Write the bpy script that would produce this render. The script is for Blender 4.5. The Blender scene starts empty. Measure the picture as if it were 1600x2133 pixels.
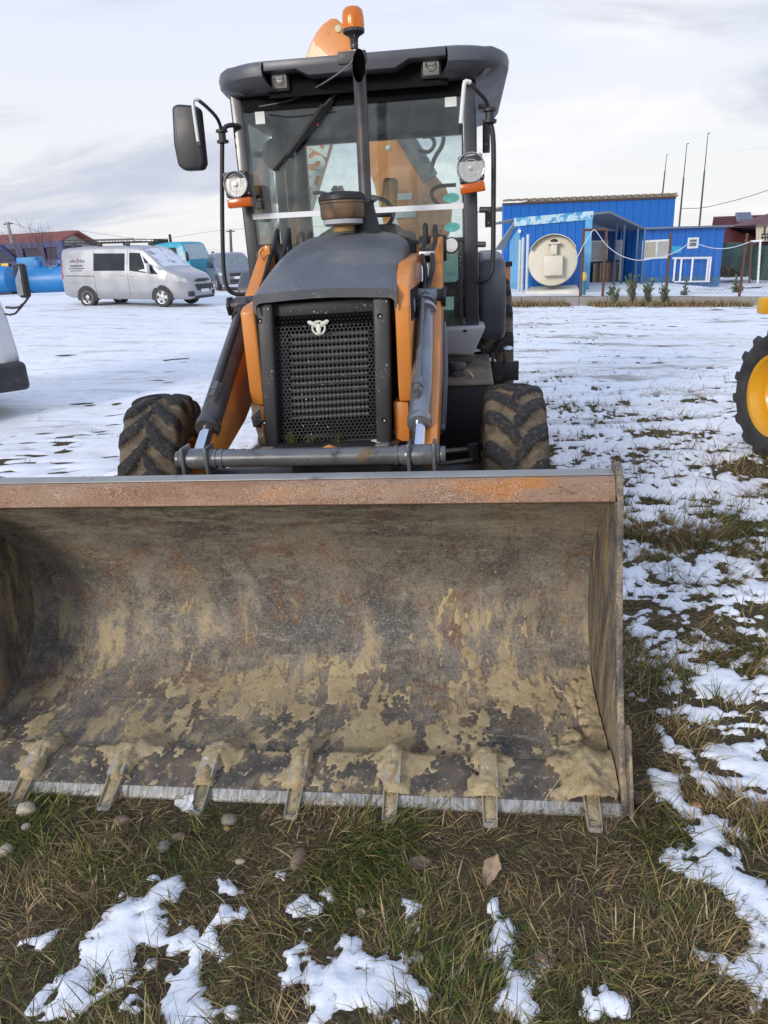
import bpy, bmesh, math, random
import numpy as np
from mathutils import Vector, Matrix, Euler

# ------------------------------------------------------------------ camera
SC = bpy.context.scene
COL = SC.collection
F_PX, CX, CY = 1480.0, 800.0, 1066.5
_D = np.array([.0513, 1, .3595]); _D /= np.linalg.norm(_D)
_L = np.array([-12600, 114, 1480.]); _L -= _L.dot(_D) * _D; _L /= np.linalg.norm(_L)
_X, _Z = -_L, -_D
_Y = np.cross(_Z, _X)
RW = np.array([_X, _Y, _Z])                 # world <- (right, down, forward)
CAM = np.array([0, 0, 1.65])

cam_data = bpy.data.cameras.new('camera')
cam = bpy.data.objects.new('camera', cam_data)
COL.objects.link(cam)
_m = np.column_stack([RW[:, 0], -RW[:, 1], -RW[:, 2]])
cam.matrix_world = Matrix([[_m[0][0], _m[0][1], _m[0][2], CAM[0]], [_m[1][0], _m[1][1], _m[1][2], CAM[1]],
                           [_m[2][0], _m[2][1], _m[2][2], CAM[2]], [0, 0, 0, 1]])
cam_data.sensor_fit = 'HORIZONTAL'
cam_data.sensor_width = 36
cam_data.lens = 36 * F_PX / 1600
cam_data.clip_start = .05
cam_data.clip_end = 3000
SC.camera = cam

# ------------------------------------------------------------------ sky, sun, exposure
SUN_EL, SUN_AZ = math.radians(19), math.radians(-150)   # azimuth from +Y (view direction) towards +X
world = bpy.data.worlds.new('World')
SC.world = world
world.use_nodes = True
wn, wl = world.node_tree.nodes, world.node_tree.links
wn.clear()
w_out = wn.new('ShaderNodeOutputWorld')
w_bg = wn.new('ShaderNodeBackground'); w_bg.inputs['Strength'].default_value = .1
w_sky = wn.new('ShaderNodeTexSky'); w_sky.sky_type = 'NISHITA'; w_sky.sun_disc = False
w_sky.sun_elevation = SUN_EL; w_sky.sun_rotation = SUN_AZ
w_tc = wn.new('ShaderNodeTexCoord')
w_sep = wn.new('ShaderNodeSeparateXYZ'); wl.new(w_tc.outputs['Generated'], w_sep.inputs[0])
# clouds: a layer seen in perspective (direction divided by its height)
w_add = wn.new('ShaderNodeMath'); w_add.operation = 'ADD'; w_add.inputs[1].default_value = .16
w_abs = wn.new('ShaderNodeMath'); w_abs.operation = 'ABSOLUTE'
wl.new(w_sep.outputs['Z'], w_abs.inputs[0]); wl.new(w_abs.outputs[0], w_add.inputs[0])
w_dx = wn.new('ShaderNodeMath'); w_dx.operation = 'DIVIDE'; wl.new(w_sep.outputs['X'], w_dx.inputs[0]); wl.new(w_add.outputs[0], w_dx.inputs[1])
w_dy = wn.new('ShaderNodeMath'); w_dy.operation = 'DIVIDE'; wl.new(w_sep.outputs['Y'], w_dy.inputs[0]); wl.new(w_add.outputs[0], w_dy.inputs[1])
w_cmb = wn.new('ShaderNodeCombineXYZ'); wl.new(w_dx.outputs[0], w_cmb.inputs[0]); wl.new(w_dy.outputs[0], w_cmb.inputs[1])
w_map = wn.new('ShaderNodeMapping'); w_map.inputs['Scale'].default_value = (.55, 1.0, 1); w_map.inputs['Location'].default_value = (3.7, 1.3, 0)
wl.new(w_cmb.outputs[0], w_map.inputs['Vector'])
def w_noise(scale, detail, rough, dist, lo, hi):
    n = wn.new('ShaderNodeTexNoise'); n.inputs['Scale'].default_value = scale; n.inputs['Detail'].default_value = detail
    n.inputs['Roughness'].default_value = rough; n.inputs['Distortion'].default_value = dist
    wl.new(w_map.outputs[0], n.inputs['Vector'])
    r = wn.new('ShaderNodeMapRange'); r.interpolation_type = 'SMOOTHSTEP'
    r.inputs[1].default_value = lo; r.inputs[2].default_value = hi
    wl.new(n.outputs['Fac'], r.inputs[0])
    return r.outputs[0]
def w_mix(fac, a, b):
    m = wn.new('ShaderNodeMix'); m.data_type = 'RGBA'
    if isinstance(fac, float): m.inputs[0].default_value = fac
    else: wl.new(fac, m.inputs[0])
    for i, c in ((6, a), (7, b)):
        if isinstance(c, tuple): m.inputs[i].default_value = (*c, 1)
        else: wl.new(c, m.inputs[i])
    return m.outputs[2]
w_el = wn.new('ShaderNodeValToRGB')           # veil of thin cloud: warm white low, bluish higher
cr = w_el.color_ramp
cr.elements[0].position = 0.0; cr.elements[0].color = (.78, .765, .765, 1)
cr.elements[1].position = .62; cr.elements[1].color = (.50, .64, .95, 1)
for p, c in ((.10, (.775, .78, .80)), (.19, (.74, .765, .83)), (.32, (.665, .73, .88)), (.45, (.56, .675, .92))):
    e = cr.elements.new(p); e.color = (*c, 1)
wl.new(w_sep.outputs['Z'], w_el.inputs[0])
w_gain = wn.new('ShaderNodeMix'); w_gain.data_type = 'RGBA'; w_gain.blend_type = 'MULTIPLY'; w_gain.inputs[0].default_value = 1
wl.new(w_el.outputs[0], w_gain.inputs[6]); w_gain.inputs[7].default_value = (10.4, 10.4, 10.4, 1)
veil = w_gain.outputs[2]
col = w_mix(.93, w_sky.outputs[0], veil)
col = w_mix(w_noise(.9, 6, .55, .4, .50, .68), col, (8.6, 8.5, 8.8))     # whiter patches
col = w_mix(w_noise(.62, 7, .60, .8, .50, .66), col, (5.2, 5.6, 6.7))    # grey-blue cloud bellies
wl.new(col, w_bg.inputs['Color'])
wl.new(w_bg.outputs[0], w_out.inputs[0])

sun_d = bpy.data.lights.new('sun', 'SUN')
sun_d.energy = 2.1; sun_d.angle = math.radians(14); sun_d.color = (1, .93, .84)
sun = bpy.data.objects.new('sun', sun_d); COL.objects.link(sun)
_sv = Vector((math.sin(SUN_AZ) * math.cos(SUN_EL), math.cos(SUN_AZ) * math.cos(SUN_EL), math.sin(SUN_EL)))
sun.rotation_euler = (-_sv).to_track_quat('-Z', 'Y').to_euler()
sun.location = (-20, -10, 30)

vs = SC.view_settings
SC.display_settings.display_device = 'sRGB'
vs.view_transform = 'Standard'; vs.look = 'None'; vs.exposure = 0.22; vs.gamma = 1; vs.use_curve_mapping = False
SC.cycles.max_bounces = 8
SC.cycles.transparent_max_bounces = 16

# ------------------------------------------------------------------ helpers
rnd = random.Random(7)
def ray(x, y): return RW @ np.array([(x - CX) / F_PX, (y - CY) / F_PX, 1.])
def P(x, y, Y):                # the point at distance Y (world y) that is seen at photo position x, y
    d = ray(x, y); return CAM + (Y - CAM[1]) / d[1] * d
def PZ(x, y, z):
    d = ray(x, y); return CAM + (z - CAM[2]) / d[2] * d
def PX(x, y, X):
    d = ray(x, y); return CAM + (X - CAM[0]) / d[0] * d
def V3(p): return np.array(p, float)
def unit(a): a = V3(a); return a / np.linalg.norm(a)

def sstep(a, b, x):
    t = np.clip((np.asarray(x, float) - a) / (b - a), 0, 1); return t * t * (3 - 2 * t)
def _hash(ix, iy, seed):
    h = (ix.astype(np.int64) * 374761393 + iy.astype(np.int64) * 668265263 + seed * 974634777) & 0xffffffff
    h = ((h ^ (h >> 13)) * 1274126177) & 0xffffffff
    h = ((h ^ (h >> 16)) * 2246822519) & 0xffffffff
    return ((h ^ (h >> 15)) & 0xffffff) / float(0xffffff)
def vnoise(x, y, seed=0):
    x = np.asarray(x, float); y = np.asarray(y, float)
    ix, iy = np.floor(x), np.floor(y); fx, fy = x - ix, y - iy
    fx = fx * fx * fx * (fx * (fx * 6 - 15) + 10); fy = fy * fy * fy * (fy * (fy * 6 - 15) + 10)
    a, b = _hash(ix, iy, seed), _hash(ix + 1, iy, seed); c, d = _hash(ix, iy + 1, seed), _hash(ix + 1, iy + 1, seed)
    return (a * (1 - fx) + b * fx) * (1 - fy) + (c * (1 - fx) + d * fx) * fy
def fbm(x, y, seed=0, oct=4, gain=.5):
    s, a, n = 0, 1, 0
    for k in range(oct):
        c, q = math.cos(k * .7), math.sin(k * .7)
        s = s + a * vnoise((x * c - y * q) * 2 ** k + 17.3 * k, (x * q + y * c) * 2 ** k - 9.1 * k, seed + k); n += a; a *= gain
    return s / n

class MB:
    def __init__(s): s.v = []; s.f = []
    def add(s, v, f):
        n = len(s.v); s.v += [tuple(map(float, p)) for p in v]; s.f += [tuple(i + n for i in q) for q in f]; return s
    def hexa(s, p):            # 8 corners: bottom 4 then top 4, counter-clockwise from above
        return s.add(p, [(3, 2, 1, 0), (4, 5, 6, 7), (0, 1, 5, 4), (1, 2, 6, 5), (2, 3, 7, 6), (3, 0, 4, 7)])
    def box(s, c, size, rot=None):
        c = V3(c); h = V3(size) / 2
        q = [V3(p) * h for p in ((-1, -1, -1), (1, -1, -1), (1, 1, -1), (-1, 1, -1), (-1, -1, 1), (1, -1, 1), (1, 1, 1), (-1, 1, 1))]
        if rot is not None:
            m = np.array(Euler(rot).to_matrix()); q = [m @ p for p in q]
        return s.hexa([c + p for p in q])
    def span(s, a, b):         # box from min corner to max corner
        a, b = V3(a), V3(b); return s.box((a + b) / 2, np.abs(b - a))
    def prism(s, out, o, u, v, w, t0, t1=None):   # 2-D outline on o,u,v pushed along w from t0 to t1
        if t1 is None: t0, t1 = -t0 / 2, t0 / 2
        o, u, v, w = V3(o), V3(u), V3(v), V3(w); n = len(out)
        A = [o + a * u + b * v + t0 * w for a, b in out]; B = [o + a * u + b * v + t1 * w for a, b in out]
        return s.add(A + B, [tuple(range(n - 1, -1, -1)), tuple(range(n, 2 * n))] + [(i, (i + 1) % n, n + (i + 1) % n, n + i) for i in range(n)])
    def tube(s, pts, r, n=10, smooth=0, caps=True):
        pts = [V3(p) for p in pts]
        if smooth and len(pts) > 2:
            q = [2 * pts[0] - pts[1]] + pts + [2 * pts[-1] - pts[-2]]; o = []
            for i in range(1, len(q) - 2):
                for k in range(smooth):
                    t = k / smooth
                    o.append(.5 * (2 * q[i] + (q[i + 1] - q[i - 1]) * t + (2 * q[i - 1] - 5 * q[i] + 4 * q[i + 1] - q[i + 2]) * t * t + (-q[i - 1] + 3 * q[i] - 3 * q[i + 1] + q[i + 2]) * t ** 3))
            if not np.isscalar(r): r = list(np.interp(np.linspace(0, 1, len(o) + 1), np.linspace(0, 1, len(r)), r))
            pts = o + [pts[-1]]
        m = len(pts); R = [r] * m if np.isscalar(r) else r
        ref = None; V = []
        for i in range(m):
            t = unit(pts[min(i + 1, m - 1)] - pts[max(i - 1, 0)])
            if ref is None:
                ref = np.cross(t, (0, 0, 1) if abs(t[2]) < .9 else (1, 0, 0))
            ref = unit(ref - t * ref.dot(t)); b = np.cross(t, ref)
            V += [pts[i] + R[i] * (math.cos(a) * ref + math.sin(a) * b) for a in np.linspace(0, 2 * math.pi, n, endpoint=False)]
        Fc = [(i * n + j, i * n + (j + 1) % n, (i + 1) * n + (j + 1) % n, (i + 1) * n + j) for i in range(m - 1) for j in range(n)]
        if caps: Fc += [tuple(range(n - 1, -1, -1)), tuple(range((m - 1) * n, m * n))]
        return s.add(V, Fc)
    def lathe(s, prof, o, axis, n=24, closed=False):    # (radius, height) pairs round an axis
        o, w = V3(o), unit(axis); u = unit(np.cross(w, (0, 0, 1) if abs(w[2]) < .9 else (1, 0, 0))); b = np.cross(w, u)
        m = len(prof); V = []
        for r, h in prof:
            V += [o + h * w + r * (math.cos(a) * u + math.sin(a) * b) for a in np.linspace(0, 2 * math.pi, n, endpoint=False)]
        Fc = [(i * n + j, i * n + (j + 1) % n, (i + 1) * n + (j + 1) % n, (i + 1) * n + j) for i in range(m - 1) for j in range(n)]
        if closed: Fc += [((m - 1) * n + j, (m - 1) * n + (j + 1) % n, (j + 1) % n, j) for j in range(n)]
        else: Fc += [tuple(range(n - 1, -1, -1)), tuple(range((m - 1) * n, m * n))]
        return s.add(V, Fc)
    def grid(s, G, flip=False):
        G = np.asarray(G, float); a, b = G.shape[:2]
        Fc = [(i * b + j, i * b + j + 1, (i + 1) * b + j + 1, (i + 1) * b + j) for i in range(a - 1) for j in range(b - 1)]
        if flip: Fc = [q[::-1] for q in Fc]
        return s.add(G.reshape(-1, 3), Fc)

FR = {}                        # offset of a thing or part in the frame its children's vertices are written in
def tag(o, label=None, cat=None, group=None, kind=None):
    for k, v in (('label', label), ('category', cat), ('group', group), ('kind', kind)):
        if v: o[k] = v
    return o
def thing(name, label, cat, loc=(0, 0, 0), rot=None, group=None):
    o = bpy.data.objects.new(name, None); COL.objects.link(o); o.location = [float(c) for c in loc]
    o.empty_display_size = .1
    if rot is not None: o.rotation_euler = rot; FR[o] = np.zeros(3)
    else: FR[o] = V3(loc)
    return tag(o, label, cat, group)
def build(mb, name, mat, parent=None, bevel=0, smooth=True, angle=38, seg=2, label=None, kind=None, local=False):
    me = bpy.data.meshes.new(name)
    V = np.array(mb.v, float)
    c = np.zeros(3) if local else (V.min(0) + V.max(0)) / 2
    me.from_pydata([tuple(p) for p in V - c], [], mb.f)
    bm = bmesh.new(); bm.from_mesh(me)
    bmesh.ops.recalc_face_normals(bm, faces=bm.faces)
    if bevel:
        es = [e for e in bm.edges if len(e.link_faces) == 2 and e.calc_face_angle(0) > math.radians(28)]
        bmesh.ops.bevel(bm, geom=es, offset=bevel, segments=seg, profile=.5, affect='EDGES', clamp_overlap=True)
    bm.to_mesh(me); bm.free()
    if smooth:
        me.polygons.foreach_set('use_smooth', [True] * len(me.polygons))
        me.set_sharp_from_angle(angle=math.radians(angle))
    me.materials.append(mat)
    o = bpy.data.objects.new(name, me); COL.objects.link(o)
    if parent is not None:
        o.parent = parent; o.location = c - FR[parent]
    else: o.location = c
    FR[o] = c
    return tag(o, label, None, None, kind)
def copy_tree(o, parent=None):
    c = o.copy(); COL.objects.link(c); c.parent = parent
    for ch in list(o.children): copy_tree(ch, c)
    return c
def text_part(s, size, o, u, v, mat, parent, name='lettering', ext=.0008, shear=0, bold=0):
    cu = bpy.data.curves.new(name, 'FONT'); cu.body = s; cu.size = size; cu.extrude = ext; cu.align_x = 'CENTER'; cu.align_y = 'CENTER'
    cu.shear = shear; cu.offset = bold; cu.resolution_u = 3
    t = bpy.data.objects.new(name, cu); COL.objects.link(t)
    dg = bpy.context.evaluated_depsgraph_get()
    me = bpy.data.meshes.new_from_object(t.evaluated_get(dg)); bpy.data.objects.remove(t)
    u, v = unit(u), unit(v); w = np.cross(u, v); o = V3(o)
    for q in me.vertices:
        p = q.co; q.co = p[0] * u + p[1] * v + p[2] * w
    me.materials.clear(); me.materials.append(mat)
    ob = bpy.data.objects.new(name, me); COL.objects.link(ob); ob.parent = parent; ob.location = o - FR[parent]; FR[ob] = o
    return ob

# ------------------------------------------------------------------ materials
MATS = {}
class NT:
    def __init__(s, name):
        s.m = bpy.data.materials.new(name); s.m.use_nodes = True; s.t = s.m.node_tree
        s.t.nodes.clear(); s.out = s.n('ShaderNodeOutputMaterial'); s.tc = s.n('ShaderNodeTexCoord'); s.geo = s.n('ShaderNodeNewGeometry')
    def n(s, k, **kw):
        x = s.t.nodes.new(k)
        for a, b in kw.items(): setattr(x, a, b)
        return x
    def l(s, a, b): s.t.links.new(a, b)
    def put(s, sock, v):
        if hasattr(v, 'is_linked'): s.l(v, sock)
        elif isinstance(v, tuple) and len(v) == 3 and sock.type == 'RGBA': sock.default_value = (*v, 1)
        else: sock.default_value = v
    def vec(s, scale=(1, 1, 1), rot=(0, 0, 0), world=False):
        mp = s.n('ShaderNodeMapping'); s.l(s.geo.outputs['Position'] if world else s.tc.outputs['Object'], mp.inputs['Vector'])
        mp.inputs['Scale'].default_value = scale; mp.inputs['Rotation'].default_value = rot; return mp.outputs[0]
    def noise(s, vec, scale, detail=5, rough=.55, dist=0):
        x = s.n('ShaderNodeTexNoise'); s.l(vec, x.inputs['Vector']); x.inputs['Scale'].default_value = scale
        x.inputs['Detail'].default_value = detail; x.inputs['Roughness'].default_value = rough; x.inputs['Distortion'].default_value = dist
        return x.outputs['Fac']
    def vor(s, vec, scale, feat='F1', out='Distance', rnd=1):
        x = s.n('ShaderNodeTexVoronoi', feature=feat); s.l(vec, x.inputs['Vector']); x.inputs['Scale'].default_value = scale
        x.inputs['Randomness'].default_value = rnd
        return x.outputs[out]
    def rng(s, v, lo, hi, a=0., b=1.):
        x = s.n('ShaderNodeMapRange', interpolation_type='SMOOTHSTEP'); s.l(v, x.inputs[0])
        for i, q in ((1, lo), (2, hi), (3, a), (4, b)): x.inputs[i].default_value = q
        return x.outputs[0]
    def math(s, op, a, b=0.):
        x = s.n('ShaderNodeMath', operation=op); s.put(x.inputs[0], a); s.put(x.inputs[1], b); return x.outputs[0]
    def mix(s, f, a, b, mode='MIX'):
        x = s.n('ShaderNodeMix', data_type='RGBA', blend_type=mode); s.put(x.inputs[0], f); s.put(x.inputs[6], a); s.put(x.inputs[7], b); return x.outputs[2]
    def attr(s, name):
        return s.n('ShaderNodeAttribute', attribute_name=name)
    def bump(s, h, strength, dist=.01):
        x = s.n('ShaderNodeBump'); x.inputs['Strength'].default_value = strength; x.inputs['Distance'].default_value = dist; s.l(h, x.inputs['Height']); return x.outputs[0]
    def pbr(s, col, rough=.5, metal=0., normal=None, coat=0., spec=.5):
        b = s.n('ShaderNodeBsdfPrincipled'); s.put(b.inputs['Base Color'], col); s.put(b.inputs['Roughness'], rough); s.put(b.inputs['Metallic'], metal)
        b.inputs['Coat Weight'].default_value = coat; b.inputs['Specular IOR Level'].default_value = spec
        if normal is not None: s.l(normal, b.inputs['Normal'])
        s.l(b.outputs[0], s.out.inputs['Surface']); s.b = b; return s.m

def M(name, col, rough=.5, metal=0., var=.12, vscale=6, dirt=None, specks=None, bump=.0, bscale=90, coat=0., spec=.5, streak=None):
    """painted, plastic or metal surface: tone variation, dirt film, spatter, fine relief"""
    if name in MATS: return MATS[name]
    t = NT(name); o = t.vec()
    n1 = t.noise(o, vscale, 6)
    c = t.mix(t.rng(n1, .3, .7), tuple(x * (1 - var) for x in col), tuple(min(1, x * (1 + var)) for x in col))
    r = t.rng(n1, .3, .7, max(.05, rough - .07), min(1, rough + .07))
    mask = None
    if streak:                 # vertical run marks
        scol, sc, lo, hi = streak
        c = t.mix(t.rng(t.noise(t.vec((sc, sc, sc * .06)), 1, 5), lo, hi), c, scol)
    for d in (dirt or []):
        dcol, sc, lo, hi = d[:4]
        k = t.rng(t.noise(t.vec(d[4] if len(d) > 4 else (1, 1, 1)), sc, 8, .62), lo, hi)
        c = t.mix(k, c, dcol); r = t.math('MAXIMUM', r, t.math('MULTIPLY', k, .85))
        mask = k
    if specks:
        scol, sc, thr = specks
        d = t.vor(t.vec(), sc); g = t.noise(o, 7, 3)
        k = t.math('MULTIPLY', t.rng(d, thr, thr * .55), t.rng(g, .42, .6)); c = t.mix(k, c, scol)
        k2 = t.math('MULTIPLY', t.rng(t.vor(t.vec(), sc * 2.4), thr, thr * .5), t.rng(g, .45, .6)); c = t.mix(k2, c, scol)
    nrm = t.bump(t.noise(o, bscale, 4), bump, .004) if bump else None
    MATS[name] = t.pbr(c, r, metal, nrm, coat, spec)
    return MATS[name]

def glass(name, tint, rough=.02, refl=1.0, dust_veil=.0):
    if name in MATS: return MATS[name]
    t = NT(name)
    tr = t.n('ShaderNodeBsdfTransparent'); tr.inputs[0].default_value = (*tint, 1)
    gl = t.n('ShaderNodeBsdfGlossy'); gl.inputs['Roughness'].default_value = rough; gl.inputs[0].default_value = (1, 1, 1, 1)
    fr = t.n('ShaderNodeFresnel'); fr.inputs[0].default_value = 1.5
    mx = t.n('ShaderNodeMixShader'); t.l(t.math('MULTIPLY', fr.outputs[0], refl), mx.inputs[0]); t.l(tr.outputs[0], mx.inputs[1]); t.l(gl.outputs[0], mx.inputs[2])
    last = mx.outputs[0]
    if dust_veil:  # pale film: dust, and on clear glass painted reflection haze
        df = t.n('ShaderNodeBsdfDiffuse'); df.inputs[0].default_value = (.42, .42, .4, 1)
        m2 = t.n('ShaderNodeMixShader'); t.l(t.rng(t.noise(t.vec(), 5, 6, .65), .35, .8, 0, dust_veil), m2.inputs[0]); t.l(last, m2.inputs[1]); t.l(df.outputs[0], m2.inputs[2]); last = m2.outputs[0]
    t.l(last, t.out.inputs['Surface']); MATS[name] = t.m
    return t.m
# ------------------------------------------------------------------ ground and snow
def terrain(x, y):
    x = np.asarray(x, float); y = np.asarray(y, float)
    ramp = sstep(6, 18, y) * (1 - sstep(60, 140, y))
    return -.05 * np.clip(x + .7, -15, 15) * ramp
def ground_z(x, y):
    x = np.asarray(x, float); y = np.asarray(y, float)
    flat = 1 - .75 * sstep(2.3, 1.75, np.abs(x + .65)) * sstep(1.5, 1.75, y) * sstep(9, 8, y)
    far = 1 - .6 * sstep(6, 14, y)
    return terrain(x, y) + flat * far * (.07 * (fbm(x * 1.1, y * 1.1, 3, 3) - .5) + .035 * (fbm(x * 6, y * 6, 5, 3) - .5))
def GH(px, py, dz=0.):         # where a line of sight meets the ground
    z = 0.
    for _ in range(30):
        q = PZ(px, py, z + dz); z = float(terrain(q[0], q[1])) * .6 + z * .4
    return PZ(px, py, z + dz)

SNOW_PATCH = [                 # snow left in the grass: runs of (photo x, photo y, half width in metres)
    [(335, 1880, .05), (290, 1945, .085), (250, 1985, .07), (205, 2020, .06), (160, 2075, .06), (120, 2110, .05)],
    [(300, 1945, .03), (390, 1958, .03)], [(215, 2030, .04), (255, 2050, .05)], [(285, 2085, .03), (245, 2115, .03)],
    [(480, 1918, .025), (445, 1945, .025)], [(430, 1985, .045), (395, 2020, .045), (395, 2070, .055), (400, 2120, .06), (470, 2105, .04)],
    [(345, 2065, .025), (350, 2085, .02)], [(90, 1965, .03), (70, 1985, .02)], [(290, 1845, .018), (300, 1850, .015)],
    [(465, 1845, .022), (495, 1862, .018), (515, 1866, .012)], [(602, 1790, .012), (603, 1815, .012)],
    [(645, 1880, .016), (638, 1912, .022)], [(690, 1894, .024), (700, 1890, .018)],
    [(650, 1975, .02), (610, 2010, .04), (590, 2030, .03)], [(690, 2020, .05), (745, 1985, .05), (770, 2030, .09), (720, 2045, .08)], [(690, 2085, .03), (655, 2125, .04)],
    [(855, 1888, .022), (830, 1898, .018)], [(850, 1920, .014), (845, 1915, .01)], [(1030, 1905, .025), (1040, 1920, .01)],
    [(1065, 1960, .04), (1060, 2010, .06), (1085, 2060, .06), (1105, 2100, .05), (1050, 2080, .05)],
    [(820, 2055, .02), (850, 2080, .03), (880, 2100, .02)], [(1290, 2115, .05), (1310, 2120, .04)], [(1275, 2092, .025), (1280, 2088, .02)], [(1225, 2100, .015), (1222, 2096, .015)],
    [(1385, 1635, .04), (1400, 1660, .05), (1445, 1690, .05), (1480, 1720, .06), (1520, 1745, .045)],
    [(1450, 1730, .05), (1490, 1790, .07), (1540, 1840, .06), (1600, 1890, .08), (1660, 1960, .1)], [(1440, 1810, .05), (1500, 1850, .06), (1560, 1920, .05)],
    [(1490, 2010, .04), (1520, 2030, .05), (1545, 2070, .04)], [(1570, 1995, .05), (1600, 2050, .06), (1640, 2080, .06)],
    [(1370, 1530, .03), (1400, 1555, .035)], [(1480, 1555, .04), (1530, 1590, .05), (1590, 1610, .05)],
]
_segs = []
for run in SNOW_PATCH:
    q = [(*PZ(a, b, 0)[:2], r) for a, b, r in run]
    _segs += list(zip(q[:-1], q[1:]))
def snow_mask(x, y):
    x = np.asarray(x, float); y = np.asarray(y, float)
    n = fbm(x * 2.4, y * 3.6, 21, 4, .6) * .32 + fbm(x * 8, y * 12, 31, 4, .68) * .36 + fbm(x * 21, y * 27, 37, 3, .65) * .32
    right = np.interp(y, [0, 1.6, 1.9, 3, 4.5, 6, 8, 11], [-.75, -.7, .46, .56, .60, .72, .96, 1.25])
    left = np.interp(y, [0, 1.8, 3, 4.6, 6.2, 9], [-.7, -.5, .52, .70, .95, 1.4])
    s = sstep(-.3, .3, x + .65)
    cov = left * (1 - s) + right * s
    under = sstep(1.45, 1.15, np.abs(x + .66)) * sstep(1.62, 1.8, y) * sstep(8.3, 7.6, y)
    cov = cov * (1 - under) - 1.0 * under
    cov = cov - .5 * sstep(.7, .2, np.hypot(x - 2.3, y - 5.3))
    m = .5 + (cov - .5) * .55 + (n - .5) * 2.9
    near = (y < 2.4) & (np.abs(x) < 2.6)
    if near.any():
        xn, yn = x[near], y[near]
        wx = xn + .17 * (fbm(xn * 8, yn * 8, 41, 5, .62) - .5); wy = yn + .17 * (fbm(xn * 8, yn * 8, 47, 5, .62) - .5)
        best = np.full(xn.shape, -1.)
        for (ax, ay, ar), (bx, by, br) in _segs:
            dx, dy = bx - ax, by - ay; t = np.clip(((wx - ax) * dx + (wy - ay) * dy) / (dx * dx + dy * dy + 1e-9), 0, 1)
            d = np.hypot(wx - ax - t * dx, wy - ay - t * dy); r = ar + t * (br - ar)
            best = np.maximum(best, 1 - d / r)
        best = best - .05 + 2.5 * (fbm(xn * 24, yn * 24, 53, 5, .7) - .5)
        m[near] = np.maximum(m[near], .5 + .26 * best)
    return m
def snow_z(x, y, m=None):
    if m is None: m = snow_mask(x, y)
    t = np.tanh((m - .5) * 6)
    lump = (fbm(x * 14, y * 14, 61, 3) - .5) * .016 * sstep(9, 3, y) + (fbm(x * 1.1, y * 3.1, 71, 4) - .5) * .05 * sstep(4, 9, y)
    return ground_z(x, y) + np.where(t > 0, (.013 + .006 * sstep(2, 4, y)) * t, .05 * t) + lump * np.clip(t + .3, 0, 1)

def fast_mesh(name, V, F, mat, kind, attr=None, smooth=True):
    me = bpy.data.meshes.new(name); V = np.ascontiguousarray(V, np.float32); F = np.ascontiguousarray(F, np.int32); k = F.shape[1]
    me.vertices.add(len(V)); me.vertices.foreach_set('co', V.ravel())
    me.loops.add(F.size); me.loops.foreach_set('vertex_index', F.ravel())
    me.polygons.add(len(F)); me.polygons.foreach_set('loop_start', np.arange(0, F.size, k, dtype=np.int32))
    me.update(calc_edges=True)
    if smooth: me.polygons.foreach_set('use_smooth', np.ones(len(F), bool))
    if attr is not None:
        for an, av in attr.items():
            if av.ndim == 2:
                a = me.attributes.new(an, 'FLOAT_COLOR', 'POINT'); c = np.ones((len(V), 4), np.float32); c[:, :3] = av; a.data.foreach_set('color', c.ravel())
            else:
                a = me.attributes.new(an, 'FLOAT', 'POINT'); a.data.foreach_set('value', np.ascontiguousarray(av, np.float32))
    me.materials.append(mat); me.validate()
    o = bpy.data.objects.new(name, me); COL.objects.link(o); FR[o] = np.zeros(3)
    if kind: o['kind'] = kind
    return o
def sheet(name, xs, ys, zf, mat, kind, keep=None, attr=None):
    X, Y = np.meshgrid(xs, ys); Z = zf(X.ravel(), Y.ravel()).reshape(X.shape)
    V = np.stack([X, Y, Z], -1).reshape(-1, 3); nx = len(xs)
    i = (np.arange(len(ys) - 1)[:, None] * nx + np.arange(nx - 1)[None]).ravel()
    F = np.stack([i, i + 1, i + nx + 1, i + nx], 1)
    if keep is not None: F = F[keep(V)[F].any(1)]
    return fast_mesh(name, V, F, mat, kind, attr(V) if attr else None)

def axis_steps(a, b, d, lo, hi, ratio):
    mid = np.arange(a, b + 1e-6, d); up = [b]; s = d
    while up[-1] < hi: s *= ratio; up.append(up[-1] + s)
    dn = [a]; s = d
    while dn[-1] > lo: s *= ratio; dn.append(dn[-1] - s)
    return np.concatenate([np.array(dn[1:])[::-1], mid, np.array(up[1:])])
_ys = [-80, -40, -20, -10, -5, -3, -2, -1.2, -.7, -.3, 0, .2, .4, .55]
y = .66
while y < 420:
    _ys.append(y); y += .0125 if y < 2.5 else .0125 + (y - 2.5) * .0105
_ys = np.array(_ys)
_xs = axis_steps(-1.9, 2.0, .0135, -330, 330, 1.055)

t = NT('soil'); o = t.vec()
c = t.mix(t.rng(t.noise(o, 7, 7, .65), .3, .7), (.028, .020, .012), (.095, .070, .042))
c = t.mix(t.rng(t.noise(o, 2.3, 5), .5, .7), c, (.045, .048, .018))
fib = t.math('ABSOLUTE', t.math('SUBTRACT', t.noise(o, 34, 5, .75, 2.2), .5)); c = t.mix(t.math('MULTIPLY', t.rng(fib, .035, .008), .8), c, (.21, .155, .085)); c = t.mix(t.rng(t.noise(o, 150, 4, .8), .55, .66), c, (.17, .13, .085)); c = t.mix(t.rng(t.noise(o, 95, 4, .8), .56, .66), c, (.012, .009, .006))
soil_mat = t.pbr(c, .95, 0, t.bump(t.noise(o, 60, 8, .7), .9, .012), spec=.15)

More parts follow.
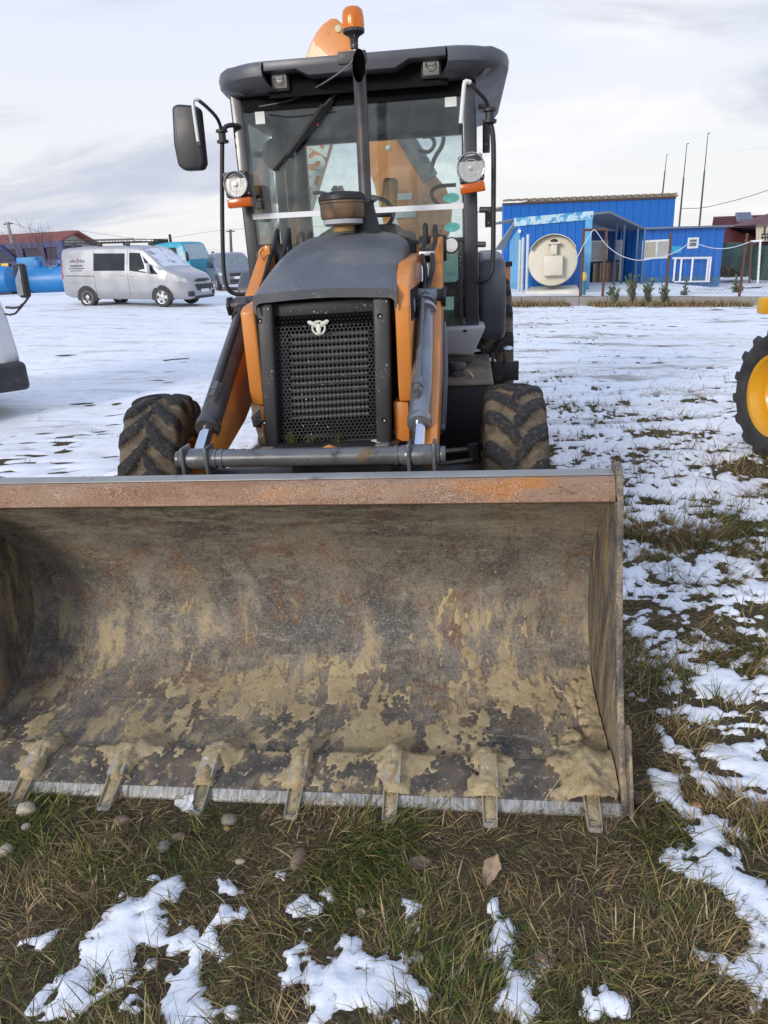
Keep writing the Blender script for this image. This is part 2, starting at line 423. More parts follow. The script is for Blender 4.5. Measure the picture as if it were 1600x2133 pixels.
t = NT('snow'); o = t.vec()
base = t.mix(t.rng(t.noise(o, 3, 6), .3, .7), (.82, .832, .865), (.86, .866, .885))
pos = t.n('ShaderNodeSeparateXYZ'); t.l(t.geo.outputs['Position'], pos.inputs[0])
far = t.math('MULTIPLY', t.rng(pos.outputs['Y'], 4.5, 9), t.rng(pos.outputs['X'], -3.5, 1.5, .5, 1.))
d1 = t.rng(t.noise(t.vec((.22, .9, 1), (0, 0, .12)), 2.1, 9, .68), .535, .63)       # thin places where earth shows through
d2 = t.rng(t.noise(t.vec((.5, 1.3, 1)), 6.0, 8, .7), .56, .65)
trk = t.math('MULTIPLY', t.rng(t.noise(t.vec((.05, .75, 1), (0, 0, -.06)), 1.0, 6, .6), .46, .62), t.rng(t.noise(o, 4, 6, .7), .4, .62))
wear = t.math('MULTIPLY', far, t.math('MAXIMUM', t.math('MULTIPLY', d1, .75), t.math('MULTIPLY', d2, .7)))
base = t.mix(t.math('MULTIPLY', t.math('MULTIPLY', trk, far), .75), base, (.60, .53, .44))
base = t.mix(wear, base, (.20, .16, .115))
grit = t.math('MULTIPLY', t.rng(t.vor(o, 26), .13, .06), t.rng(t.noise(o, 3.3, 4), .5, .66))
base = t.mix(t.math('MULTIPLY', grit, .8), base, (.12, .09, .06))
thin = t.attr('depth'); tk_ = t.math('ADD', thin.outputs['Fac'], t.rng(t.noise(o, 75, 6, .75), .3, .7, -.055, .055))
base = t.mix(t.rng(tk_, .085, .01), base, (.62, .62, .63)); base = t.mix(t.rng(tk_, .035, -.02), base, (.11, .085, .05))
hb = t.math('ADD', t.math('MULTIPLY', t.noise(o, 42, 6, .62), .6), t.noise(o, 9, 4))
snow_mat = t.pbr(base, .55, 0, t.bump(hb, .32, .018), spec=.25)

sheet('ground', _xs[::2], _ys[::2], lambda x, y: ground_z(x, y), soil_mat, 'structure')
def _keep(V):
    return (V[:, 2] > ground_z(V[:, 0], V[:, 1]) - .02)
sheet('snow', _xs, _ys, lambda x, y: snow_z(x, y), snow_mat, 'structure', _keep, lambda V: {'depth': snow_mask(V[:, 0], V[:, 1]) - .5})

# ------------------------------------------------------------------ grass
t = NT('grass'); a = t.attr('tint')
g = t.pbr(a.outputs['Color'], .62, 0, spec=.3)
tl = t.n('ShaderNodeBsdfTranslucent'); t.l(a.outputs['Color'], tl.inputs[0])
mx = t.n('ShaderNodeMixShader'); mx.inputs[0].default_value = .25; t.l(t.b.outputs[0], mx.inputs[1]); t.l(tl.outputs[0], mx.inputs[2]); t.l(mx.outputs[0], t.out.inputs['Surface'])
grass_mat = t.m
R_ = np.random.default_rng(5)
def blades(X, Y, Z, L, az, th0, kap, w, col):
    """curved blades: th0 lean from vertical at the root, kap extra bend towards the tip"""
    n = len(X); T = [0, .35, .7, 1.]; ca, sa = np.cos(az), np.sin(az)
    h = np.zeros(n); v = np.zeros(n); pts = [(h.copy(), v.copy())]
    for k in range(3):
        dt = T[k + 1] - T[k]; th = th0 + kap * (T[k] + dt / 2)
        h = h + L * dt * np.sin(th); v = v + L * dt * np.cos(th); pts.append((h.copy(), v.copy()))
    tw = R_.uniform(-1.2, 1.2, n); px, py = -np.sin(az + tw), np.cos(az + tw)
    vs_ = []
    for k, wk in ((0, .8), (1, 1.), (2, .7)):
        h, v = pts[k]
        for s in (-.5, .5):
            vs_.append(np.stack([X + h * ca + px * w * wk * s, Y + h * sa + py * w * wk * s, np.maximum(Z + v, Z - .004)], 1))
    h, v = pts[3]; vs_.append(np.stack([X + h * ca, Y + h * sa, np.maximum(Z + v, Z - .004)], 1))
    V = np.stack(vs_, 1).reshape(-1, 3); b = (np.arange(n) * 7)[:, None]
    Fq = np.concatenate([b + np.array(q)[None] for q in ((0, 1, 3), (0, 3, 2), (2, 3, 5), (2, 5, 4), (4, 5, 6))], 0)
    c = np.repeat(col, 7, 0).reshape(n, 7, 3)
    return V, Fq, c.reshape(-1, 3)
PAL = np.array([(.088, .115, .024), (.15, .165, .030), (.048, .068, .018), (.40, .29, .135), (.27, .185, .085), (.14, .092, .046), (.52, .41, .22), (.33, .27, .075)])
def grass_cols(x, y, green_bias=0.):
    n = len(x); g = fbm(x * 3.6, y * 3.6, 91, 4); gr = R_.random(n) < np.clip((g - .5) * 3.2 + .31 + green_bias, .06, .88)
    idx = np.where(gr, R_.choice([0, 1, 2, 7], n, p=[.38, .3, .2, .12]), R_.choice([3, 4, 5, 6, 7], n, p=[.28, .30, .22, .12, .08]))
    return PAL[idx] * R_.uniform(.45, 1.45, (n, 1)) * R_.uniform(.92, 1.08, (n, 3))
def field(n, x0, x1, y0, y1, L, w, thin=1., clump=3., lean=(.1, 1.1), green=0., thr=.5, skip=None, pw=1., cmin=.14):
    x = R_.uniform(x0, x1, n); y = y0 + (y1 - y0) * R_.random(n) ** pw
    m = snow_mask(x, y); c = fbm(x * clump, y * clump, 101, 3)
    k = (m < thr + .035 * R_.standard_normal(n)) & (R_.random(n) < np.clip((c - .40) * 3.4, cmin, 1) * thin)
    if skip is not None: k &= ~skip(x, y)
    x, y, c = x[k], y[k], c[k]; n = len(x)
    q = R_.random(n); tuft = fbm(x * clump * 1.7, y * clump * 1.7, 131, 2)
    az = 6.283 * fbm(x * 2.2, y * 2.2, 111, 2) * 1.6 + R_.normal(0, 1.0, n)
    Ln = R_.uniform(L[0], L[1], n) * (.6 + .9 * np.clip(tuft, .2, .9)) * np.where(q < .06, 1.5, 1)
    return blades(x, y, ground_z(x, y) - .004, Ln, az, R_.uniform(lean[0], lean[1], n), R_.uniform(.1, 1.5, n), R_.uniform(w[0], w[1], n), grass_cols(x, y, green))
def bucket_zone(x, y): return (x > -1.85) & (x < .49) & (y > 1.80) & (y < 8)
def merge(parts):
    V, Fc, C, n = [], [], [], 0
    for v, f, c in parts: V.append(v); Fc.append(f + n); C.append(c); n += len(v)
    return np.concatenate(V), np.concatenate(Fc), np.concatenate(C)
fg = [field(40000, -1.75, 1.9, .70, 1.95, (.012, .032), (.004, .012), 1., 6., (1.2, 1.6), -.7, .52, bucket_zone, 1., .6), field(150000, -1.75, 1.9, .70, 1.95, (.03, .085), (.0018, .0040), 1., 3.4, (.6, 1.5), .0, .56, bucket_zone),
      field(22000, -1.75, 1.9, .70, 1.95, (.04, .105), (.0016, .0030), .9, 5., (.1, 1.0), .12, .56, bucket_zone),
      field(90000, -1.75, 1.9, .70, 1.95, (.03, .12), (.0010, .0028), 1., 2., (1.25, 1.6), -.8, .53, bucket_zone, 1., .75)]
V, Fc, C = merge(fg)
fast_mesh('matted_grass', V, Fc, grass_mat, 'stuff', {'tint': C})
rg = [field(50000, .5, 3.6, 1.7, 5.0, (.03, .12), (.0016, .0036), 1., 2., (1.2, 1.6), -.7, .55, bucket_zone, 1.1, .8), field(130000, .5, 3.6, 1.7, 5.0, (.045, .125), (.0022, .0048), 1., 2.6, (.2, 1.3), -.14, .53, bucket_zone, 1.1),
      field(52000, .5, 6.0, 4.5, 10.0, (.05, .14), (.003, .0065), 1., 1.8, (.1, 1.2), -.06, .53, bucket_zone, 1.2),
      field(9000, .5, 9.0, 9.0, 17.0, (.05, .12), (.005, .010), .8, 1.4, (.1, 1.1), -.05, .52, bucket_zone)]
V, Fc, C = merge(rg)
fast_mesh('tufted_grass', V, Fc, grass_mat, 'stuff', {'tint': C})
lg = [field(60000, -4.2, -1.75, .7, 3.2, (.03, .11), (.0022, .0045), 1., 2.6, (.4, 1.5), -.1, .54, bucket_zone, 1., .3), field(40000, 1.9, 4.2, .7, 2.0, (.03, .11), (.0022, .0045), 1., 2.6, (.4, 1.5), -.1, .54, bucket_zone, 1., .3), field(22000, -7.5, -1.75, 2.8, 9.0, (.04, .11), (.003, .006), 1., 1.8, (.1, 1.2), .1, .49, bucket_zone),
      field(6000, -1.9, .5, 2.2, 7.5, (.03, .09), (.003, .005), .7, 2., (.2, 1.2), 0, .5)]
V, Fc, C = merge(lg)
fast_mesh('sparse_grass', V, Fc, grass_mat, 'stuff', {'tint': C})
# ------------------------------------------------------------------ materials of the machine
ORANGE = M('orange_paint', (.62, .225, .045), .38, 0, .07, 3, [((.34, .19, .09), 5, .54, .80), ((.13, .09, .055), 16, .60, .74), ((.08, .055, .035), 4, .64, .80)], ((.5, .42, .33), 45, .06), .05, 60, .15)
GREY_HOOD = M('grey_hood_plastic', (.108, .114, .130), .45, 0, .10, 2.5, [((.19, .175, .15), 2.3, .48, .80), ((.20, .18, .155), 14, .56, .76), ((.36, .17, .07), 11, .66, .74)], ((.62, .60, .56), 30, .10), .08, 120)
BLACK_PL = M('black_plastic', (.036, .037, .040), .50, 0, .15, 6, [((.10, .09, .075), 4, .56, .85)], ((.55, .53, .50), 34, .16), .12, 160)
CAB_STEEL = M('dark_cab_steel', (.036, .039, .050), .36, 0, .08, 3, [((.10, .095, .085), 3, .62, .9)], None, .03, 60, .2)
ROOF_PL = M('roof_plastic', (.082, .087, .106), .42, 0, .08, 2, [((.14, .135, .12), 2, .6, .9)], None, .06, 140)
BLACK_ST = M('black_steel', (.020, .020, .022), .5, 0, .2, 8, [((.12, .09, .055), 5, .58, .8)], None, .1, 80)
DARK_REC = M('dark_recess', (.008, .008, .010), .8, spec=.15)
CAB_PL = M('cab_plastic', (.028, .029, .033), .45, 0, .1, 4, [((.08, .075, .065), 3, .62, .9)], None, .06, 120)
RUBBER = M('rubber_hose', (.018, .018, .019), .55, 0, .2, 10, [((.14, .11, .07), 9, .6, .8)])
STEEL_GR = M('greasy_grey_steel', (.125, .13, .136), .34, .25, .15, 7, [((.17, .11, .06), 6, .58, .72), ((.05, .045, .04), 11, .55, .75)], ((.55, .52, .46), 40, .10), .1, 70)
CHROME = M('chrome_rod', (.62, .64, .68), .12, 1.0, .03, 5)
ALU = M('cast_aluminium', (.42, .42, .42), .4, .7, .15, 20)
LIGHT_GR = M('light_grey_plastic', (.40, .40, .41), .5, 0, .08, 3, [((.20, .18, .15), 5, .6, .85)], None, .08, 100)
RUST_TANK = M('dirty_tank_top', (.17, .135, .10), .6, .1, .2, 6, [((.30, .25, .18), 5, .5, .75), ((.05, .04, .03), 9, .55, .75)])
RUST_PIPE = M('heat_stained_pipe', (.10, .095, .10), .42, .6, .2, 6, [((.20, .14, .10), 5, .5, .75), ((.04, .035, .04), 8, .55, .75)], None, .1, 60)
WHITE_P = M('white_paint', (.72, .72, .72), .4, 0, .05, 8)
TAPE = M('white_tape', (.78, .79, .82), .5, 0, .03, 8)
AMBER = None
t = NT('amber_lens'); AMBER = t.pbr((.95, .26, .012), .18, 0, t.bump(t.n('ShaderNodeTexWave').outputs['Fac'], .1, .004)); t.b.inputs['Transmission Weight'].default_value = .45
t = NT('indicator_lens'); IND = t.pbr((.62, .12, .012), .2, 0); t.b.inputs['Transmission Weight'].default_value = .2
t = NT('lamp_lens'); LENS = t.pbr((.50, .50, .48), .20, 0, t.bump(t.noise(t.vec((1, 1, .25)), 60, 2), .25, .004)); t.b.inputs['Metallic'].default_value = .6
t = NT('mirror_glass'); MIRR = t.pbr((.7, .72, .75), .03, 1.0)
GLASS = glass('windscreen_glass', (.92, .965, .96), .01, .9, .13)  # film holds dust plus reflection haze put into the colour
GLASS_G = glass('green_glass', (.40, .53, .46), .03, .7, .30)

t = NT('bucket_steel'); o = t.vec(); w = t.vec(world=True)
pos = t.n('ShaderNodeSeparateXYZ'); t.l(t.geo.outputs['Position'], pos.inputs[0])
c = t.mix(t.rng(t.noise(o, 3.2, 10, .72), .38, .62), (.070, .067, .065), (.225, .195, .165))
c = t.mix(t.math('MULTIPLY', t.rng(t.noise(o, 5.5, 10, .76, .4), .50, .62), .85), c, (.165, .082, .045))                    # rust
c = t.mix(t.rng(t.noise(t.vec((3, 16, 4)), 2.2, 10, .78), .53, .64), c, (.27, .25, .21))           # pale scuffed paint
c = t.mix(t.math('MULTIPLY', t.rng(pos.outputs['Z'], .58, .74), t.rng(t.noise(t.vec((1.2, 1, 5)), 3.5, 10, .78), .44, .58)), c, (.31, .285, .225))
c = t.mix(t.math('MULTIPLY', t.rng(t.noise(t.vec((7, 2.4, 2.4)), 2.0, 10, .76), .55, .66), .8), c, (.045, .045, .052))      # dark streaks down the plate
sc = t.math('ABSOLUTE', t.math('SUBTRACT', t.noise(o, 9, 6, .7, 2.5), .5))                        # hair-thin scratches
c = t.mix(t.math('MULTIPLY', t.rng(sc, .012, .004), .7), c, (.075, .045, .03))
sc2 = t.math('ABSOLUTE', t.math('SUBTRACT', t.noise(t.vec((1.5, 1, 1), (.4, .2, .9)), 14, 6, .7, 1.5), .5))
c = t.mix(t.math('MULTIPLY', t.rng(sc2, .012, .003), .65), c, (.30, .27, .22))
c = t.mix(t.math('MULTIPLY', t.rng(t.noise(o, 130, 4, .8), .54, .64), .6), c, (.42, .37, .28)); c = t.mix(t.math('MULTIPLY', t.rng(t.noise(o, 95, 4, .8), .55, .64), .7), c, (.030, .024, .020))                             # fine grit
dust_veil = t.math('MULTIPLY', t.math('MULTIPLY', t.rng(pos.outputs['Z'], .52, .16), t.rng(t.noise(o, 3.1, 8, .7), .42, .56)), t.rng(t.noise(t.vec((5, 1.9, 1.9)), 2.6, 12, .80), .47, .55))
c = t.mix(t.math('MULTIPLY', dust_veil, .9), c, (.42, .33, .19))
dust2 = t.math('MULTIPLY', t.rng(t.noise(o, 2.1, 6), .46, .68), t.rng(t.noise(o, 70, 4, .7), .4, .6))
c = t.mix(t.math('MULTIPLY', dust2, .5), c, (.33, .265, .17))
hb = t.math('ADD', t.noise(o, 55, 8, .7), t.math('MULTIPLY', t.noise(o, 9, 4), .8))
BUCKET = t.pbr(c, t.rng(t.noise(o, 6, 5), .3, .7, .5, .8), .15, t.bump(hb, .35, .008), spec=.35)

t = NT('bucket_side_steel'); o = t.vec(); pos = t.n('ShaderNodeSeparateXYZ'); t.l(t.geo.outputs['Position'], pos.inputs[0])
c = t.mix(t.rng(t.noise(t.vec((4, 5, 2.2)), 2.2, 10, .78), .40, .60), (.085, .078, .072), (.25, .20, .145))
c = t.mix(t.rng(t.noise(t.vec((4, 7, 1.7)), 2.4, 10, .78), .50, .60), c, (.38, .29, .165))
c = t.mix(t.rng(t.noise(t.vec((4, 6, 1.6)), 2.0, 9, .76), .58, .68), c, (.30, .15, .06))
c = t.mix(t.math('MULTIPLY', t.rng(t.noise(o, 120, 4, .8), .56, .66), .7), c, (.46, .42, .34)); c = t.mix(t.math('MULTIPLY', t.rng(t.noise(o, 80, 4, .8), .57, .66), .7), c, (.05, .04, .03))
SIDE_M = t.pbr(c, .75, .05, t.bump(t.noise(o, 60, 8, .7), .3, .008), spec=.3)
t = NT('rusty_lip'); o = t.vec()
c = t.mix(t.rng(t.noise(t.vec((1, 4, 4)), 3, 8, .65), .35, .65), (.23, .115, .062), (.31, .195, .13))
c = t.mix(t.rng(t.noise(t.vec((.8, 3, 3)), 2.2, 6, .6), .58, .70), c, (.42, .17, .045))
c = t.mix(t.math('MULTIPLY', t.rng(t.noise(o, 210, 4, .8), .50, .62), t.rng(t.noise(o, 5, 5, .7), .35, .65, .25, .95)), c, (.50, .41, .32)); c = t.mix(t.math('MULTIPLY', t.rng(t.noise(t.vec((1, 2, 2)), 60, 5, .8), .54, .66), .7), c, (.10, .055, .038))
c = t.mix(t.rng(t.noise(t.vec((1, 3, 3)), 9, 8, .7), .60, .70), c, (.060, .038, .030))
LIP = t.pbr(c, .72, .05, t.bump(t.noise(o, 110, 6, .75), .5, .006), spec=.3)

t = NT('worn_edge_steel'); o = t.vec()
c = t.mix(t.rng(t.noise(t.vec((40, 6, 6)), 2, 6, .7), .36, .62), (.20, .18, .15), (.44, .43, .40))
c = t.mix(t.rng(t.noise(t.vec((4, 4, 4)), 3, 7, .65), .55, .66), c, (.30, .24, .15))
WORN = t.pbr(c, .5, .25, t.bump(t.noise(o, 70, 5), .2, .004))
BASE_E = M('dark_base_edge', (.080, .070, .058), .7, .1, .3, 14, [((.16, .12, .085), 9, .44, .62), ((.38, .29, .16), 11, .55, .62), ((.30, .26, .2), 60, .58, .66)], None, .3, 70)
MUDDY = M('muddy_steel', (.25, .21, .15), .75, .05, .25, 12, [((.36, .28, .16), 6, .45, .65), ((.14, .10, .07), 9, .56, .68), ((.45, .42, .36), 16, .6, .7)], None, .3, 70)
t = NT('dried_mud'); o = t.vec()
c = t.mix(t.rng(t.noise(o, 8, 7, .65), .3, .7), (.36, .275, .152), (.50, .40, .245))
c = t.mix(t.rng(t.noise(o, 24, 8, .75), .52, .66), c, (.22, .155, .08)); c = t.mix(t.rng(t.noise(o, 170, 3, .7), .55, .7), c, (.50, .42, .28)); c = t.mix(t.rng(t.noise(o, 110, 3, .7), .60, .72), c, (.15, .105, .055))
MUD = t.pbr(c, .95, 0, t.bump(t.noise(o, 130, 8, .75), .7, .008), spec=.1)
t = NT('muddy_tyre'); o = t.vec(); a = t.attr('lug')
k = t.math('ADD', a.outputs['Fac'], t.rng(t.noise(o, 9, 7, .72), .3, .7, -.45, .40))
c = t.mix(t.rng(k, .22, .55), t.mix(t.rng(t.noise(o, 12, 6, .7), .35, .65), (.075, .057, .040), (.165, .128, .083)), t.mix(t.rng(t.noise(o, 40, 6, .7), .48, .66), (.022, .022, .023), (.060, .053, .044)))
c = t.mix(t.rng(t.noise(o, 75, 3, .7), .66, .72), c, (.34, .27, .17))
TYRE = t.pbr(c, .8, 0, t.bump(t.noise(o, 60, 6, .7), .45, .008), spec=.3)
t = NT('black_tyre'); o = t.vec()
c = t.mix(t.rng(t.noise(o, 7, 6), .35, .7), (.022, .022, .023), (.055, .053, .050))
TYRE_B = t.pbr(c, .7, 0, t.bump(t.noise(o, 60, 4), .15, .006))
SNOW_B = M('packed_snow', (.82, .84, .88), .6, 0, .03, 20, None, None, .3, 60)

# ------------------------------------------------------------------ wheels
def tyre_mesh(Rr, W, rim, nl, mat, lug_h=.030, lw=.075, nth=460, name='tyre', skew=1.0, attr=True):
    pc = [(rim - .004, -.40), (rim + .02, -.46), (rim + (Rr - rim) * .5, -.505), (Rr - .075, -.495), (Rr - .035, -.465), (Rr - .020, -.40), (Rr - .008, -.2), (Rr - .005, 0)]
    pc = pc + [(r, -a) for r, a in pc[-2::-1]]
    s = np.linspace(0, 1, len(pc)); q = np.linspace(0, 1, 57)
    r = np.interp(q, s, [p[0] for p in pc]); a = np.interp(q, s, [p[1] for p in pc])
    for _ in range(2): r[1:-1] = .25 * r[:-2] + .5 * r[1:-1] + .25 * r[2:]; a[1:-1] = .25 * a[:-2] + .5 * a[1:-1] + .25 * a[2:]
    th = np.linspace(0, 2 * np.pi, nth, endpoint=False); TH, A = np.meshgrid(th, a, indexing='ij'); RR = np.tile(r, (nth, 1))
    lug = np.zeros_like(TH); dth = 2 * np.pi / nl
    for sd in (-1, 1):
        d = A * sd / .5
        off = skew * .52 * dth * (1 - np.clip(d, 0, 1)) ** 1.7 * 1.5
        u = (TH - off + (0 if sd > 0 else dth / 2)) / dth; u = (u - np.round(u)) * dth * Rr
        wd = lw * (.5 - .05 * np.clip(d, 0, 1)) * np.sqrt(np.clip(1 - ((d - .50) / .62) ** 4, 0, 1)) * (1 + .25 * (vnoise(TH * 30, A * 14, 5) - .5))
        k = sstep(wd + .009, wd - .009, np.abs(u)) * sstep(-.12, -.06, d) * (RR > Rr - (Rr - rim) * .42)
        lug = np.maximum(lug, k)
    edge = sstep(rim + (Rr - rim) * .50, Rr - .05, RR)
    H = RR + lug * lug_h * edge
    V = np.stack([A * W, H * np.cos(TH), H * np.sin(TH)], -1).reshape(-1, 3); na = len(a)
    i = np.arange(nth); j = np.arange(na - 1); I, J = np.meshgrid(i, j, indexing='ij'); I2 = (I + 1) % nth
    Fq = np.stack([I * na + J, I * na + J + 1, I2 * na + J + 1, I2 * na + J], -1).reshape(-1, 4)
    lugm = (lug * edge).ravel(); side = 1 - edge.ravel()
    ob = fast_mesh(name, V, Fq, mat, None, {'lug': np.maximum(lugm, side * .18)})
    return ob
def wheel(parent, c, Rr, W, rim, nl, tmat, rmat, name='wheel', axis_yaw=0., flip=False, src=None, **kw):
    w = bpy.data.objects.new(name, None); w.empty_display_size = .1; COL.objects.link(w); w.parent = parent; w.location = V3(c) - FR[parent]; FR[w] = np.zeros(3)
    w.rotation_euler = (0, 0, axis_yaw + (math.pi if flip else 0))
    if src is not None:
        for ch in src.children: copy_tree(ch, w)
        return w
    ty = tyre_mesh(Rr, W, rim, nl, tmat, **kw); ty.parent = w
    m = MB(); h = W * .42
    m.lathe([(rim, -h), (rim - .02, -h + .01), (rim - .035, -h + .06), (rim - .05, 0), (rim - .035, h - .06), (rim - .02, h - .01), (rim, h), (rim + .006, h), (rim - .012, 0), (rim + .006, -h)], (0, 0, 0), (1, 0, 0), 40, True)
    build(m, 'rim', rmat, w, local=True)
    m = MB(); m.lathe([(rim - .04, .02), (rim - .06, .05), (rim * .55, .055), (rim * .45, .03), (.11, .03), (.10, .09), (.05, .10), (.0, .10)], (0, 0, 0), (1, 0, 0), 32)
    for q in range(8):
        an = q * math.pi / 4; m.lathe([(.014, 0), (.014, .02), (.0, .022)], (.035, rim * .62 * math.cos(an), rim * .62 * math.sin(an)), (1, 0, 0), 6)
    build(m, 'hub', rmat, w, local=True)
    return w

# ------------------------------------------------------------------ the backhoe loader
LD = thing('backhoe_loader', 'orange and grey backhoe loader with a huge rusty bucket resting on the grass', 'backhoe loader', (-.66, 3.8, 0))
XL, XR = -1.83, .46
bk = bpy.data.objects.new('bucket', None); COL.objects.link(bk); bk.parent = LD; bk.location = V3((-.685, 2.2, .4)) - FR[LD]; FR[bk] = V3((-.685, 2.2, .4))
PROF = [(1.80, .020), (2.05, .052), (2.28, .09), (2.41, .155), (2.50, .27), (2.53, .42), (2.50, .57), (2.41, .71), (2.25, .87)]
def catmull(pts, n):
    pts = [V3(p) for p in pts]; q = [2 * pts[0] - pts[1]] + pts + [2 * pts[-1] - pts[-2]]; o = []
    for i in range(1, len(q) - 2):
        for k in range(n):
            t_ = k / n; o.append(.5 * (2 * q[i] + (q[i + 1] - q[i - 1]) * t_ + (2 * q[i - 1] - 5 * q[i] + 4 * q[i + 1] - q[i + 2]) * t_ ** 2 + (-q[i - 1] + 3 * q[i] - 3 * q[i + 1] + q[i + 2]) * t_ ** 3))
    return np.array(o + [pts[-1]])
pf = catmull(PROF, 8)
tan = np.gradient(pf, axis=0); nrm = np.stack([-tan[:, 1], tan[:, 0]], 1); nrm /= np.linalg.norm(nrm, axis=1)[:, None]   # towards the open side
po = pf - nrm * .022
xs_ = np.linspace(XL, XR, 60)
dent = lambda x, s: .006 * (fbm(x * 3, s * 4 + x * 0, 7, 3) - .5)
G = np.array([[(x, pf[i, 0] + nrm[i, 0] * dent(x, np.array(i * .05)), pf[i, 1] + nrm[i, 1] * dent(x, np.array(i * .05))) for x in xs_] for i in range(len(pf))], float)
Go = np.array([[(x, po[i, 0], po[i, 1]) for x in xs_] for i in range(len(po))])
m = MB(); m.grid(G); m.grid(Go, True)
for e in (0, -1): m.grid(np.stack([G[e], Go[e]]), e == 0)
for e in (0, -1): m.grid(np.stack([G[:, e], Go[:, e]]))
build(m, 'bucket_shell', BUCKET, bk)
SIDE = [(1.785, .012), (1.87, .13), (1.945, .28), (2.02, .46), (2.09, .68), (2.140, .890), (2.172, .965), (2.195, 1.0), (2.235, 1.005), (2.27, .985), (2.31, .90), (2.45, .73), (2.535, .58), (2.565, .42), (2.535, .25), (2.44, .125), (2.29, .06), (2.05, .022), (1.80, -.003)]
for x in (XL, XR):
    m = MB(); s = 1 if x > 0 else -1
    m.prism(SIDE, (x + s * .001, 0, 0), (0, 1, 0), (0, 0, 1), (s, 0, 0), 0, .021)
    build(m, 'side_plate', SIDE_M, bk, bevel=.004)
    m = MB(); m.prism([(1.772, .004), (1.80, .08), (1.845, .16), (1.885, .25), (1.92, .245), (1.92, .15), (1.96, .03), (1.84, .0)], (x + s * .0225, 0, 0), (0, 1, 0), (0, 0, 1), (s, 0, 0), 0, .012)
    build(m, 'side_cutter', SIDE_M, bk, bevel=.005)
m = MB(); m.prism([(2.146, .902), (2.152, .897), (2.172, .945), (2.180, .962), (2.192, .970), (2.25, .970), (2.30, .93), (2.27, .868), (2.235, .866)], (XL, 0, 0), (0, 1, 0), (0, 0, 1), (1, 0, 0), .001, XR - XL - .001)
build(m, 'top_lip', LIP, bk, bevel=.007, seg=3)
m = MB(); m.prism([(2.194, .9715), (2.197, .977), (2.238, .982), (2.246, .976), (2.244, .9715)], (XL, 0, 0), (0, 1, 0), (0, 0, 1), (1, 0, 0), .001, XR - XL - .001)
build(m, 'lip_cap', M('lip_cap_steel', (.26, .26, .25), .45, .2, .12, 5, [((.22, .12, .06), 4, .60, .72), ((.12, .11, .10), 8, .58, .74)], ((.6, .57, .5), 60, .08), .12, 70), bk, bevel=.003)
m = MB(); m.prism([(1.806, .012), (1.812, .0365), (1.955, .072), (1.963, .068), (1.963, .03), (1.90, .012)], (XL, 0, 0), (0, 1, 0), (0, 0, 1), (1, 0, 0), .003, XR - XL - .003)
build(m, 'base_edge', BASE_E, bk, bevel=.004)
m = MB(); m.prism([(1.783, .004), (1.7855, .013), (1.8095, .0375), (1.8095, .004)], (XL, 0, 0), (0, 1, 0), (0, 0, 1), (1, 0, 0), -.004, XR - XL + .004)
build(m, 'cutting_edge', WORN, bk, bevel=.0025)
TEETH = [.372 - .311 * k for k in range(8)]
for x in TEETH:
    m = MB()
    yb, yt = 1.832, 1.724
    for a, b, z0, z1, z2, z3 in ((-.022, .022, .004, .046, -.004, .004), (-.026, -.0205, .004, .058, -.005, .014), (.0205, .026, .004, .058, -.005, .014)):
        m.hexa([(x + a * .84, yt, z2), (x + b * .84, yt, z2), (x + b, yb, z0), (x + a, yb, z0), (x + a * .84, yt, z3), (x + b * .84, yt, z3), (x + b, yb, z1), (x + a, yb, z1)])
    m.hexa([(x - .018, yt - .004, -.006), (x + .018, yt - .004, -.006), (x + .0205, yt + .008, -.004), (x - .0205, yt + .008, -.004), (x - .018, yt - .003, .010), (x + .018, yt - .003, .010), (x + .0205, yt + .008, .015), (x - .0205, yt + .008, .015)])
    m.hexa([(x - .03, 1.832, .05), (x + .03, 1.832, .05), (x + .034, 1.95, .071), (x - .034, 1.95, .071), (x - .028, 1.826, .068), (x + .028, 1.826, .068), (x + .026, 1.94, .105), (x - .026, 1.94, .105)])
    build(m, 'tooth', M('tooth_steel', (.34, .31, .26), .6, .05, .2, 20, [((.36, .28, .155), 14, .46, .62), ((.56, .54, .50), 30, .56, .68)], None, .25, 70, spec=.3), bk, bevel=.0035)
    m = MB(); gq_ = np.array([[(x + u * .0185, yt + .022 + (yb - yt - .02) * v, .0125 + .031 * v * .9 + .006 * (1 - u * u) * math.sin(v * 2.6) + .003 * float(vnoise(np.array(u * 3 + x * 9), np.array(v * 5), 3))) for u in (-1, -.5, 0, .5, 1)] for v in np.linspace(0, 1, 9)]); m.grid(gq_); build(m, 'cup_mud', MUD, bk)
# mud that has dried on: a skin of its own thickness, missing where it has flaked off
mp = [(1.811, .0375), (1.955, .0735), (1.968, .070), (1.985, .050)] + [tuple(p) for p in pf if p[0] > 2.0 and p[1] < .78]
mp = np.array(mp); sl = np.concatenate([[0], np.cumsum(np.hypot(*np.diff(mp, axis=0).T))])
sv = np.linspace(0, sl[-1], 190); my, mz = np.interp(sv, sl, mp[:, 0]), np.interp(sv, sl, mp[:, 1])
tg = np.stack([np.gradient(my), np.gradient(mz)], 1); mn = np.stack([-tg[:, 1], tg[:, 0]], 1); mn /= np.linalg.norm(mn, axis=1)[:, None]
for _ in range(6): mn[1:-1] = .25 * mn[:-2] + .5 * mn[1:-1] + .25 * mn[2:]
xv = np.linspace(XL + .004, XR - .004, 400); Xg, Sg = np.meshgrid(xv, sv)
sk = Xg + .12 * Sg * (Xg + .1)                                     # runs lean outwards
n_ = fbm(sk * 5.5, Sg * 3.6, 211, 5, .62) * .46 + fbm(sk * 17, Sg * 8, 223, 5, .66) * .54; n_ = .5 + (n_ - .5) * 1.3 + .26 * (fbm(sk * 50, Sg * 34, 229, 3, .7) - .5)
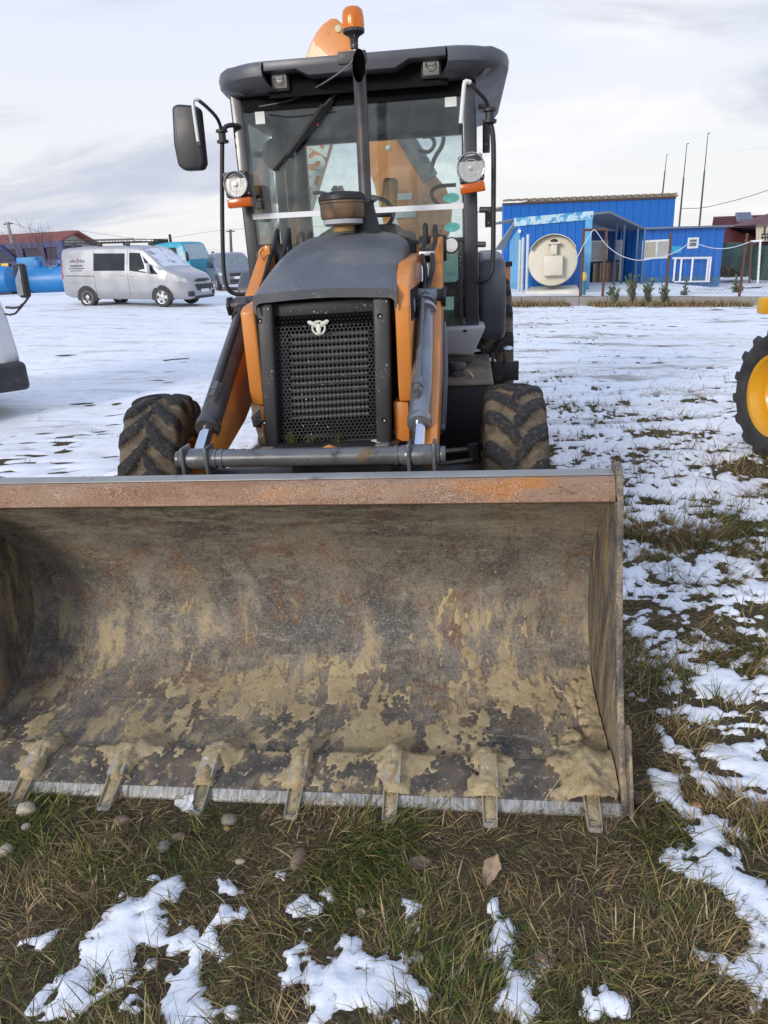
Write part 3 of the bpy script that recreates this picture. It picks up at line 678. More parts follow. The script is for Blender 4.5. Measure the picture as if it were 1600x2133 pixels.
bias = np.interp(Sg, [0, .10, .14, .22, .40, .55, .72, .95], [-.10, -.09, .03, -.03, -.01, -.035, -.14, -.28]) + .045 * sstep(-1.4, -.1, Xg) - .05 * sstep(-.9, -1.7, Xg)
corner = np.exp(-((Xg - XR) / .17) ** 2) * sstep(.75, .25, Sg); bias = bias + .24 * corner
cl = np.exp(-((Xg - XL) / .12) ** 2) * sstep(.6, .2, Sg); bias = bias + .2 * cl
big = 0
for x in TEETH: big = np.maximum(big, np.exp(-((Xg - x - .10 * (x + .2) * -Sg + .02 * (fbm(Sg * 9, Xg * 0 + x * 3, 77, 3) - .5)) / (.027 + .030 * fbm(Xg * 12, Sg * 16, 79, 3))) ** 2) * sstep(.30, .12, Sg) * sstep(-.01, .02, Sg))
mm = n_ + bias + .34 * big - .52
thick = .0022 + .034 * big * (.6 + .8 * fbm(Xg * 30, Sg * 30, 231, 3)) + .03 * corner + .02 * cl
dd = np.where(mm > 0, thick * np.tanh(mm * 14), -.02) + (fbm(Xg * 45, Sg * 45, 241, 3) - .5) * (.003 + .014 * np.clip(big + corner, 0, 1)) * (mm > 0)
Gm = np.stack([Xg, my[:, None] + mn[:, 0][:, None] * dd, mz[:, None] + mn[:, 1][:, None] * dd], -1)
i = (np.arange(189)[:, None] * 400 + np.arange(399)[None]).ravel(); Fm = np.stack([i, i + 1, i + 401, i + 400], 1)
Fm = Fm[(mm.ravel()[Fm] > 0).any(1)]
mo = fast_mesh('dried_mud', Gm.reshape(-1, 3) - FR[bk], Fm, MUD, 'stuff'); mo.parent = bk; mo['label'] = 'sandy dried mud caked over the bucket floor and tooth roots'

# front wheels and axle
fw = wheel(LD, (.245, 3.82, .478), .478, .325, .245, 16, TYRE, ORANGE, 'front_wheel', 0, lw=.105, skew=1.0)
wheel(LD, (-1.715, 3.82, .478), .478, .325, .245, 16, TYRE, ORANGE, 'front_wheel', math.radians(8), True, fw)
rw = wheel(LD, (.13, 5.97, .715), .715, .44, .36, 19, TYRE, ORANGE, 'rear_wheel', 0, lw=.12, lug_h=.045, skew=1.3)
wheel(LD, (-1.45, 5.97, .715), .715, .44, .36, 19, TYRE, ORANGE, 'rear_wheel', 0, True, rw)
m = MB(); m.tube([(-1.45, 3.82, .47), (.1, 3.82, .47)], .075, 14); m.box((-.66, 3.82, .50), (.42, .34, .24)); m.tube([(-1.45, 3.66, .46), (.12, 3.66, .46)], .022, 8)
build(m, 'front_axle', BLACK_ST, LD, bevel=.01)
m = MB(); m.tube([P(912, 941, 3.62), P(1000, 934, 3.62)], .014, 8); m.tube([P(985, 925, 3.6), P(992, 962, 3.6)], .03, 8); m.tube([P(985, 932, 3.6), P(1004, 930, 3.65)], .022, 8)
m.tube([P(918, 966, 3.55), P(985, 958, 3.55)], .012, 8)
build(m, 'steering_link', BLACK_ST, LD)
m = MB(); m.span((-.93, 3.55, .42), (-.39, 6.4, .80)); m.span((-1.05, 4.5, .55), (-.25, 6.3, 1.12)); m.tube([(-1.4, 5.97, .715), (.1, 5.97, .715)], .12, 14)
build(m, 'chassis', BLACK_ST, LD, bevel=.02)

# loader arms, cylinders and cross tube
def arm_x(s): return -.685 + s * .495
for s in (-1, 1):
    x = arm_x(s)
    m = MB()
    top = [(4.60, 1.73), (4.45, 1.745), (3.80, 1.37), (3.45, 1.12), (3.02, .885), (2.95, .880), (2.905, .848), (2.935, .812), (3.03, .76), (3.55, .88), (3.95, 1.04), (4.45, 1.46), (4.62, 1.60)]
    m.prism(top, (x + (.028 if s > 0 else 0), 0, 0), (0, 1, 0), (0, 0, 1), (1, 0, 0), .07)
    build(m, 'loader_arm', ORANGE, LD, bevel=.008)
    a = [o_ for o_ in LD.children if o_.name.startswith('loader_arm')][-1]
    m = MB(); m.tube([(x - .08, 4.54, 1.68), (x + .08, 4.54, 1.68)], .075, 18); build(m, 'pivot_pin', BLACK_ST, a, bevel=.006)
    m = MB(); m.tube([(x - .075, 2.93, .848), (x + .075, 2.93, .848)], .046, 18); build(m, 'pin_boss', STEEL_GR, a, bevel=.006)
    m = MB()
    for q in (-.062, .045): m.box((x + q + .008, 2.925, .845), (.014, .105, .125))
    m.tube([(x + s * .075, 2.93, .848), (x + s * .10, 2.93, .848)], .036, 14)
    build(m, 'clevis_plate', STEEL_GR, a, bevel=.004)
    # tilt cylinder above the arm
    x = x - (.018 if s > 0 else 0); base = V3((x, 3.92, 1.435)); e1 = V3((x, 3.10, .955)); rod = V3((x, 2.955, .87))
    d = unit(e1 - base)
    m = MB(); m.tube([base, e1], .049 if s > 0 else .052, 24); m.tube([e1 - d * .02, e1 + d * .022], .055 if s > 0 else .058, 24); m.tube([base + d * .05, base + d * .075], .061, 20); m.tube([base - (.06, 0, 0), base + (.06, 0, 0)], .05, 16)
    cyl = build(m, 'tilt_cylinder', M('glossy_cylinder', (.19, .205, .23), .20, .45, .15, 6, [((.16, .12, .08), 6, .62, .78)], ((.5, .48, .45), 40, .10), .04, 70) if s > 0 else M('dark_cylinder', (.060, .054, .056), .38, .2, .2, 7, [((.13, .09, .06), 6, .56, .74)], ((.5, .48, .45), 40, .12), .1, 70), LD, bevel=.004)
    m = MB(); m.tube([e1 + d * .02, rod + d * .03], .030, 20); build(m, 'rod', CHROME, cyl)
    m = MB(); m.tube([base - (.095, 0, 0), base + (.095, 0, 0)], .042, 16); m.tube([base - (.105, 0, 0), base - (.085, 0, 0)], .055, 6); m.tube([base + (.085, 0, 0), base + (.105, 0, 0)], .055, 6)
    build(m, 'base_pin', BLACK_ST, cyl, bevel=.003)
    up = np.cross((1, 0, 0), d); up = up if up[2] > 0 else -up
    pa = base + d * .12 + up * .070 - (s * .012, 0, 0); pb = e1 - d * .17 + up * .066 - (s * .012, 0, 0)
    m = MB(); m.tube([pa, pb], .014, 10); build(m, 'oil_pipe', STEEL_GR if s > 0 else RUBBER, cyl)
    m = MB(); m.tube([pb - d * .05, pb + d * .05], .021, 6); m.tube([pb + d * .05, pb + d * .06 - up * .03], .017, 10); m.tube([pb - d * .01, pb + d * .01], .027, 6)
    build(m, 'hose_fitting', STEEL_GR, cyl)
    m = MB(); m.tube([base + d * .11, base + d * .135], .0605, 24); build(m, 'clamp_band', ALU if s > 0 else RUBBER, cyl)
# bundle of hoses rising from the right cylinder, loops at the pivot
hx = arm_x(1)
for k, (dx, top) in enumerate(((-.045, 1.80), (.012, 1.79))):
    m = MB(); p0 = V3((hx + dx + .01, 4.35, top)); q = V3((hx - .01 + dx * .3, 3.95, 1.49))
    m.tube([p0 + (0, .16, -.12), p0 + (0, .06, -.01), p0, p0 - (0, .05, .08), (hx + dx, 4.12, 1.66), (hx + dx * .7 + .01, 4.0, 1.58), q, (hx - .012 + dx * .4, 3.86, 1.44), (hx - .012 + dx * .3, 3.78, 1.385)], .0135, 10, 5)
    build(m, 'hydraulic_hose', RUBBER, LD)
    m = MB(); p0 = V3((arm_x(-1) + .05 + k * .07, 4.45, 1.79)); m.tube([p0 + (0, .1, -.15), p0 + (0, .08, 0), p0 + (.02, 0, .03), p0 + (.0, -.10, -.09), p0 + (-.03, -.4, -.33)], .014, 10, 5)
    build(m, 'hydraulic_hose', RUBBER, LD)
m = MB(); m.box((hx - .015, 4.10, 1.655), (.085, .03, .022)); build(m, 'hose_clip', ALU, LD, bevel=.003)
m = MB(); m.tube([P(548, 517, 4.3), P(541, 527, 4.3), P(548, 545, 4.3), P(556, 552, 4.3)], .009, 8, 4); m.box(P(558, 521, 4.3), (.03, .03, .05))
build(m, 'lock_lever', ORANGE, LD, bevel=.003)
m = MB(); m.tube([(arm_x(-1) + .075, 2.93, .848), (arm_x(1) - .075, 2.93, .848)], .039, 24)
for x in (-1.10, -1.07, -.30, -.27): m.tube([(x - .008, 2.93, .848), (x + .008, 2.93, .848)], .043, 24)
build(m, 'cross_tube', STEEL_GR, LD)
m = MB(); m.box(P(557, 944, 3.02), (.06, .05, .05)); m.box(P(797, 935, 3.02), (.06, .05, .05)); build(m, 'tube_bracket', M('rusty_bracket', (.16, .13, .10), .7, 0, .2, 9), LD, bevel=.006)
m = MB(); m.prism([(-.085, -.016), (0, .018), (.085, -.016), (.085, -.03), (0, .004), (-.085, -.03)], P(686, 934, 3.2), (1, 0, 0), (0, 0, 1), (0, 1, 0), .03)
build(m, 'front_bracket', ORANGE, LD, bevel=.003)
m = MB(); rr = random.Random(3)
g = np.array([[P(585, 947, 3.32) * (1 - u) + P(790, 937, 3.32) * u + V3((0, v * .18, .012 + .022 * math.sin(v * 3.1) * (.35 + .65 * vnoise(np.array(u * 9), np.array(.5), 5)))) for v in np.linspace(0, 1, 8)] for u in np.linspace(0, 1, 60)])
m.grid(g, True); build(m, 'snow_ledge', SNOW_B, LD, kind='stuff')
m = MB(); m.span((-.98, 3.30, .74), (-.33, 3.52, .795)); build(m, 'front_crossmember', BLACK_ST, LD, bevel=.01)

# grille
g4 = [P(561, 634, 3.42), P(779, 621, 3.42), P(577, 936, 3.42), P(787, 926, 3.42)]
def gp(u, v, dy=0.): return (g4[0] * (1 - u) + g4[1] * u) * (1 - v) + (g4[2] * (1 - u) + g4[3] * u) * v + V3((0, dy, 0))
m = MB(); NCx, NRy = 25, 37; Vg, Fg = [], []
pu, pv = 1 / (NCx + .5), 1 / (NRy * 1.0 + .35)
hexo = [(math.sin(q * math.pi / 3), math.cos(q * math.pi / 3)) for q in range(6)]
v0, v1 = .085, .955
def gq(u, v, dy=0.): return gp(u, v0 + (v1 - v0) * v, dy)
for r_ in range(NRy):
    for c_ in range(NCx):
        cu, cv = (c_ + .5 + (.5 if r_ % 2 else 0)) * pu, (r_ + .6) * pv
        n0 = len(Vg)
        for sc_, dy in ((1.0, 0.), (.74, 0.), (.74, .006)):
            for hx_, hy_ in hexo: Vg.append(gq(cu + hx_ * pu * .577 * sc_, cv + hy_ * pv * .667 * sc_, dy))
        for q in range(6):
            e = (q + 1) % 6; Fg += [(n0 + q, n0 + e, n0 + 6 + e, n0 + 6 + q), (n0 + 6 + q, n0 + 6 + e, n0 + 12 + e, n0 + 12 + q)]
m.add(Vg, Fg)
gr = build(m, 'grille_mesh', M('grille_black', (.022, .022, .024), .5, 0, .1, 6, None, ((.55, .53, .50), 40, .16)), LD, smooth=False)
m = MB(); m.hexa([gp(0, .085, .0), gp(1, .085, .0), gp(1, .085, .02), gp(0, .085, .02), gp(0, 0, -.003), gp(1, 0, -.003), gp(1, 0, .02), gp(0, 0, .02)]); build(m, 'grille_surround', BLACK_PL, LD, bevel=.004)
m = MB(); m.hexa([gp(0, 1, .0), gp(1, 1, .0), gp(1, 1, .02), gp(0, 1, .02), gp(0, .955, -.001), gp(1, .955, -.001), gp(1, .955, .02), gp(0, .955, .02)]); build(m, 'grille_surround', BLACK_PL, LD, bevel=.004)
for a, b, c, d, nm in (((532, 632), (566, 628), (580, 941), (553, 942), 0), ((775, 618), (811, 613), (814, 930), (784, 932), 1)):
    m = MB(); q = [P(*p, 3.37) for p in (d, c, b, a)]; bk_ = [p + V3((0, .10, 0)) for p in q]
    m.hexa([q[0], q[1], bk_[1], bk_[0], q[3], q[2], bk_[2], bk_[3]])
    po_ = build(m, 'grille_post', BLACK_PL, LD, bevel=.014, seg=3)
    for px, py in (((541, 668), (550, 880)) if nm == 0 else ((791, 658), (800, 875))):
        m = MB(); m.tube([P(px, py, 3.372), P(px, py, 3.366)], [.012, .012], 12); build(m, 'bolt_hole', DARK_REC, po_)
        m = MB(); m.tube([P(px + 1, py + 1, 3.368), P(px + 1, py + 1, 3.364)], .0055, 8); build(m, 'bolt', ALU, po_)
m = MB(); m.span((-.95, 3.56, .82), (-.34, 3.60, 1.50)); build(m, 'radiator_core', DARK_REC, LD)
for k in range(13):
    m = MB(); a, b = P(606, 700 + k * 14.3, 3.48), P(768, 692 + k * 14.1, 3.48); m.tube([a, b], .0065, 6)
    build(m, 'radiator_slat', M('slat_metal', (.42, .42, .42), .5, .2), LD)
m = MB(); a, b = P(590, 690, 3.47), P(596, 870, 3.47); m.hexa([b + (-.035, 0, 0), b + (.02, 0, 0), b + (.02, .05, 0), b + (-.035, .05, 0), a + (-.035, 0, 0), a + (.02, 0, 0), a + (.02, .05, 0), a + (-.035, .05, 0)])
build(m, 'radiator_tank', M('radiator_grey', (.075, .077, .085), .5, 0, .2), LD, bevel=.01)
# emblem: a bird with raised wings standing in a ring
e0 = P(664, 683, 3.405); ex, ez, ey = V3((1, 0, .02)), V3((0, 0, 1)), V3((0, -1, 0))
m = MB(); ring = [(.030 * math.cos(a), .030 * math.sin(a)) for a in np.linspace(0, 2 * math.pi, 28, endpoint=False)]
m.tube([e0 + a * ex + b * ez for a, b in ring + ring[:1]], .0055, 8, caps=False)
m2 = MB()
for s in (-1, 1):
    m2.prism([(0, .012), (s * .020, .028), (s * .040, .037), (s * .050, .034), (s * .052, .026), (s * .040, .018), (s * .022, .010), (s * .006, .0)], e0, ex, ez, ey, -.002, .006)
m2.prism([(-.010, .016), (0, .022), (.010, .016), (.012, -.004), (.008, -.02), (.010, -.028), (-.010, -.028), (-.008, -.02), (-.012, -.004)], e0, ex, ez, ey, -.002, .010)
m2.prism([(-.004, .020), (-.012, .030), (-.004, .034), (.005, .028)], e0, ex, ez, ey, .0, .011)
for s in (-1, 1):
    for k in range(3): m2.prism([(s * (.014 + k * .011), .010 + k * .005), (s * (.022 + k * .011), .015 + k * .005), (s * (.021 + k * .011), .004 + k * .006), (s * (.016 + k * .011), .003 + k * .005)], e0, ex, ez, ey, -.001, .004)
eb = build(m, 'emblem', M('emblem_white', (.66, .66, .58), .5, 0, .08, 30), gr)
build(m2, 'emblem_bird', M('emblem_white', (.66, .66, .58)), gr, bevel=.001)
# weeds caught in the grille foot
for px, py, n in ((609, 908, 14), (648, 912, 7), (700, 908, 6)):
    X0 = P(px, py + 14, 3.39); nb = n * 3
    V, Fc, C = blades(X0[0] + R_.normal(0, .012, nb), X0[1] + R_.normal(0, .004, nb), np.full(nb, X0[2]), R_.uniform(.03, .06, nb), R_.uniform(0, 6.28, nb), R_.uniform(0, .6, nb), R_.uniform(.1, 1, nb), R_.uniform(.002, .005, nb), np.tile(PAL[0] * 1.1, (nb, 1)))
    wd = fast_mesh('caught_weed', V - FR[LD], Fc, grass_mat, 'stuff', {'tint': C}); wd.parent = LD

# hood
def hood_ring(Y):
    u = (Y - 3.335) / 1.12; hw = .334 - .014 * u; zt = 1.515 + .275 * (1 - (1 - u) ** 1.7); rc = .035 + .15 * u ** .8; zb = zt - .055 - .12 * u
    cx_ = -.643; pts = []
    pts.append((cx_ - hw, zb))
    for a in np.linspace(math.pi, math.pi / 2, 9): pts.append((cx_ - hw + rc + rc * math.cos(a), zt - rc * .55 + rc * .55 * math.sin(a)))
    for k in np.linspace(.2, .8, 4): pts.append((cx_ + (k - .5) * 2 * (hw - rc), zt + .012 * math.sin(k * math.pi)))
    for a in np.linspace(math.pi / 2, 0, 9): pts.append((cx_ + hw - rc + rc * math.cos(a), zt - rc * .55 + rc * .55 * math.sin(a)))
    pts.append((cx_ + hw, zb))
    return [(x, Y, z) for x, z in pts]
Yh = [3.335, 3.345, 3.37, 3.42, 3.5, 3.6, 3.72, 3.85, 4.0, 4.15, 4.3, 4.455]
m = MB(); rings = [hood_ring(q) for q in Yh]
fr0 = [(x, 3.338, z - .026) for x, _, z in rings[0]]; m.grid(np.array([fr0] + rings)); inn = np.array([[(x + (.012 if x < -.643 else -.012), yq, z - .014) for x, yq, z in rg_] for rg_ in [fr0] + rings]); m.grid(inn, True)
m.grid(np.stack([np.array(fr0), inn[0]]), True); m.grid(np.stack([np.array(rings[-1]), inn[-1]]))
for e in (0, -1): m.grid(np.stack([np.array([r_[e] for r_ in [fr0] + rings]), inn[:, e]]), e == 0)
build(m, 'hood', GREY_HOOD, LD, angle=50)
m = MB(); m.span((-.99, 3.42, 1.36), (-.25, 4.45, 1.50)); m.span((-.90, 3.62, .8), (-.34, 4.6, 1.40)); build(m, 'engine_block', DARK_REC, LD)
m = MB(); q = [P(750, 508, 4.22), P(796, 508, 4.22), P(800, 500, 4.30), P(756, 500, 4.30)]; m.hexa([p - V3((0, 0, .004)) for p in q] + [p + V3((0, 0, .004)) for p in q]); build(m, 'white_label', TAPE, LD)
for s in (-1, 1):
    x0 = -.635 + (.347 if s > 0 else -.385); o_ = [(3.40, .985), (3.375, 1.06), (3.365, 1.44), (3.42, 1.53 if s > 0 else 1.46), (3.62, 1.62 if s > 0 else 1.48), (4.40, 1.66 if s > 0 else 1.5), (4.45, 1.0)]
    m = MB(); m.prism(o_, (x0, 0, 0), (0, 1, 0), (0, 0, 1), (1, 0, 0), .070); build(m, 'side_panel', ORANGE, LD, bevel=.013, seg=3)
    m = MB(); m.prism([(3.43, .78), (3.43, .98), (3.60, .98), (4.2, .90), (4.2, .78)], (x0 - s * .03, 0, 0), (0, 1, 0), (0, 0, 1), (1, 0, 0), .075); build(m, 'lower_bracket', ORANGE, LD, bevel=.008)
m = MB(); q = V3((-.2515, 3.62, 1.42)); m.lathe([(.035, 0), (.035, .004), (.0, .005)], q, (1, 0, 0), 20); build(m, 'round_badge', M('badge_grey', (.4, .42, .45), .3, .5), LD)

# air pre-cleaner
ac = P(717, 482, 4.18); c0 = V3((ac[0] - .002, 4.18, 1.79))
m = MB(); m.lathe([(.055, 0), (.055, .05), (.08, .055)], c0, (0, 0, 1), 28); build(m, 'intake_neck', M('yellowed_neck', (.30, .17, .06), .6), LD)
pc_ = None
m = MB(); m.lathe([(.095, .035), (.108, .04), (.110, .062), (.095, .066)], c0, (0, 0, 1), 36); pc_ = build(m, 'pre_cleaner', LIGHT_GR, LD)
m = MB(); m.lathe([(.10, .062), (.118, .068), (.122, .085), (.122, .14), (.126, .145), (.126, .155), (.10, .158)], c0, (0, 0, 1), 40); build(m, 'bowl', M('brown_bowl', (.085, .052, .032), .35, 0, .25, 8, [((.20, .12, .06), 5, .45, .7)]), pc_)
m = MB(); m.lathe([(.126, .156), (.129, .160), (.128, .180), (.110, .196), (.05, .203), (0, .204)], c0, (0, 0, 1), 40); build(m, 'lid', RUBBER, pc_)
# exhaust stack
m = MB(); e_b, e_m, e_t = V3((-.555, 4.30, 1.76)), V3((-.552, 4.30, 1.95)), V3((-.545, 4.30, 2.66))
m.lathe([(.085, 0), (.078, .05), (.052, .15), (.047, .20)], e_b, (0, 0, 1), 24); ex_ = build(m, 'exhaust_stack', BLACK_ST, LD)
n = 28; ring0 = []; ringi = []
m = MB(); rT = []
for a in np.linspace(0, 2 * math.pi, n, endpoint=False):
    rT.append((math.cos(a), math.sin(a)))
rows = [[(-.552 + .0350 * ca, 4.30 + .0350 * sa, 1.93) for ca, sa in rT], [(-.548 + .0350 * ca, 4.30 + .0350 * sa, 2.40) for ca, sa in rT], [(-.545 + .0350 * ca, 4.27 + .0350 * sa, 2.60 + .085 * sa) for ca, sa in rT]]
rowi = [] and [[(-.545 + .0370 * ca, 4.27 + .0370 * sa, 2.60 + .085 * sa) for ca, sa in rT], [(-.548 + .0370 * ca, 4.30 + .0370 * sa, 2.2) for ca, sa in rT]]
allr = rows + rowi; base_n = 0
Vv = [p for r_ in allr for p in r_]; Ff = [(i_ * n + j_, i_ * n + (j_ + 1) % n, (i_ + 1) * n + (j_ + 1) % n, (i_ + 1) * n + j_) for i_ in range(len(allr) - 1) for j_ in range(n)]
m.add(Vv, Ff); build(m, 'exhaust_pipe', RUST_PIPE, ex_)
m = MB(); bore = [[(-.545 + .0343 * ca, 4.27 + .0343 * sa, 2.5995 + .0848 * sa) for ca, sa in rT], [(-.546 + .0325 * ca, 4.285 + .0325 * sa, 2.50 + .02 * sa) for ca, sa in rT], [(-.548 + .0322 * ca, 4.30 + .0322 * sa, 2.40) for ca, sa in rT]]
m.add([p for r_ in bore for p in r_], [(i_ * n + j_, i_ * n + (j_ + 1) % n, (i_ + 1) * n + (j_ + 1) % n, (i_ + 1) * n + j_) for i_ in range(2) for j_ in range(n)] + [tuple(range(2 * n, 3 * n))]); build(m, 'pipe_bore', M('bore_shade', (.003, .003, .003), 1, 0, .1, spec=0), ex_)  # near-black liner: the shade inside the mouth is put into its colour
m = MB(); m.lathe([(.045, 0), (.051, .002), (.051, .026), (.045, .028)], (-.552, 4.30, 1.935), (0, 0, 1), 24); m.tube([(-.51, 4.26, 1.949), (-.485, 4.24, 1.949)], .012, 8); build(m, 'pipe_clamp', STEEL_GR, ex_)
# ------------------------------------------------------------------ cab
CXL, CXR, CYF, CYB = -1.41, .09, 4.80, 6.45
def post(name, xa, ya, za, xb, yb, zb, sx, sy, mat=CAB_STEEL, bev=.012):
    mb = MB(); A, B = V3((xa, ya, za)), V3((xb, yb, zb)); h = [V3((a * sx / 2, b * sy / 2, 0)) for a, b in ((-1, -1), (1, -1), (1, 1), (-1, 1))]
    mb.hexa([A + q for q in h] + [B + q for q in h]); return build(mb, name, mat, LD, bevel=bev, seg=3)
post('cab_pillar', -1.368, 4.84, 1.10, -1.385, 4.86, 2.64, .078, .09)
post('cab_pillar', .042, 4.84, 1.14, .028, 4.86, 2.64, .088, .10)
for x in (-1.34, .03):
    post('rear_pillar', x, 5.62, 1.2, x, 5.64, 2.62, .065, .075); post('rear_pillar', x, 6.42, 1.3, x, 6.40, 2.62, .10, .10)
m = MB(); m.span((-1.33, 4.815, 1.715), (.005, 4.845, 1.742)); build(m, 'windscreen_sill', BLACK_PL, LD, bevel=.004)
m = MB(); m.span((-1.34, 4.80, 2.52), (.0, 4.86, 2.66)); build(m, 'windscreen_header', DARK_REC, LD, bevel=.006)
m = MB(); m.span((-1.36, 6.38, 2.535), (.06, 6.44, 2.62)); m.span((-1.36, 6.36, 1.3), (.06, 6.42, 1.42)); build(m, 'rear_frame', CAB_STEEL, LD, bevel=.01)
m = MB()
for x in (-1.36, .045): m.span((x - .025, 4.86, 2.50), (x + .025, 6.42, 2.60)); m.span((x - .025, 4.86, 1.16), (x + .025, 5.6, 1.22))
build(m, 'side_rail', CAB_STEEL, LD, bevel=.008)
m = MB(); m.span((-1.33, 4.9, 2.575), (.01, 6.38, 2.60)); build(m, 'headliner', M('headliner_grey', (.17, .175, .19), .9, 0, .06, 3), LD)
m = MB(); m.span((-1.33, 4.86, 1.14), (.01, 6.4, 1.19)); build(m, 'cab_floor', BLACK_ST, LD)
# glazing
m = MB(); m.span((-1.345, 4.812, 1.735), (.005, 4.818, 2.56)); ws = build(m, 'windscreen', GLASS, LD)
m = MB(); m.span((-1.345, 6.43, 1.42), (.04, 6.436, 2.54)); build(m, 'rear_window', GLASS, LD)
for x in (-1.385, .075):
    m = MB(); m.span((x - .003, 4.9, 1.24), (x + .003, 5.6, 2.52)); build(m, 'door_glass', GLASS, LD)
    m = MB(); m.span((x - .003, 5.66, 1.7), (x + .003, 6.36, 2.52)); build(m, 'side_window', GLASS, LD)
for x0, x1 in ((-1.335, -1.08), (-.235, -.015)):
    m = MB(); m.span((x0, 4.812, 1.20), (x1, 4.818, 1.715)); lg_ = build(m, 'lower_window', GLASS_G, LD)
    m = MB(); m.span((x1 - .03 if x1 > -.5 else x0, 4.806, 1.17), (x1 if x1 > -.5 else x0 + .03, 4.824, 1.715)); m.span((x0 + .003, 4.8065, 1.165), (x1 - .003, 4.8235, 1.205)); build(m, 'window_border', BLACK_PL, LD, bevel=.002)
m = MB(); a_, b_ = P(520, 452, 4.806), P(971, 428, 4.806)
def tape_seg(xa, xb):
    k0, k1 = (xa - a_[0]) / (b_[0] - a_[0]), (xb - a_[0]) / (b_[0] - a_[0]); p, q = a_ + (b_ - a_) * k0, a_ + (b_ - a_) * k1
    mb = MB(); mb.hexa([p - (0, 0, .016), q - (0, 0, .016), q + (0, .003, -.016), p + (0, .003, -.016), p + (0, 0, .016), q + (0, 0, .016), q + (0, .003, .016), p + (0, .003, .016)]); return build(mb, 'tape_strip', TAPE, LD)
tape_seg(a_[0], b_[0])
for (x0, y0, x1, y1) in ((533, 229, 550, 259), (927, 199, 951, 223)):
    p, q = P(x0, y1, 4.808), P(x1, y0, 4.808); m = MB(); m.span((p[0], 4.808, p[2]), (q[0], 4.810, q[2])); build(m, 'paper_sticker', M('paper_white', (.72, .76, .74), .8), LD)
for px, py in ((940, 412), (942, 473)):
    p = P(px, py, 4.808); m = MB(); m.prism([(.05 * math.cos(a), .028 * math.sin(a)) for a in np.linspace(0, 6.283, 24, endpoint=False)], p, (1, 0, 0), (0, 0, 1), (0, 1, 0), .002)
    st_ = build(m, 'green_sticker', M('sticker_green', (.10, .36, .34), .6, 0, .25, 30), LD)
for px, py, r in ((940, 511, .045), (547, 528, .042)):
    m = MB(); p = P(px, py, 4.802); m.lathe([(r + .005, 0), (r + .005, .006), (r, .008)], p + V3((0, .004, 0)), (0, -1, 0), 24); rf = build(m, 'reflector', BLACK_PL, LD)
    m = MB(); m.lathe([(r - .003, 0), (r - .005, .003), (0, .0035)], p + V3((0, -.004, 0)), (0, -1, 0), 24); build(m, 'reflector_face', M('reflector_white', (.70, .68, .68), .35), rf)
# roof: rounded slab, set back in the middle of the front, thin visor over the set-back
def rrect(x0, x1, y0, y1, r, n=10):
    o = []
    for cx_, cy_, a0 in ((x1 - r, y0 + r, -math.pi / 2), (x1 - r, y1 - r, 0), (x0 + r, y1 - r, math.pi / 2), (x0 + r, y0 + r, math.pi)):
        for a in np.linspace(a0, a0 + math.pi / 2, n): o.append((cx_ + r * math.cos(a), cy_ + r * math.sin(a)))
    return o
RX0, RX1, RY0, RY1 = -1.50, .27, 4.60, 6.70
ol = rrect(RX0, RX1, RY0, RY1, .34)
m = MB()
ol2 = [p for p in ol]
# notch in the front edge
nx0, nx1 = -1.155, -.085
k_ins = [i for i in range(len(ol2))]
out = []
for p in ol2: out.append(p)
out = out[:-1] + [(RX0 + .341, RY0)] if False else out
out += [(nx0 - .0, RY0), (nx0, RY0 + .15), (nx1, RY0 + .15), (nx1, RY0)]
rcx, rcy = (RX0 + RX1) / 2, (RY0 + RY1) / 2; no_ = len(out)
for zz_, ins in ((2.742, .035), (2.728, .008), (2.70, 0.), (2.662, .004), (2.632, .028), (2.600, .085)):
    m.v += [(rcx + (px - rcx) * (1 - ins / .885), rcy + (py - rcy) * (1 - ins / 1.05) if not RY0 + .1 < py < RY0 + .2 else py, zz_) for px, py in out]
for k in range(5): m.f += [(k * no_ + i, k * no_ + (i + 1) % no_, (k + 1) * no_ + (i + 1) % no_, (k + 1) * no_ + i) for i in range(no_)]
m.f += [tuple(range(no_)), tuple(range(5 * no_, 6 * no_))[::-1]]
roof = build(m, 'roof', ROOF_PL, LD, angle=32)
m = MB(); vz0, vz1 = 2.684, 2.736
vis = [(nx0 + .012, vz0), (nx0 + .20, vz0), (nx0 + .27, vz0 - .035), (nx1 - .30, vz0 - .035), (nx1 - .22, vz0 + .004), (nx1 - .012, vz0 + .004), (nx1 - .012, vz1), (nx0 + .012, vz1)]
m.prism(vis, (0, RY0 + .005, 0), (1, 0, 0), (0, 0, 1), (0, 1, 0), 0, .14); build(m, 'roof_visor', ROOF_PL, LD, bevel=.006)
m = MB(); m.span((nx0 + .004, RY0 + .125, 2.57), (nx1 - .004, RY0 + .149, 2.69)); build(m, 'roof_fascia', DARK_REC, LD)
for px, py, w_, h_ in ((582, 166, .115, .115), (898, 137, .118, .120)):
    p = P(px, py, 4.70); m = MB(); m.box(p + V3((0, .03, 0)), (w_, .07, h_), (.12, 0, 0)); wl_ = build(m, 'work_light', CAB_PL, LD, bevel=.01)
    m = MB(); m.box(p + V3((0, -.007, 0)), (w_ * .78, .008, h_ * .80), (.12, 0, 0)); build(m, 'lens', LENS, wl_, bevel=.003)
    m = MB(); m.lathe([(.034, 0), (.030, .004), (.012, -.002), (0, -.004)], p + V3((0, -.011, .004)), (0, -1, .1), 20); build(m, 'reflector_bowl', LENS, wl_)
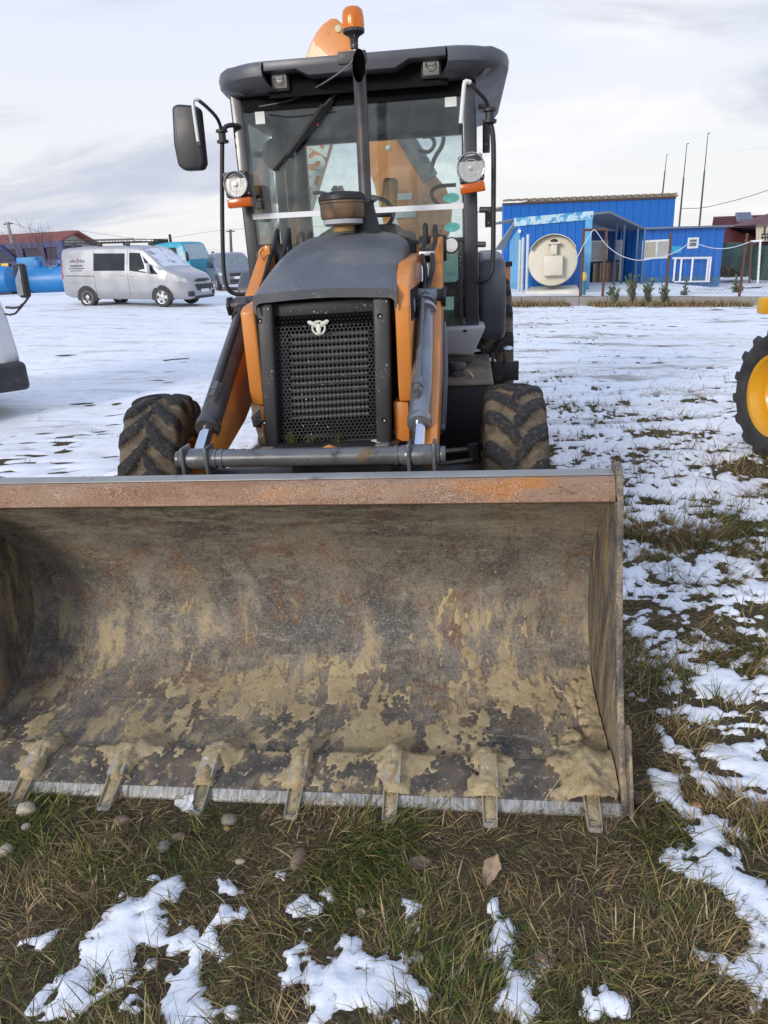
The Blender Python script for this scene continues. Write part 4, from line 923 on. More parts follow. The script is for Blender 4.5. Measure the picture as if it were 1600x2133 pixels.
# beacon
bb = P(737, 72, 4.72); m = MB(); m.lathe([(.022, -.05), (.024, .0), (.034, .012), (.062, .028), (.064, .042), (.060, .046)], bb + V3((0, 0, -.02)), (0, 0, 1), 28); bc = build(m, 'beacon', BLACK_PL, LD)
m = MB(); m.lathe([(.062, .0), (.064, .02), (.062, .06), (.056, .092), (.042, .106), (.02, .110), (0, .1105)], bb + V3((0, 0, .024)), (0, 0, 1), 32); build(m, 'lens', AMBER, bc)
m = MB(); m.tube([bb + V3((0, 0, .03)), bb + V3((0, 0, .10))], .018, 12); build(m, 'bulb', LENS, bc)
m = MB(); m.tube([bb + V3((0, 0, -.068)), bb + V3((0, 0, -.12))], .010, 10); m.tube([bb + V3((0, 0, -.118)), bb + V3((0, 0, -.15))], .018, 6); build(m, 'stem', ALU, bc)
m = MB(); q = P(733, 119, 4.60); m.box(q + V3((0, .03, .0)), (.16, .07, .062)); build(m, 'beacon_bracket', M('bracket_grey', (.045, .045, .05), .5), LD, bevel=.004)
m = MB(); m.tube([P(737, 122, 4.585), P(725, 137, 4.575), P(690, 163, 4.62), P(640, 192, 4.78), P(600, 210, 4.80), P(540, 222, 4.803)], .0045, 6, 5); build(m, 'beacon_cable', M('grey_cable', (.16, .16, .19), .6), LD)
m = MB(); m.tube([P(560, 238, 4.804), P(600, 243, 4.804), P(655, 238, 4.804), P(700, 232, 4.804)], .003, 6, 4); build(m, 'windscreen_cable', RUBBER, LD)
# wiper
m = MB(); m.tube([P(734, 150, 4.80), P(690, 205, 4.775), P(640, 262, 4.775)], [.013, .011, .009], 8); wp = build(m, 'wiper', RUBBER, LD)
m = MB(); m.tube([P(692, 208, 4.785), P(570, 355, 4.792)], [.015, .009], 6); m.tube([P(690, 210, 4.80), P(572, 353, 4.80)], [.018, .010], 6); m.tube([P(676, 222, 4.77), P(600, 325, 4.775)], [.026, .018], 6); build(m, 'wiper_blade', RUBBER, wp)
m = MB(); m.tube([P(690, 222, 4.79), P(655, 262, 4.785)], .006, 6); build(m, 'washer_tube', RUBBER, wp)
m = MB(); m.box(P(661, 259, 4.78), (.014, .01, .016)); build(m, 'red_clip', M('red_clip', (.5, .03, .06), .4), wp)
# left mirror with its arm; bare arm on the right
m = MB(); A_ = [P(*p, 4.66) for p in ((357, 222), (368, 216), (402, 219), (413, 226), (425, 340), (420, 354), (383, 356), (370, 345), (361, 300))]
cen = sum(A_) / len(A_); o2 = [((p - cen)[0], (p - cen)[2]) for p in A_]
m.prism(o2, cen, (1, 0, 0), (0, 0, 1), (.25, 1, 0), -.005, .055); mi = build(m, 'wing_mirror', CAB_PL, LD, bevel=.018, seg=3)
m = MB(); m.prism([(a * .9, b * .92) for a, b in o2], cen + V3((.25, 1, 0)) * .056, (1, 0, 0), (0, 0, 1), (.25, 1, 0), 0, .002); build(m, 'mirror_glass', MIRR, mi)
m = MB(); m.tube([P(413, 295, 4.63), P(402, 215, 4.63), P(408, 207, 4.63), P(414, 209, 4.64)], .0105, 10, 3); build(m, 'taped_arm', WHITE_P, LD)
m = MB(); m.tube([P(414, 209, 4.64), P(430, 222, 4.66), P(450, 243, 4.70), P(459, 262, 4.74), P(462, 280, 4.76)], .0105, 10, 3); m.box(P(414, 292, 4.635), (.022, .02, .06)); build(m, 'mirror_arm', BLACK_ST, LD)
m = MB(); c_ = P(463, 284, 4.76); m.lathe([(.032, -.038), (.036, -.034), (.036, -.022), (.022, -.018), (.022, .018), (.036, .022), (.036, .034), (.030, .038)], c_, (0, 0, 1), 14); build(m, 'mirror_clamp', CAB_PL, LD)
m = MB(); m.tube([P(497, 262, 4.80), P(478, 261, 4.77), P(466, 270, 4.76), P(463, 300, 4.76), P(463, 450, 4.76), P(466, 560, 4.76), P(474, 600, 4.76), P(490, 612, 4.78), P(512, 613, 4.80)], .0135, 12, 4); build(m, 'grab_rail', BLACK_ST, LD)
m = MB(); m.tube([P(960, 257, 4.64), P(967, 178, 4.64), P(972, 170, 4.64), P(980, 172, 4.65)], .013, 10, 3); build(m, 'taped_arm', WHITE_P, LD)
m = MB(); m.tube([P(980, 172, 4.65), P(995, 190, 4.67), P(1012, 208, 4.72), P(1019, 230, 4.75)], .011, 10, 3); build(m, 'mirror_arm', BLACK_ST, LD)
m = MB(); c_ = P(1020, 241, 4.76); m.lathe([(.034, -.042), (.042, -.036), (.042, -.022), (.026, -.018), (.026, .018), (.042, .022), (.042, .036), (.034, .042)], c_, (0, 0, 1), 14); m.tube([P(998, 222, 4.79), P(1016, 222, 4.77)], .014, 8); build(m, 'mirror_clamp', CAB_PL, LD)
m = MB(); m.tube([P(1021, 250, 4.76), P(1028, 300, 4.76), P(1028, 440, 4.76), P(1027, 545, 4.76), P(1022, 572, 4.76), P(1012, 584, 4.77), P(996, 588, 4.80)], .0150, 12, 4); build(m, 'grab_rail', BLACK_ST, LD)
for px, py in ((1012, 437), (1003, 509)):
    m = MB(); m.tube([P(px - 12, py, 4.82), P(px + 8, py, 4.80)], .018, 10); build(m, 'rail_stub', BLACK_PL, LD)
for px, py, hz_ in ((1013, 288, .16), (1018, 452, .12)):
    m = MB(); m.box(P(px, py, 4.95), (.045, .04, hz_)); build(m, 'door_hinge', BLACK_PL, LD, bevel=.004)
# headlamps
for q4, lc, r, ind in ((((462, 360), (510, 354), (523, 405), (472, 413)), (491, 384), .076, ((472, 416), (521, 409), (524, 429), (475, 434))),
                       (((954, 326), (1004, 318), (1010, 372), (958, 382)), (981, 349), .084, ((958, 385), (1008, 375), (1012, 396), (960, 405)))):
    ps = [P(*p, 4.66) for p in q4]; bk2 = [p + V3((0, .09, 0)) for p in ps]
    m = MB(); m.hexa([ps[3], ps[2], bk2[2], bk2[3], ps[0], ps[1], bk2[1], bk2[0]]); hl = build(m, 'headlamp', CAB_PL, LD, bevel=.008)
    m = MB(); c_ = P(*lc, 4.655); m.lathe([(r, -.004), (r, .006), (r - .005, .010), (r * .92, .004), (r * .88, -.004), (r * .62, -.010), (r * .56, -.002), (r * .52, -.002), (r * .46, -.012), (r * .22, -.014), (r * .20, .000), (0, .002)], c_, (0, -1, .03), 36); build(m, 'lens', LENS, hl)
    ps = [P(*p, 4.65) for p in ind]; bk2 = [p + V3((0, .05, 0)) for p in ps]
    m = MB(); m.hexa([ps[3], ps[2], bk2[2], bk2[3], ps[0], ps[1], bk2[1], bk2[0]]); il = build(m, 'indicator', IND, LD, bevel=.006)
    ps = [P(a + (b - 400) * 0, b, 4.70) for a, b in q4]; m = MB()
    side = 1 if lc[0] > 700 else -1
    m.tube([P(lc[0], lc[1] + 20, 4.73), V3((-1.37 if side < 0 else .03, 4.80, 2.06))], .018, 8); build(m, 'lamp_bracket', BLACK_PL, hl)
    m = MB()
    for (a, b) in q4:
        cc = ((lc[0] - a) * .13 + a, (lc[1] - b) * .13 + b); m.tube([P(*cc, 4.662), P(*cc, 4.654)], .005, 8)
    build(m, 'lamp_screws', ALU, hl, kind='stuff')
# inside the cab
SEAT = M('seat_fabric', (.030, .030, .034), .9, 0, .15, 20)
m = MB(); m.box((-.60, 5.55, 1.45), (.52, .52, .14)); m.box((-.60, 5.82, 1.62), (.46, .12, .42), (-.12, 0, 0)); build(m, 'seat', SEAT, LD, bevel=.05, seg=3)
m = MB(); m.box(P(812, 415, 5.9) + V3((0, 0, .02)), (.12, .07, .26), (0, .12, 0)); build(m, 'amber_block', M('ochre_plastic', (.42, .20, .03), .5), LD, bevel=.04, seg=3)  # small rounded ochre block inside the cab
m = MB(); sc_ = P(757, 450, 5.05); uu, vv_ = V3((1, 0, 0)), unit((0, .75, .62)); m.tube([sc_ + .20 * math.cos(a) * uu + .20 * math.sin(a) * vv_ for a in np.linspace(0, 6.2832, 33)], .014, 8, caps=False); m.tube([sc_ - .19 * uu, sc_ + .19 * uu], .014, 8); m.tube([sc_, sc_ - V3((0, .1, .5))], .03, 10)
build(m, 'steering_wheel', RUBBER, LD)
m = MB(); m.hexa([(-1.02, 4.84, 1.2), (-.30, 4.84, 1.2), (-.35, 5.05, 1.2), (-.97, 5.05, 1.2), (-.96, 4.84, 1.80), (-.36, 4.84, 1.80), (-.44, 5.0, 1.86), (-.88, 5.0, 1.86)]); build(m, 'dashboard', BLACK_PL, LD, bevel=.03, seg=3)
m = MB(); f0 = P(575, 322, 5.35); m.lathe([(.05, -.03), (.10, -.02), (.105, .02), (.08, .035), (0, .03)], f0, (.8, -.6, 0), 24); m.tube([f0, f0 + V3((-.16, .05, .02))], .02, 8); build(m, 'cab_fan', M('fan_grey', (.06, .065, .075), .5), LD)
for px in (712, 867):
    m = MB(); a0 = P(px, 272, 6.36); m.tube([a0 + V3((-.085, 0, .03)), a0 + V3((-.085, -.01, -.015)), a0 + V3((-.06, -.01, -.035)), a0 + V3((.06, -.01, -.035)), a0 + V3((.085, -.01, -.015)), a0 + V3((.085, 0, .03))], .010, 8); build(m, 'window_handle', BLACK_ST, LD)
m = MB(); m.tube([P(652, 402, 6.0), P(672, 402, 6.0), P(684, 412, 6.0), P(688, 470, 6.0)], .014, 8, 3); build(m, 'armrest_bar', BLACK_ST, LD)
m = MB(); m.tube([P(950, 385, 6.0), P(915, 388, 6.0), P(900, 398, 6.0), P(903, 415, 6.0), P(918, 430, 6.0)], .014, 8, 3); build(m, 'armrest_bar', BLACK_ST, LD)
m = MB(); m.box(P(548, 425, 5.3), (.10, .12, .24)); build(m, 'side_console', SEAT, LD, bevel=.03)
for k, (x, y) in enumerate(((-1.0, 5.35), (-.22, 5.35))):
    m = MB(); m.tube([(x, y, 1.2), (x + .02, y - .03, 1.70)], .012, 8); m.tube([(x + .02, y - .03, 1.69), (x + .022, y - .035, 1.78)], .024, 10); build(m, 'control_lever', RUBBER, LD)
# steps, skirt, tanks, fenders
m = MB(); m.hexa([P(920, 740, 4.72), P(985, 741, 4.72), P(985, 741, 4.72) + V3((.02, .9, 0)), P(920, 740, 4.72) + V3((0, .9, 0)), P(916, 684, 4.70), P(1013, 679, 4.70), P(1013, 679, 4.70) + V3((0, .9, 0)), P(916, 684, 4.70) + V3((0, .9, 0))])
sk_ = build(m, 'cab_skirt', LIGHT_GR, LD, bevel=.022, seg=3)
m = MB(); m.box(P(969, 689, 4.70), (.022, .012, .010)); build(m, 'skirt_slot', DARK_REC, sk_)
m = MB(); m.span((-1.48, 4.72, 1.0), (-1.14, 5.6, 1.17)); build(m, 'cab_skirt', LIGHT_GR, LD, bevel=.02)
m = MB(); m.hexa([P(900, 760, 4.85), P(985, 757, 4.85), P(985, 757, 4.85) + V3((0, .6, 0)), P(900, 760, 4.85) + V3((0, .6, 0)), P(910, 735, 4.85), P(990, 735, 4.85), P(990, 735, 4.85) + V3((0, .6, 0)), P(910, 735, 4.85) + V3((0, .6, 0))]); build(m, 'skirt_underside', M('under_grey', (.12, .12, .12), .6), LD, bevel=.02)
T0 = P(900, 803, 4.36); T1 = P(1027, 799, 4.36); zb_ = .36
m = MB(); m.hexa([(T0[0], 4.36, zb_), (T1[0] - .02, 4.36, zb_), (T1[0] - .02, 5.15, zb_), (T0[0], 5.15, zb_), (T0[0], 4.36, T0[2]), (T1[0], 4.36, T1[2]), (T1[0], 5.15, T1[2] + .04), (T0[0], 5.15, T0[2] + .04)]); tk = build(m, 'fuel_tank', M('tank_black', (.016, .017, .020), .55, 0, .2, 5, [((.06, .05, .035), 4, .6, .85)]), LD, bevel=.012)
m = MB(); m.hexa([(T0[0], 4.345, T0[2] - .006), (T1[0] + .006, 4.345, T1[2] - .006), (T1[0] + .006, 5.16, T1[2] + .05), (T0[0], 5.16, T0[2] + .05), (T0[0], 4.35, T0[2] + .012), (T1[0], 4.35, T1[2] + .012), (T1[0] - .004, 5.15, T1[2] + .075), (T0[0], 5.15, T0[2] + .075)]); build(m, 'tank_top', RUST_TANK, tk, bevel=.006)
m = MB(); fc = P(952, 786, 4.55); m.lathe([(.095, -.03), (.095, .0), (.055, .01), (.05, .05), (.056, .055), (.056, .085), (.05, .095), (0, .097)], fc, (0, 0, 1), 24); build(m, 'filler_cap', BLACK_PL, tk)
m = MB(); m.tube([P(975, 772, 4.5), P(986, 786, 4.45)], .008, 6); build(m, 'wood_chip', M('wood_chip', (.5, .38, .22), .8), LD)
m = MB(); m.span((.165, 5.0, .80), (.36, 5.05, .93)); m.span((.17, 4.95, .92), (.19, 4.97, 1.0)); m.span((.25, 4.95, .92), (.27, 4.97, 1.0)); build(m, 'step_plate', BLACK_ST, LD, bevel=.004)
m = MB(); m.tube([P(921, 672, 4.1), P(925, 760, 4.0), P(922, 880, 3.9), P(918, 896, 3.85)], [.022, .022, .02, .02], 8, 3); m.tube([P(918, 890, 3.85), P(926, 893, 3.85)], .02, 8); build(m, 'arm_lock_strut', M('grey_strut', (.10, .11, .13), .45), LD)
for s in (-1, 1):
    x0 = .10 if s > 0 else -1.41 - .17 + .0
    m = MB(); o_ = [(5.06, 1.10), (5.00, 1.30), (5.02, 1.50), (5.14, 1.60), (5.5, 1.64), (6.4, 1.66), (6.6, 1.50), (6.62, 1.35), (6.35, 1.50), (5.75, 1.50), (5.42, 1.36), (5.24, 1.12), (5.15, 1.06)]
    m.prism(o_, (x0, 0, 0), (0, 1, 0), (0, 0, 1), (1, 0, 0), 0, .17); build(m, 'rear_fender', ROOF_PL, LD, bevel=.035, seg=4)
    m = MB(); xs2 = -.20 if s < 0 else 1.12
    xo = P(1052, 560, 7.3)[0] if s > 0 else -1.40 - P(1052, 560, 7.3)[0]; zt7 = P(1052, 553, 7.3)[2]
    m.span((xo - .04, 7.25, .22), (xo + .05, 7.38, zt7)); sb = build(m, 'stabiliser', ORANGE, LD, bevel=.01)
    m = MB(); m.span((xo - .055, 7.24, zt7 - .01), (xo + .065, 7.39, zt7 + .035)); build(m, 'stabiliser_cap', BLACK_ST, sb)
m = MB(); m.span((-1.65, 7.1, .6), (.33, 7.25, .9)); build(m, 'rear_frame_beam', ORANGE, LD, bevel=.01)
# snow lying on the rear tyre and step
for k, (px, py, Y, sx) in enumerate(((975, 732, 5.25, .09), (985, 757, 5.2, .11), (1012, 751, 5.22, .07), (965, 800, 4.5, .0), (1059, 727, 5.2, .03))):
    if not sx: continue
    m = MB(); c_ = P(px, py, Y); g = np.array([[c_ + V3((u * sx, v * .06, .018 * (1 - u * u) * (1 - v * v) + .012 * float(vnoise(np.array(u * 3 + k), np.array(v * 3), 9)))) for v in np.linspace(-1, 1, 8)] for u in np.linspace(-1, 1, 10)]); m.grid(g, True); build(m, 'snow_crust', SNOW_B, LD, kind='stuff')
# backhoe folded up behind the cab
YB = 7.75
def pix_prism(pts, Y, t0, t1, name, mat, bev=.012):
    A = [P(*p, Y) for p in pts]; c = sum(A) / len(A); mb = MB(); mb.prism([((p - c)[0], (p - c)[2]) for p in A], c, (1, 0, 0), (0, 0, 1), (0, 1, 0), t0, t1); return build(mb, name, mat, LD, bevel=bev)
boom = pix_prism([(638, 116), (646, 92), (658, 68), (672, 50), (690, 37), (701, 38), (716, 52), (735, 90), (770, 150), (815, 240), (868, 330), (905, 362), (930, 392), (942, 430), (938, 480), (915, 540), (860, 560), (812, 545), (800, 470), (778, 380), (742, 300), (715, 235), (690, 200), (660, 190), (640, 160)], YB, 0, .24, 'backhoe_boom', ORANGE)
m = MB(); m.lathe([(.030, 0), (.030, .012), (.018, .016), (0, .014)], P(705, 60, YB) , (0, -1, 0), 20); build(m, 'apex_pin', M('cream_pin', (.62, .55, .34), .5), boom)
m = MB(); p_ = P(809, 309, YB); m.lathe([(.025, 0), (.025, .012), (0, .014)], p_, (0, -1, 0), 14); m.lathe([(.02, 0), (.02, .01), (0, .012)], P(889, 417, YB), (0, -1, 0), 12); build(m, 'side_bolts', ALU, boom, kind='stuff')
dip = pix_prism([(640, 160), (690, 150), (705, 220), (690, 290), (660, 390), (625, 500), (600, 560), (560, 560), (585, 480), (612, 380), (632, 300)], YB + .30, 0, .2, 'backhoe_dipper', ORANGE)
PALE = M('pale_lettering', (.55, .60, .56), .5, 0, .05)
def lett(s, px, py, Y, size, ang, parent, shear=0):
    a = math.radians(ang); return text_part(s, size, P(px, py, Y), (math.cos(a), 0, math.sin(a)), (-math.sin(a), 0, math.cos(a)), PALE, parent, 'lettering', .002, shear, .012)
lett('CASE', 650, 366, YB + .292, .30, 70, dip, .2)
lett('77', 838, 425, YB - .008, .34, 103, boom, -.2)
m = MB(); m.tube([P(606, 390, 7.6), P(588, 430, 7.6)], .11, 14); m.tube([P(600, 300, 7.6), P(590, 420, 7.6)], .095, 14); cy_ = build(m, 'dipper_cylinder', STEEL_GR, LD)
m = MB(); m.tube([P(592, 415, 7.6), P(570, 520, 7.6)], .045, 12); build(m, 'rod', CHROME, cy_)
m = MB(); m.tube([P(835, 270, 7.65), P(897, 372, 7.65)], .085, 14); build(m, 'boom_cylinder', STEEL_GR, LD)
m = MB(); m.tube([P(880, 285, 7.5), P(898, 285, 7.5), P(905, 300, 7.5), P(893, 316, 7.5), P(872, 312, 7.5)], .018, 8, 4); build(m, 'hydraulic_hose', RUBBER, LD)
m = MB(); m.tube([P(925, 262, 7.5), P(922, 300, 7.5), P(905, 330, 7.5), P(897, 360, 7.5)], .02, 8, 4); build(m, 'hydraulic_hose', RUBBER, LD)
# ------------------------------------------------------------------ vehicles in the background
SILVER = M('silver_car_paint', (.36, .365, .385), .32, .35, .03, 2, None, None, 0, 60, .4)
VAN_GL = M('dark_car_glass', (.018, .022, .026), .06, 0, .1, 2, None, None, 0, 60, 0, .6)
CHARC = M('charcoal_plastic', (.022, .023, .025), .55)
RIMS = M('alloy_rim', (.42, .43, .45), .35, .6, .05)
LAMP_C = M('clear_lamp', (.60, .62, .64), .1, .5, .1, 20)
LAMP_R = M('red_lamp', (.40, .03, .025), .2)
PLATE = M('number_plate', (.66, .66, .64), .5)
DARKTXT = M('dark_print', (.10, .09, .11), .6); REDTXT = M('red_print', (.50, .06, .06), .6)
class Body:
    """a car body: top line, sill line and half width along its length x; y is sideways"""
    def __init__(s, top, sill, hw, belt, tumble, r=.12):
        s.top, s.sill, s.hwp, s.belt, s.tum, s.r = top, sill, hw, belt, tumble, r
    def it(s, tab, x): return float(np.interp(x, [a for a, b in tab], [b for a, b in tab]))
    def ring(s, x):
        zt, zb, w = s.it(s.top, x), s.it(s.sill, x), s.it(s.hwp, x); zbelt = min(s.belt, zt - .10)
        tw = w - s.tum * max(0, zt - s.belt); r = min(s.r, (zt - zb) * .3)
        half = [(w * .90, zb), (w * .965, zb + .04), (w * .99, zb + (zbelt - zb) * .35), (w, zb + (zbelt - zb) * .62), (w * .992, zbelt)]
        half += [(w + (tw - w) * k, zbelt + (zt - r - zbelt) * k) for k in (.35, .7, 1.)]
        half += [(tw - r * (1 - math.cos(a)) * .9, zt - r + r * math.sin(a)) for a in (.5, .95, 1.3)] + [(tw * .55, zt + .012), (0, zt + .018)]
        return half
    def halfw(s, x, z):
        h = s.ring(x)[:9]; return float(np.interp(z, [b for a, b in h], [a for a, b in h]))
    def mesh(s, xs):
        R = []
        for x in xs:
            h = s.ring(x); R.append([(x, -a, b) for a, b in h] + [(x, a, b) for a, b in h[-2::-1]])
        m = MB(); m.grid(np.array(R)); n = len(R[0])
        m.f.append(tuple(range(n))); m.f.append(tuple(range((len(R) - 1) * n, len(R) * n))[::-1])
        m.grid(np.array([[r_[0], r_[-1]] for r_ in R]), True); return m
    def side(s, poly, off=.006, side=-1, nu=7, nv=4, th=.012):
        a, b, c, d = [V3(p) for p in poly]                     # bl, br, tr, tl as (x, z)
        G = np.zeros((nv, nu, 3)); H = np.zeros((nv, nu, 3))
        for i in range(nv):
            for j in range(nu):
                u, v = j / (nu - 1), i / (nv - 1); p = (a * (1 - u) + b * u) * (1 - v) + (d * (1 - u) + c * u) * v; w = s.halfw(p[0], p[1])
                G[i, j] = (p[0], side * (w + off), p[1]); H[i, j] = (p[0], side * (w + off - th), p[1])
        return s._shell(G, H)
    def upper(s, x0, x1, inset0, inset1, off=.008, n=6, th=.012):
        G = np.zeros((n, 7, 3)); H = np.zeros((n, 7, 3))
        for i in range(n):
            x = x0 + (x1 - x0) * i / (n - 1); h = s.ring(x); ins = inset0 + (inset1 - inset0) * i / (n - 1); W = h[7][0] - ins
            for j in range(7):
                yq = -W + 2 * W * j / 6; z = float(np.interp(abs(yq), [q[0] for q in h[:6:-1]], [q[1] for q in h[:6:-1]])); G[i, j] = (x, yq, z + off); H[i, j] = (x, yq, z + off - th)
        return s._shell(G, H)
    def _shell(s, G, H):
        m = MB(); m.grid(G); m.grid(H, True)
        for e in (0, -1): m.grid(np.stack([G[e], H[e]])); m.grid(np.stack([G[:, e], H[:, e]]))
        return m
def car_wheel(parent, x, y, r, w, side, src=None, rimr=.64):
    o = bpy.data.objects.new('wheel', None); o.empty_display_size = .1; COL.objects.link(o); o.parent = parent; o.location = (x, y, r); FR[o] = np.zeros(3); o.rotation_euler = (0, 0, 0 if side < 0 else math.pi)
    if src is not None:
        for ch in src.children: copy_tree(ch, o)
        return o
    m = MB(); R2 = r * rimr
    m.lathe([(R2, -w * .45), (R2 + .01, -w * .5), (r - .03, -w * .5), (r - .005, -w * .38), (r, -w * .2), (r, w * .2), (r - .005, w * .38), (r - .03, w * .5), (R2, w * .45), (R2 - .01, 0)], (0, 0, 0), (0, 1, 0), 40, True); build(m, 'tyre', TYRE_B, o, local=True)
    m = MB(); m.lathe([(R2, -w * .44), (R2 - .015, -w * .42), (R2 - .03, -w * .1), (R2 - .03, w * .4), (R2, w * .42), (R2 + .004, 0)], (0, 0, 0), (0, 1, 0), 32, True)
    for k in range(5):
        a = k * 2 * math.pi / 5 + .3; d = V3((math.sin(a), 0, math.cos(a))); e = V3((math.cos(a), 0, -math.sin(a))); y0 = V3((0, -w * .40, 0))
        m.hexa([y0 + d * .04 - e * .05, y0 + d * .04 + e * .05, y0 + d * .04 + e * .05 + (0, .03, 0), y0 + d * .04 - e * .05 + (0, .03, 0), y0 + d * (R2 - .01) - e * .055, y0 + d * (R2 - .01) + e * .055, y0 + d * (R2 - .01) + e * .055 + (0, .03, 0), y0 + d * (R2 - .01) - e * .055 + (0, .03, 0)])
    m.lathe([(.07, -w * .42), (.06, -w * .44), (0, -w * .44)], (0, 0, 0), (0, 1, 0), 16); build(m, 'rim', RIMS, o, local=True)
    m = MB(); m.lathe([(R2 - .03, -w * .22), (R2 - .03, -w * .18)], (0, 0, 0), (0, 1, 0), 24); build(m, 'brake_disc', CHARC, o, local=True)
    return o
def arch(parent, x, r, hw, side):
    m = MB(); o_ = [(x + (r + .055) * math.cos(a), r + (r + .055) * math.sin(a)) for a in np.linspace(-.25, math.pi + .25, 20)]
    m.prism(o_, (0, side * (hw - .16), 0), (1, 0, 0), (0, 0, 1), (0, side, 0), 0, .166); build(m, 'wheel_arch', CHARC, parent, local=True)

# the silver van
qr, qf = GH(185, 640), GH(347, 640)
dr, df = ray(185, 640), ray(347, 640)
ta = 23.3; pr = CAM + dr / dr[1] * ta; best = None
for k in np.linspace(.84, .995, 60):
    pf_ = CAM + df / df[1] * ta * k; e = abs(math.hypot(*(pr - pf_)[:2]) - 2.93)
    if best is None or e < best[0]: best = (e, pr, pf_)
_, pr, pf_ = best
yaw = math.atan2(pf_[1] - pr[1], pf_[0] - pr[0]); mid = (pr + pf_) / 2
VAN_Z = float(terrain(mid[0], mid[1])) + .02
pit = -math.atan2(pf_[2] - pr[2], 2.93)
n_l = V3((-math.sin(yaw), math.cos(yaw), 0)); vo = mid + n_l * .85
VAN = thing('van', 'silver panel van with a black roof rack parked on the snow at left', 'van', (vo[0], vo[1], mid[2]), (0, pit, yaw)); VAN.scale = (.95, .95, .95)
vb = Body([(-2.46, 1.55), (-2.43, 1.80), (-2.36, 1.91), (-2.1, 1.955), (-1.2, 1.985), (.2, 1.985), (.65, 1.955), (.85, 1.90), (1.15, 1.68), (1.62, 1.28), (1.80, 1.19), (2.2, 1.06), (2.38, .96), (2.48, .78), (2.53, .62)],
          [(-2.46, .42), (-2.2, .34), (-1.8, .28), (1.9, .26), (2.3, .24), (2.53, .30)],
          [(-2.46, .86), (-2.40, .92), (-2.2, .965), (-1.5, .985), (1.3, .985), (1.8, .97), (2.15, .90), (2.38, .78), (2.48, .64), (2.53, .52)], 1.18, .22, .13)
xs_v = sorted(set(list(np.linspace(-2.46, 2.53, 46)) + [-2.44, -2.40, .75, .85, 2.44, 2.5]))
build(vb.mesh(xs_v), 'body', SILVER, VAN, local=True, angle=60)
XR_, XF_ = -1.465, 1.465
WY = vb.halfw(1.465, .5) - .07
w0 = car_wheel(VAN, XF_, -WY, .335, .215, -1)
for x, y, sd in ((XR_, -WY, -1), (XF_, WY, 1), (XR_, WY, 1)): car_wheel(VAN, x, y, .335, .215, sd, w0)
for sd in (-1, 1):
    for x in (XR_, XF_): arch(VAN, x, .335, vb.halfw(x, .6), sd)
build(vb.upper(1.60, .90, .10, .08), 'windscreen', M('snowy_windscreen', (.33, .36, .38), .25, 0, .5, 2.2, [((.78, .80, .84), 2.2, .40, .52)]), VAN, local=True)
for sd in (-1, 1):
    build(vb.side([(-1.05, 1.20), (.16, 1.19), (.16, 1.74), (-1.05, 1.76)], side=sd), 'side_window', VAN_GL, VAN, local=True)
    build(vb.side([(.34, 1.19), (1.02, 1.10), (.74, 1.74), (.34, 1.755)], side=sd), 'door_window', VAN_GL, VAN, local=True)
    build(vb.side([(1.06, 1.09), (1.42, 1.06), (1.30, 1.20), (.84, 1.66)], side=sd), 'quarter_window', VAN_GL, VAN, local=True)
    build(vb.side([(-2.36, 1.04), (-1.08, 1.02), (-1.08, 1.045), (-2.36, 1.065)], .004, sd), 'slide_rail', CHARC, VAN, local=True)
    for x in (-1.07, .25): build(vb.side([(x, .38), (x + .012, .38), (x + .012, 1.86), (x, 1.86)], .002, sd, 2, 10), 'door_seam', CHARC, VAN, local=True)
    build(vb.side([(-.75, .52), (1.02, .50), (1.02, .56), (-.75, .60)], .010, sd), 'rub_strip', SILVER, VAN, local=True)
    m = MB(); w = vb.halfw(.36, 1.03)
    m.box((.42, sd * (w + .015), 1.03), (.16, .03, .03)); m.box((.02, sd * (w + .015), 1.05), (.16, .03, .03)); build(m, 'door_handle', SILVER, VAN, bevel=.008, local=True)
    m = MB(); w = vb.halfw(1.12, 1.2); m.box((1.12, sd * (w + .13), 1.27), (.10, .19, .29)); m.box((1.12, sd * (w + .02), 1.14), (.08, .12, .06)); build(m, 'wing_mirror', SILVER if sd > 0 else WHITE_P, VAN, bevel=.03, local=True)
    build(vb.side([(1.92, .86), (2.40, .78), (2.33, .90), (1.86, 1.09)], .008, sd, 9), 'headlight', LAMP_C, VAN, local=True)
    build(vb.side([(-2.45, .95), (-2.36, .95), (-2.36, 1.55), (-2.44, 1.55)], .008, sd, 3), 'tail_light', LAMP_R, VAN, local=True)
    m = MB(); m.box((2.38, sd * .62, .42), (.22, .30, .16), (0, 0, -sd * .55)); build(m, 'fog_lamp_recess', CHARC, VAN, bevel=.02, local=True)
m = MB(); m.prism([(-.46, .52), (.46, .52), (.54, .72), (-.54, .72)], (2.535, 0, 0), (0, 1, 0), (0, 0, 1), (1, 0, 0), -.08, .012); build(m, 'front_grille', CHARC, VAN, bevel=.01, local=True)
m = MB(); m.box((2.50, 0, .86), (.08, .80, .06), (0, .5, 0)); build(m, 'upper_grille', CHARC, VAN, bevel=.01, local=True)
m = MB(); m.box((2.52, 0, .30), (.14, 1.15, .08)); build(m, 'bumper_lip', CHARC, VAN, bevel=.02, local=True)
m = MB(); m.box((2.555, 0, .50), (.012, .52, .11)); build(m, 'number_plate', PLATE, VAN, local=True)
m = MB(); m.box((1.2, 0, 1.0), (.02, .02, .02))
rk = MB()
for sd in (-.72, .72):
    rk.tube([(-2.3, sd, 2.10), (.55, sd, 2.10)], .018, 8); rk.tube([(-2.3, sd, 2.20), (.50, sd, 2.19)], .013, 8)
    for x in np.linspace(-2.25, .48, 13): rk.tube([(x, sd, 2.10), (x, sd, 2.195)], .010, 6)
    for x in (-1.9, -.85, .25): rk.box((x, sd, 2.03), (.14, .05, .11))
for x in np.linspace(-2.25, .5, 8): rk.tube([(x, -.72, 2.11), (x, .72, 2.11)], .014, 6)
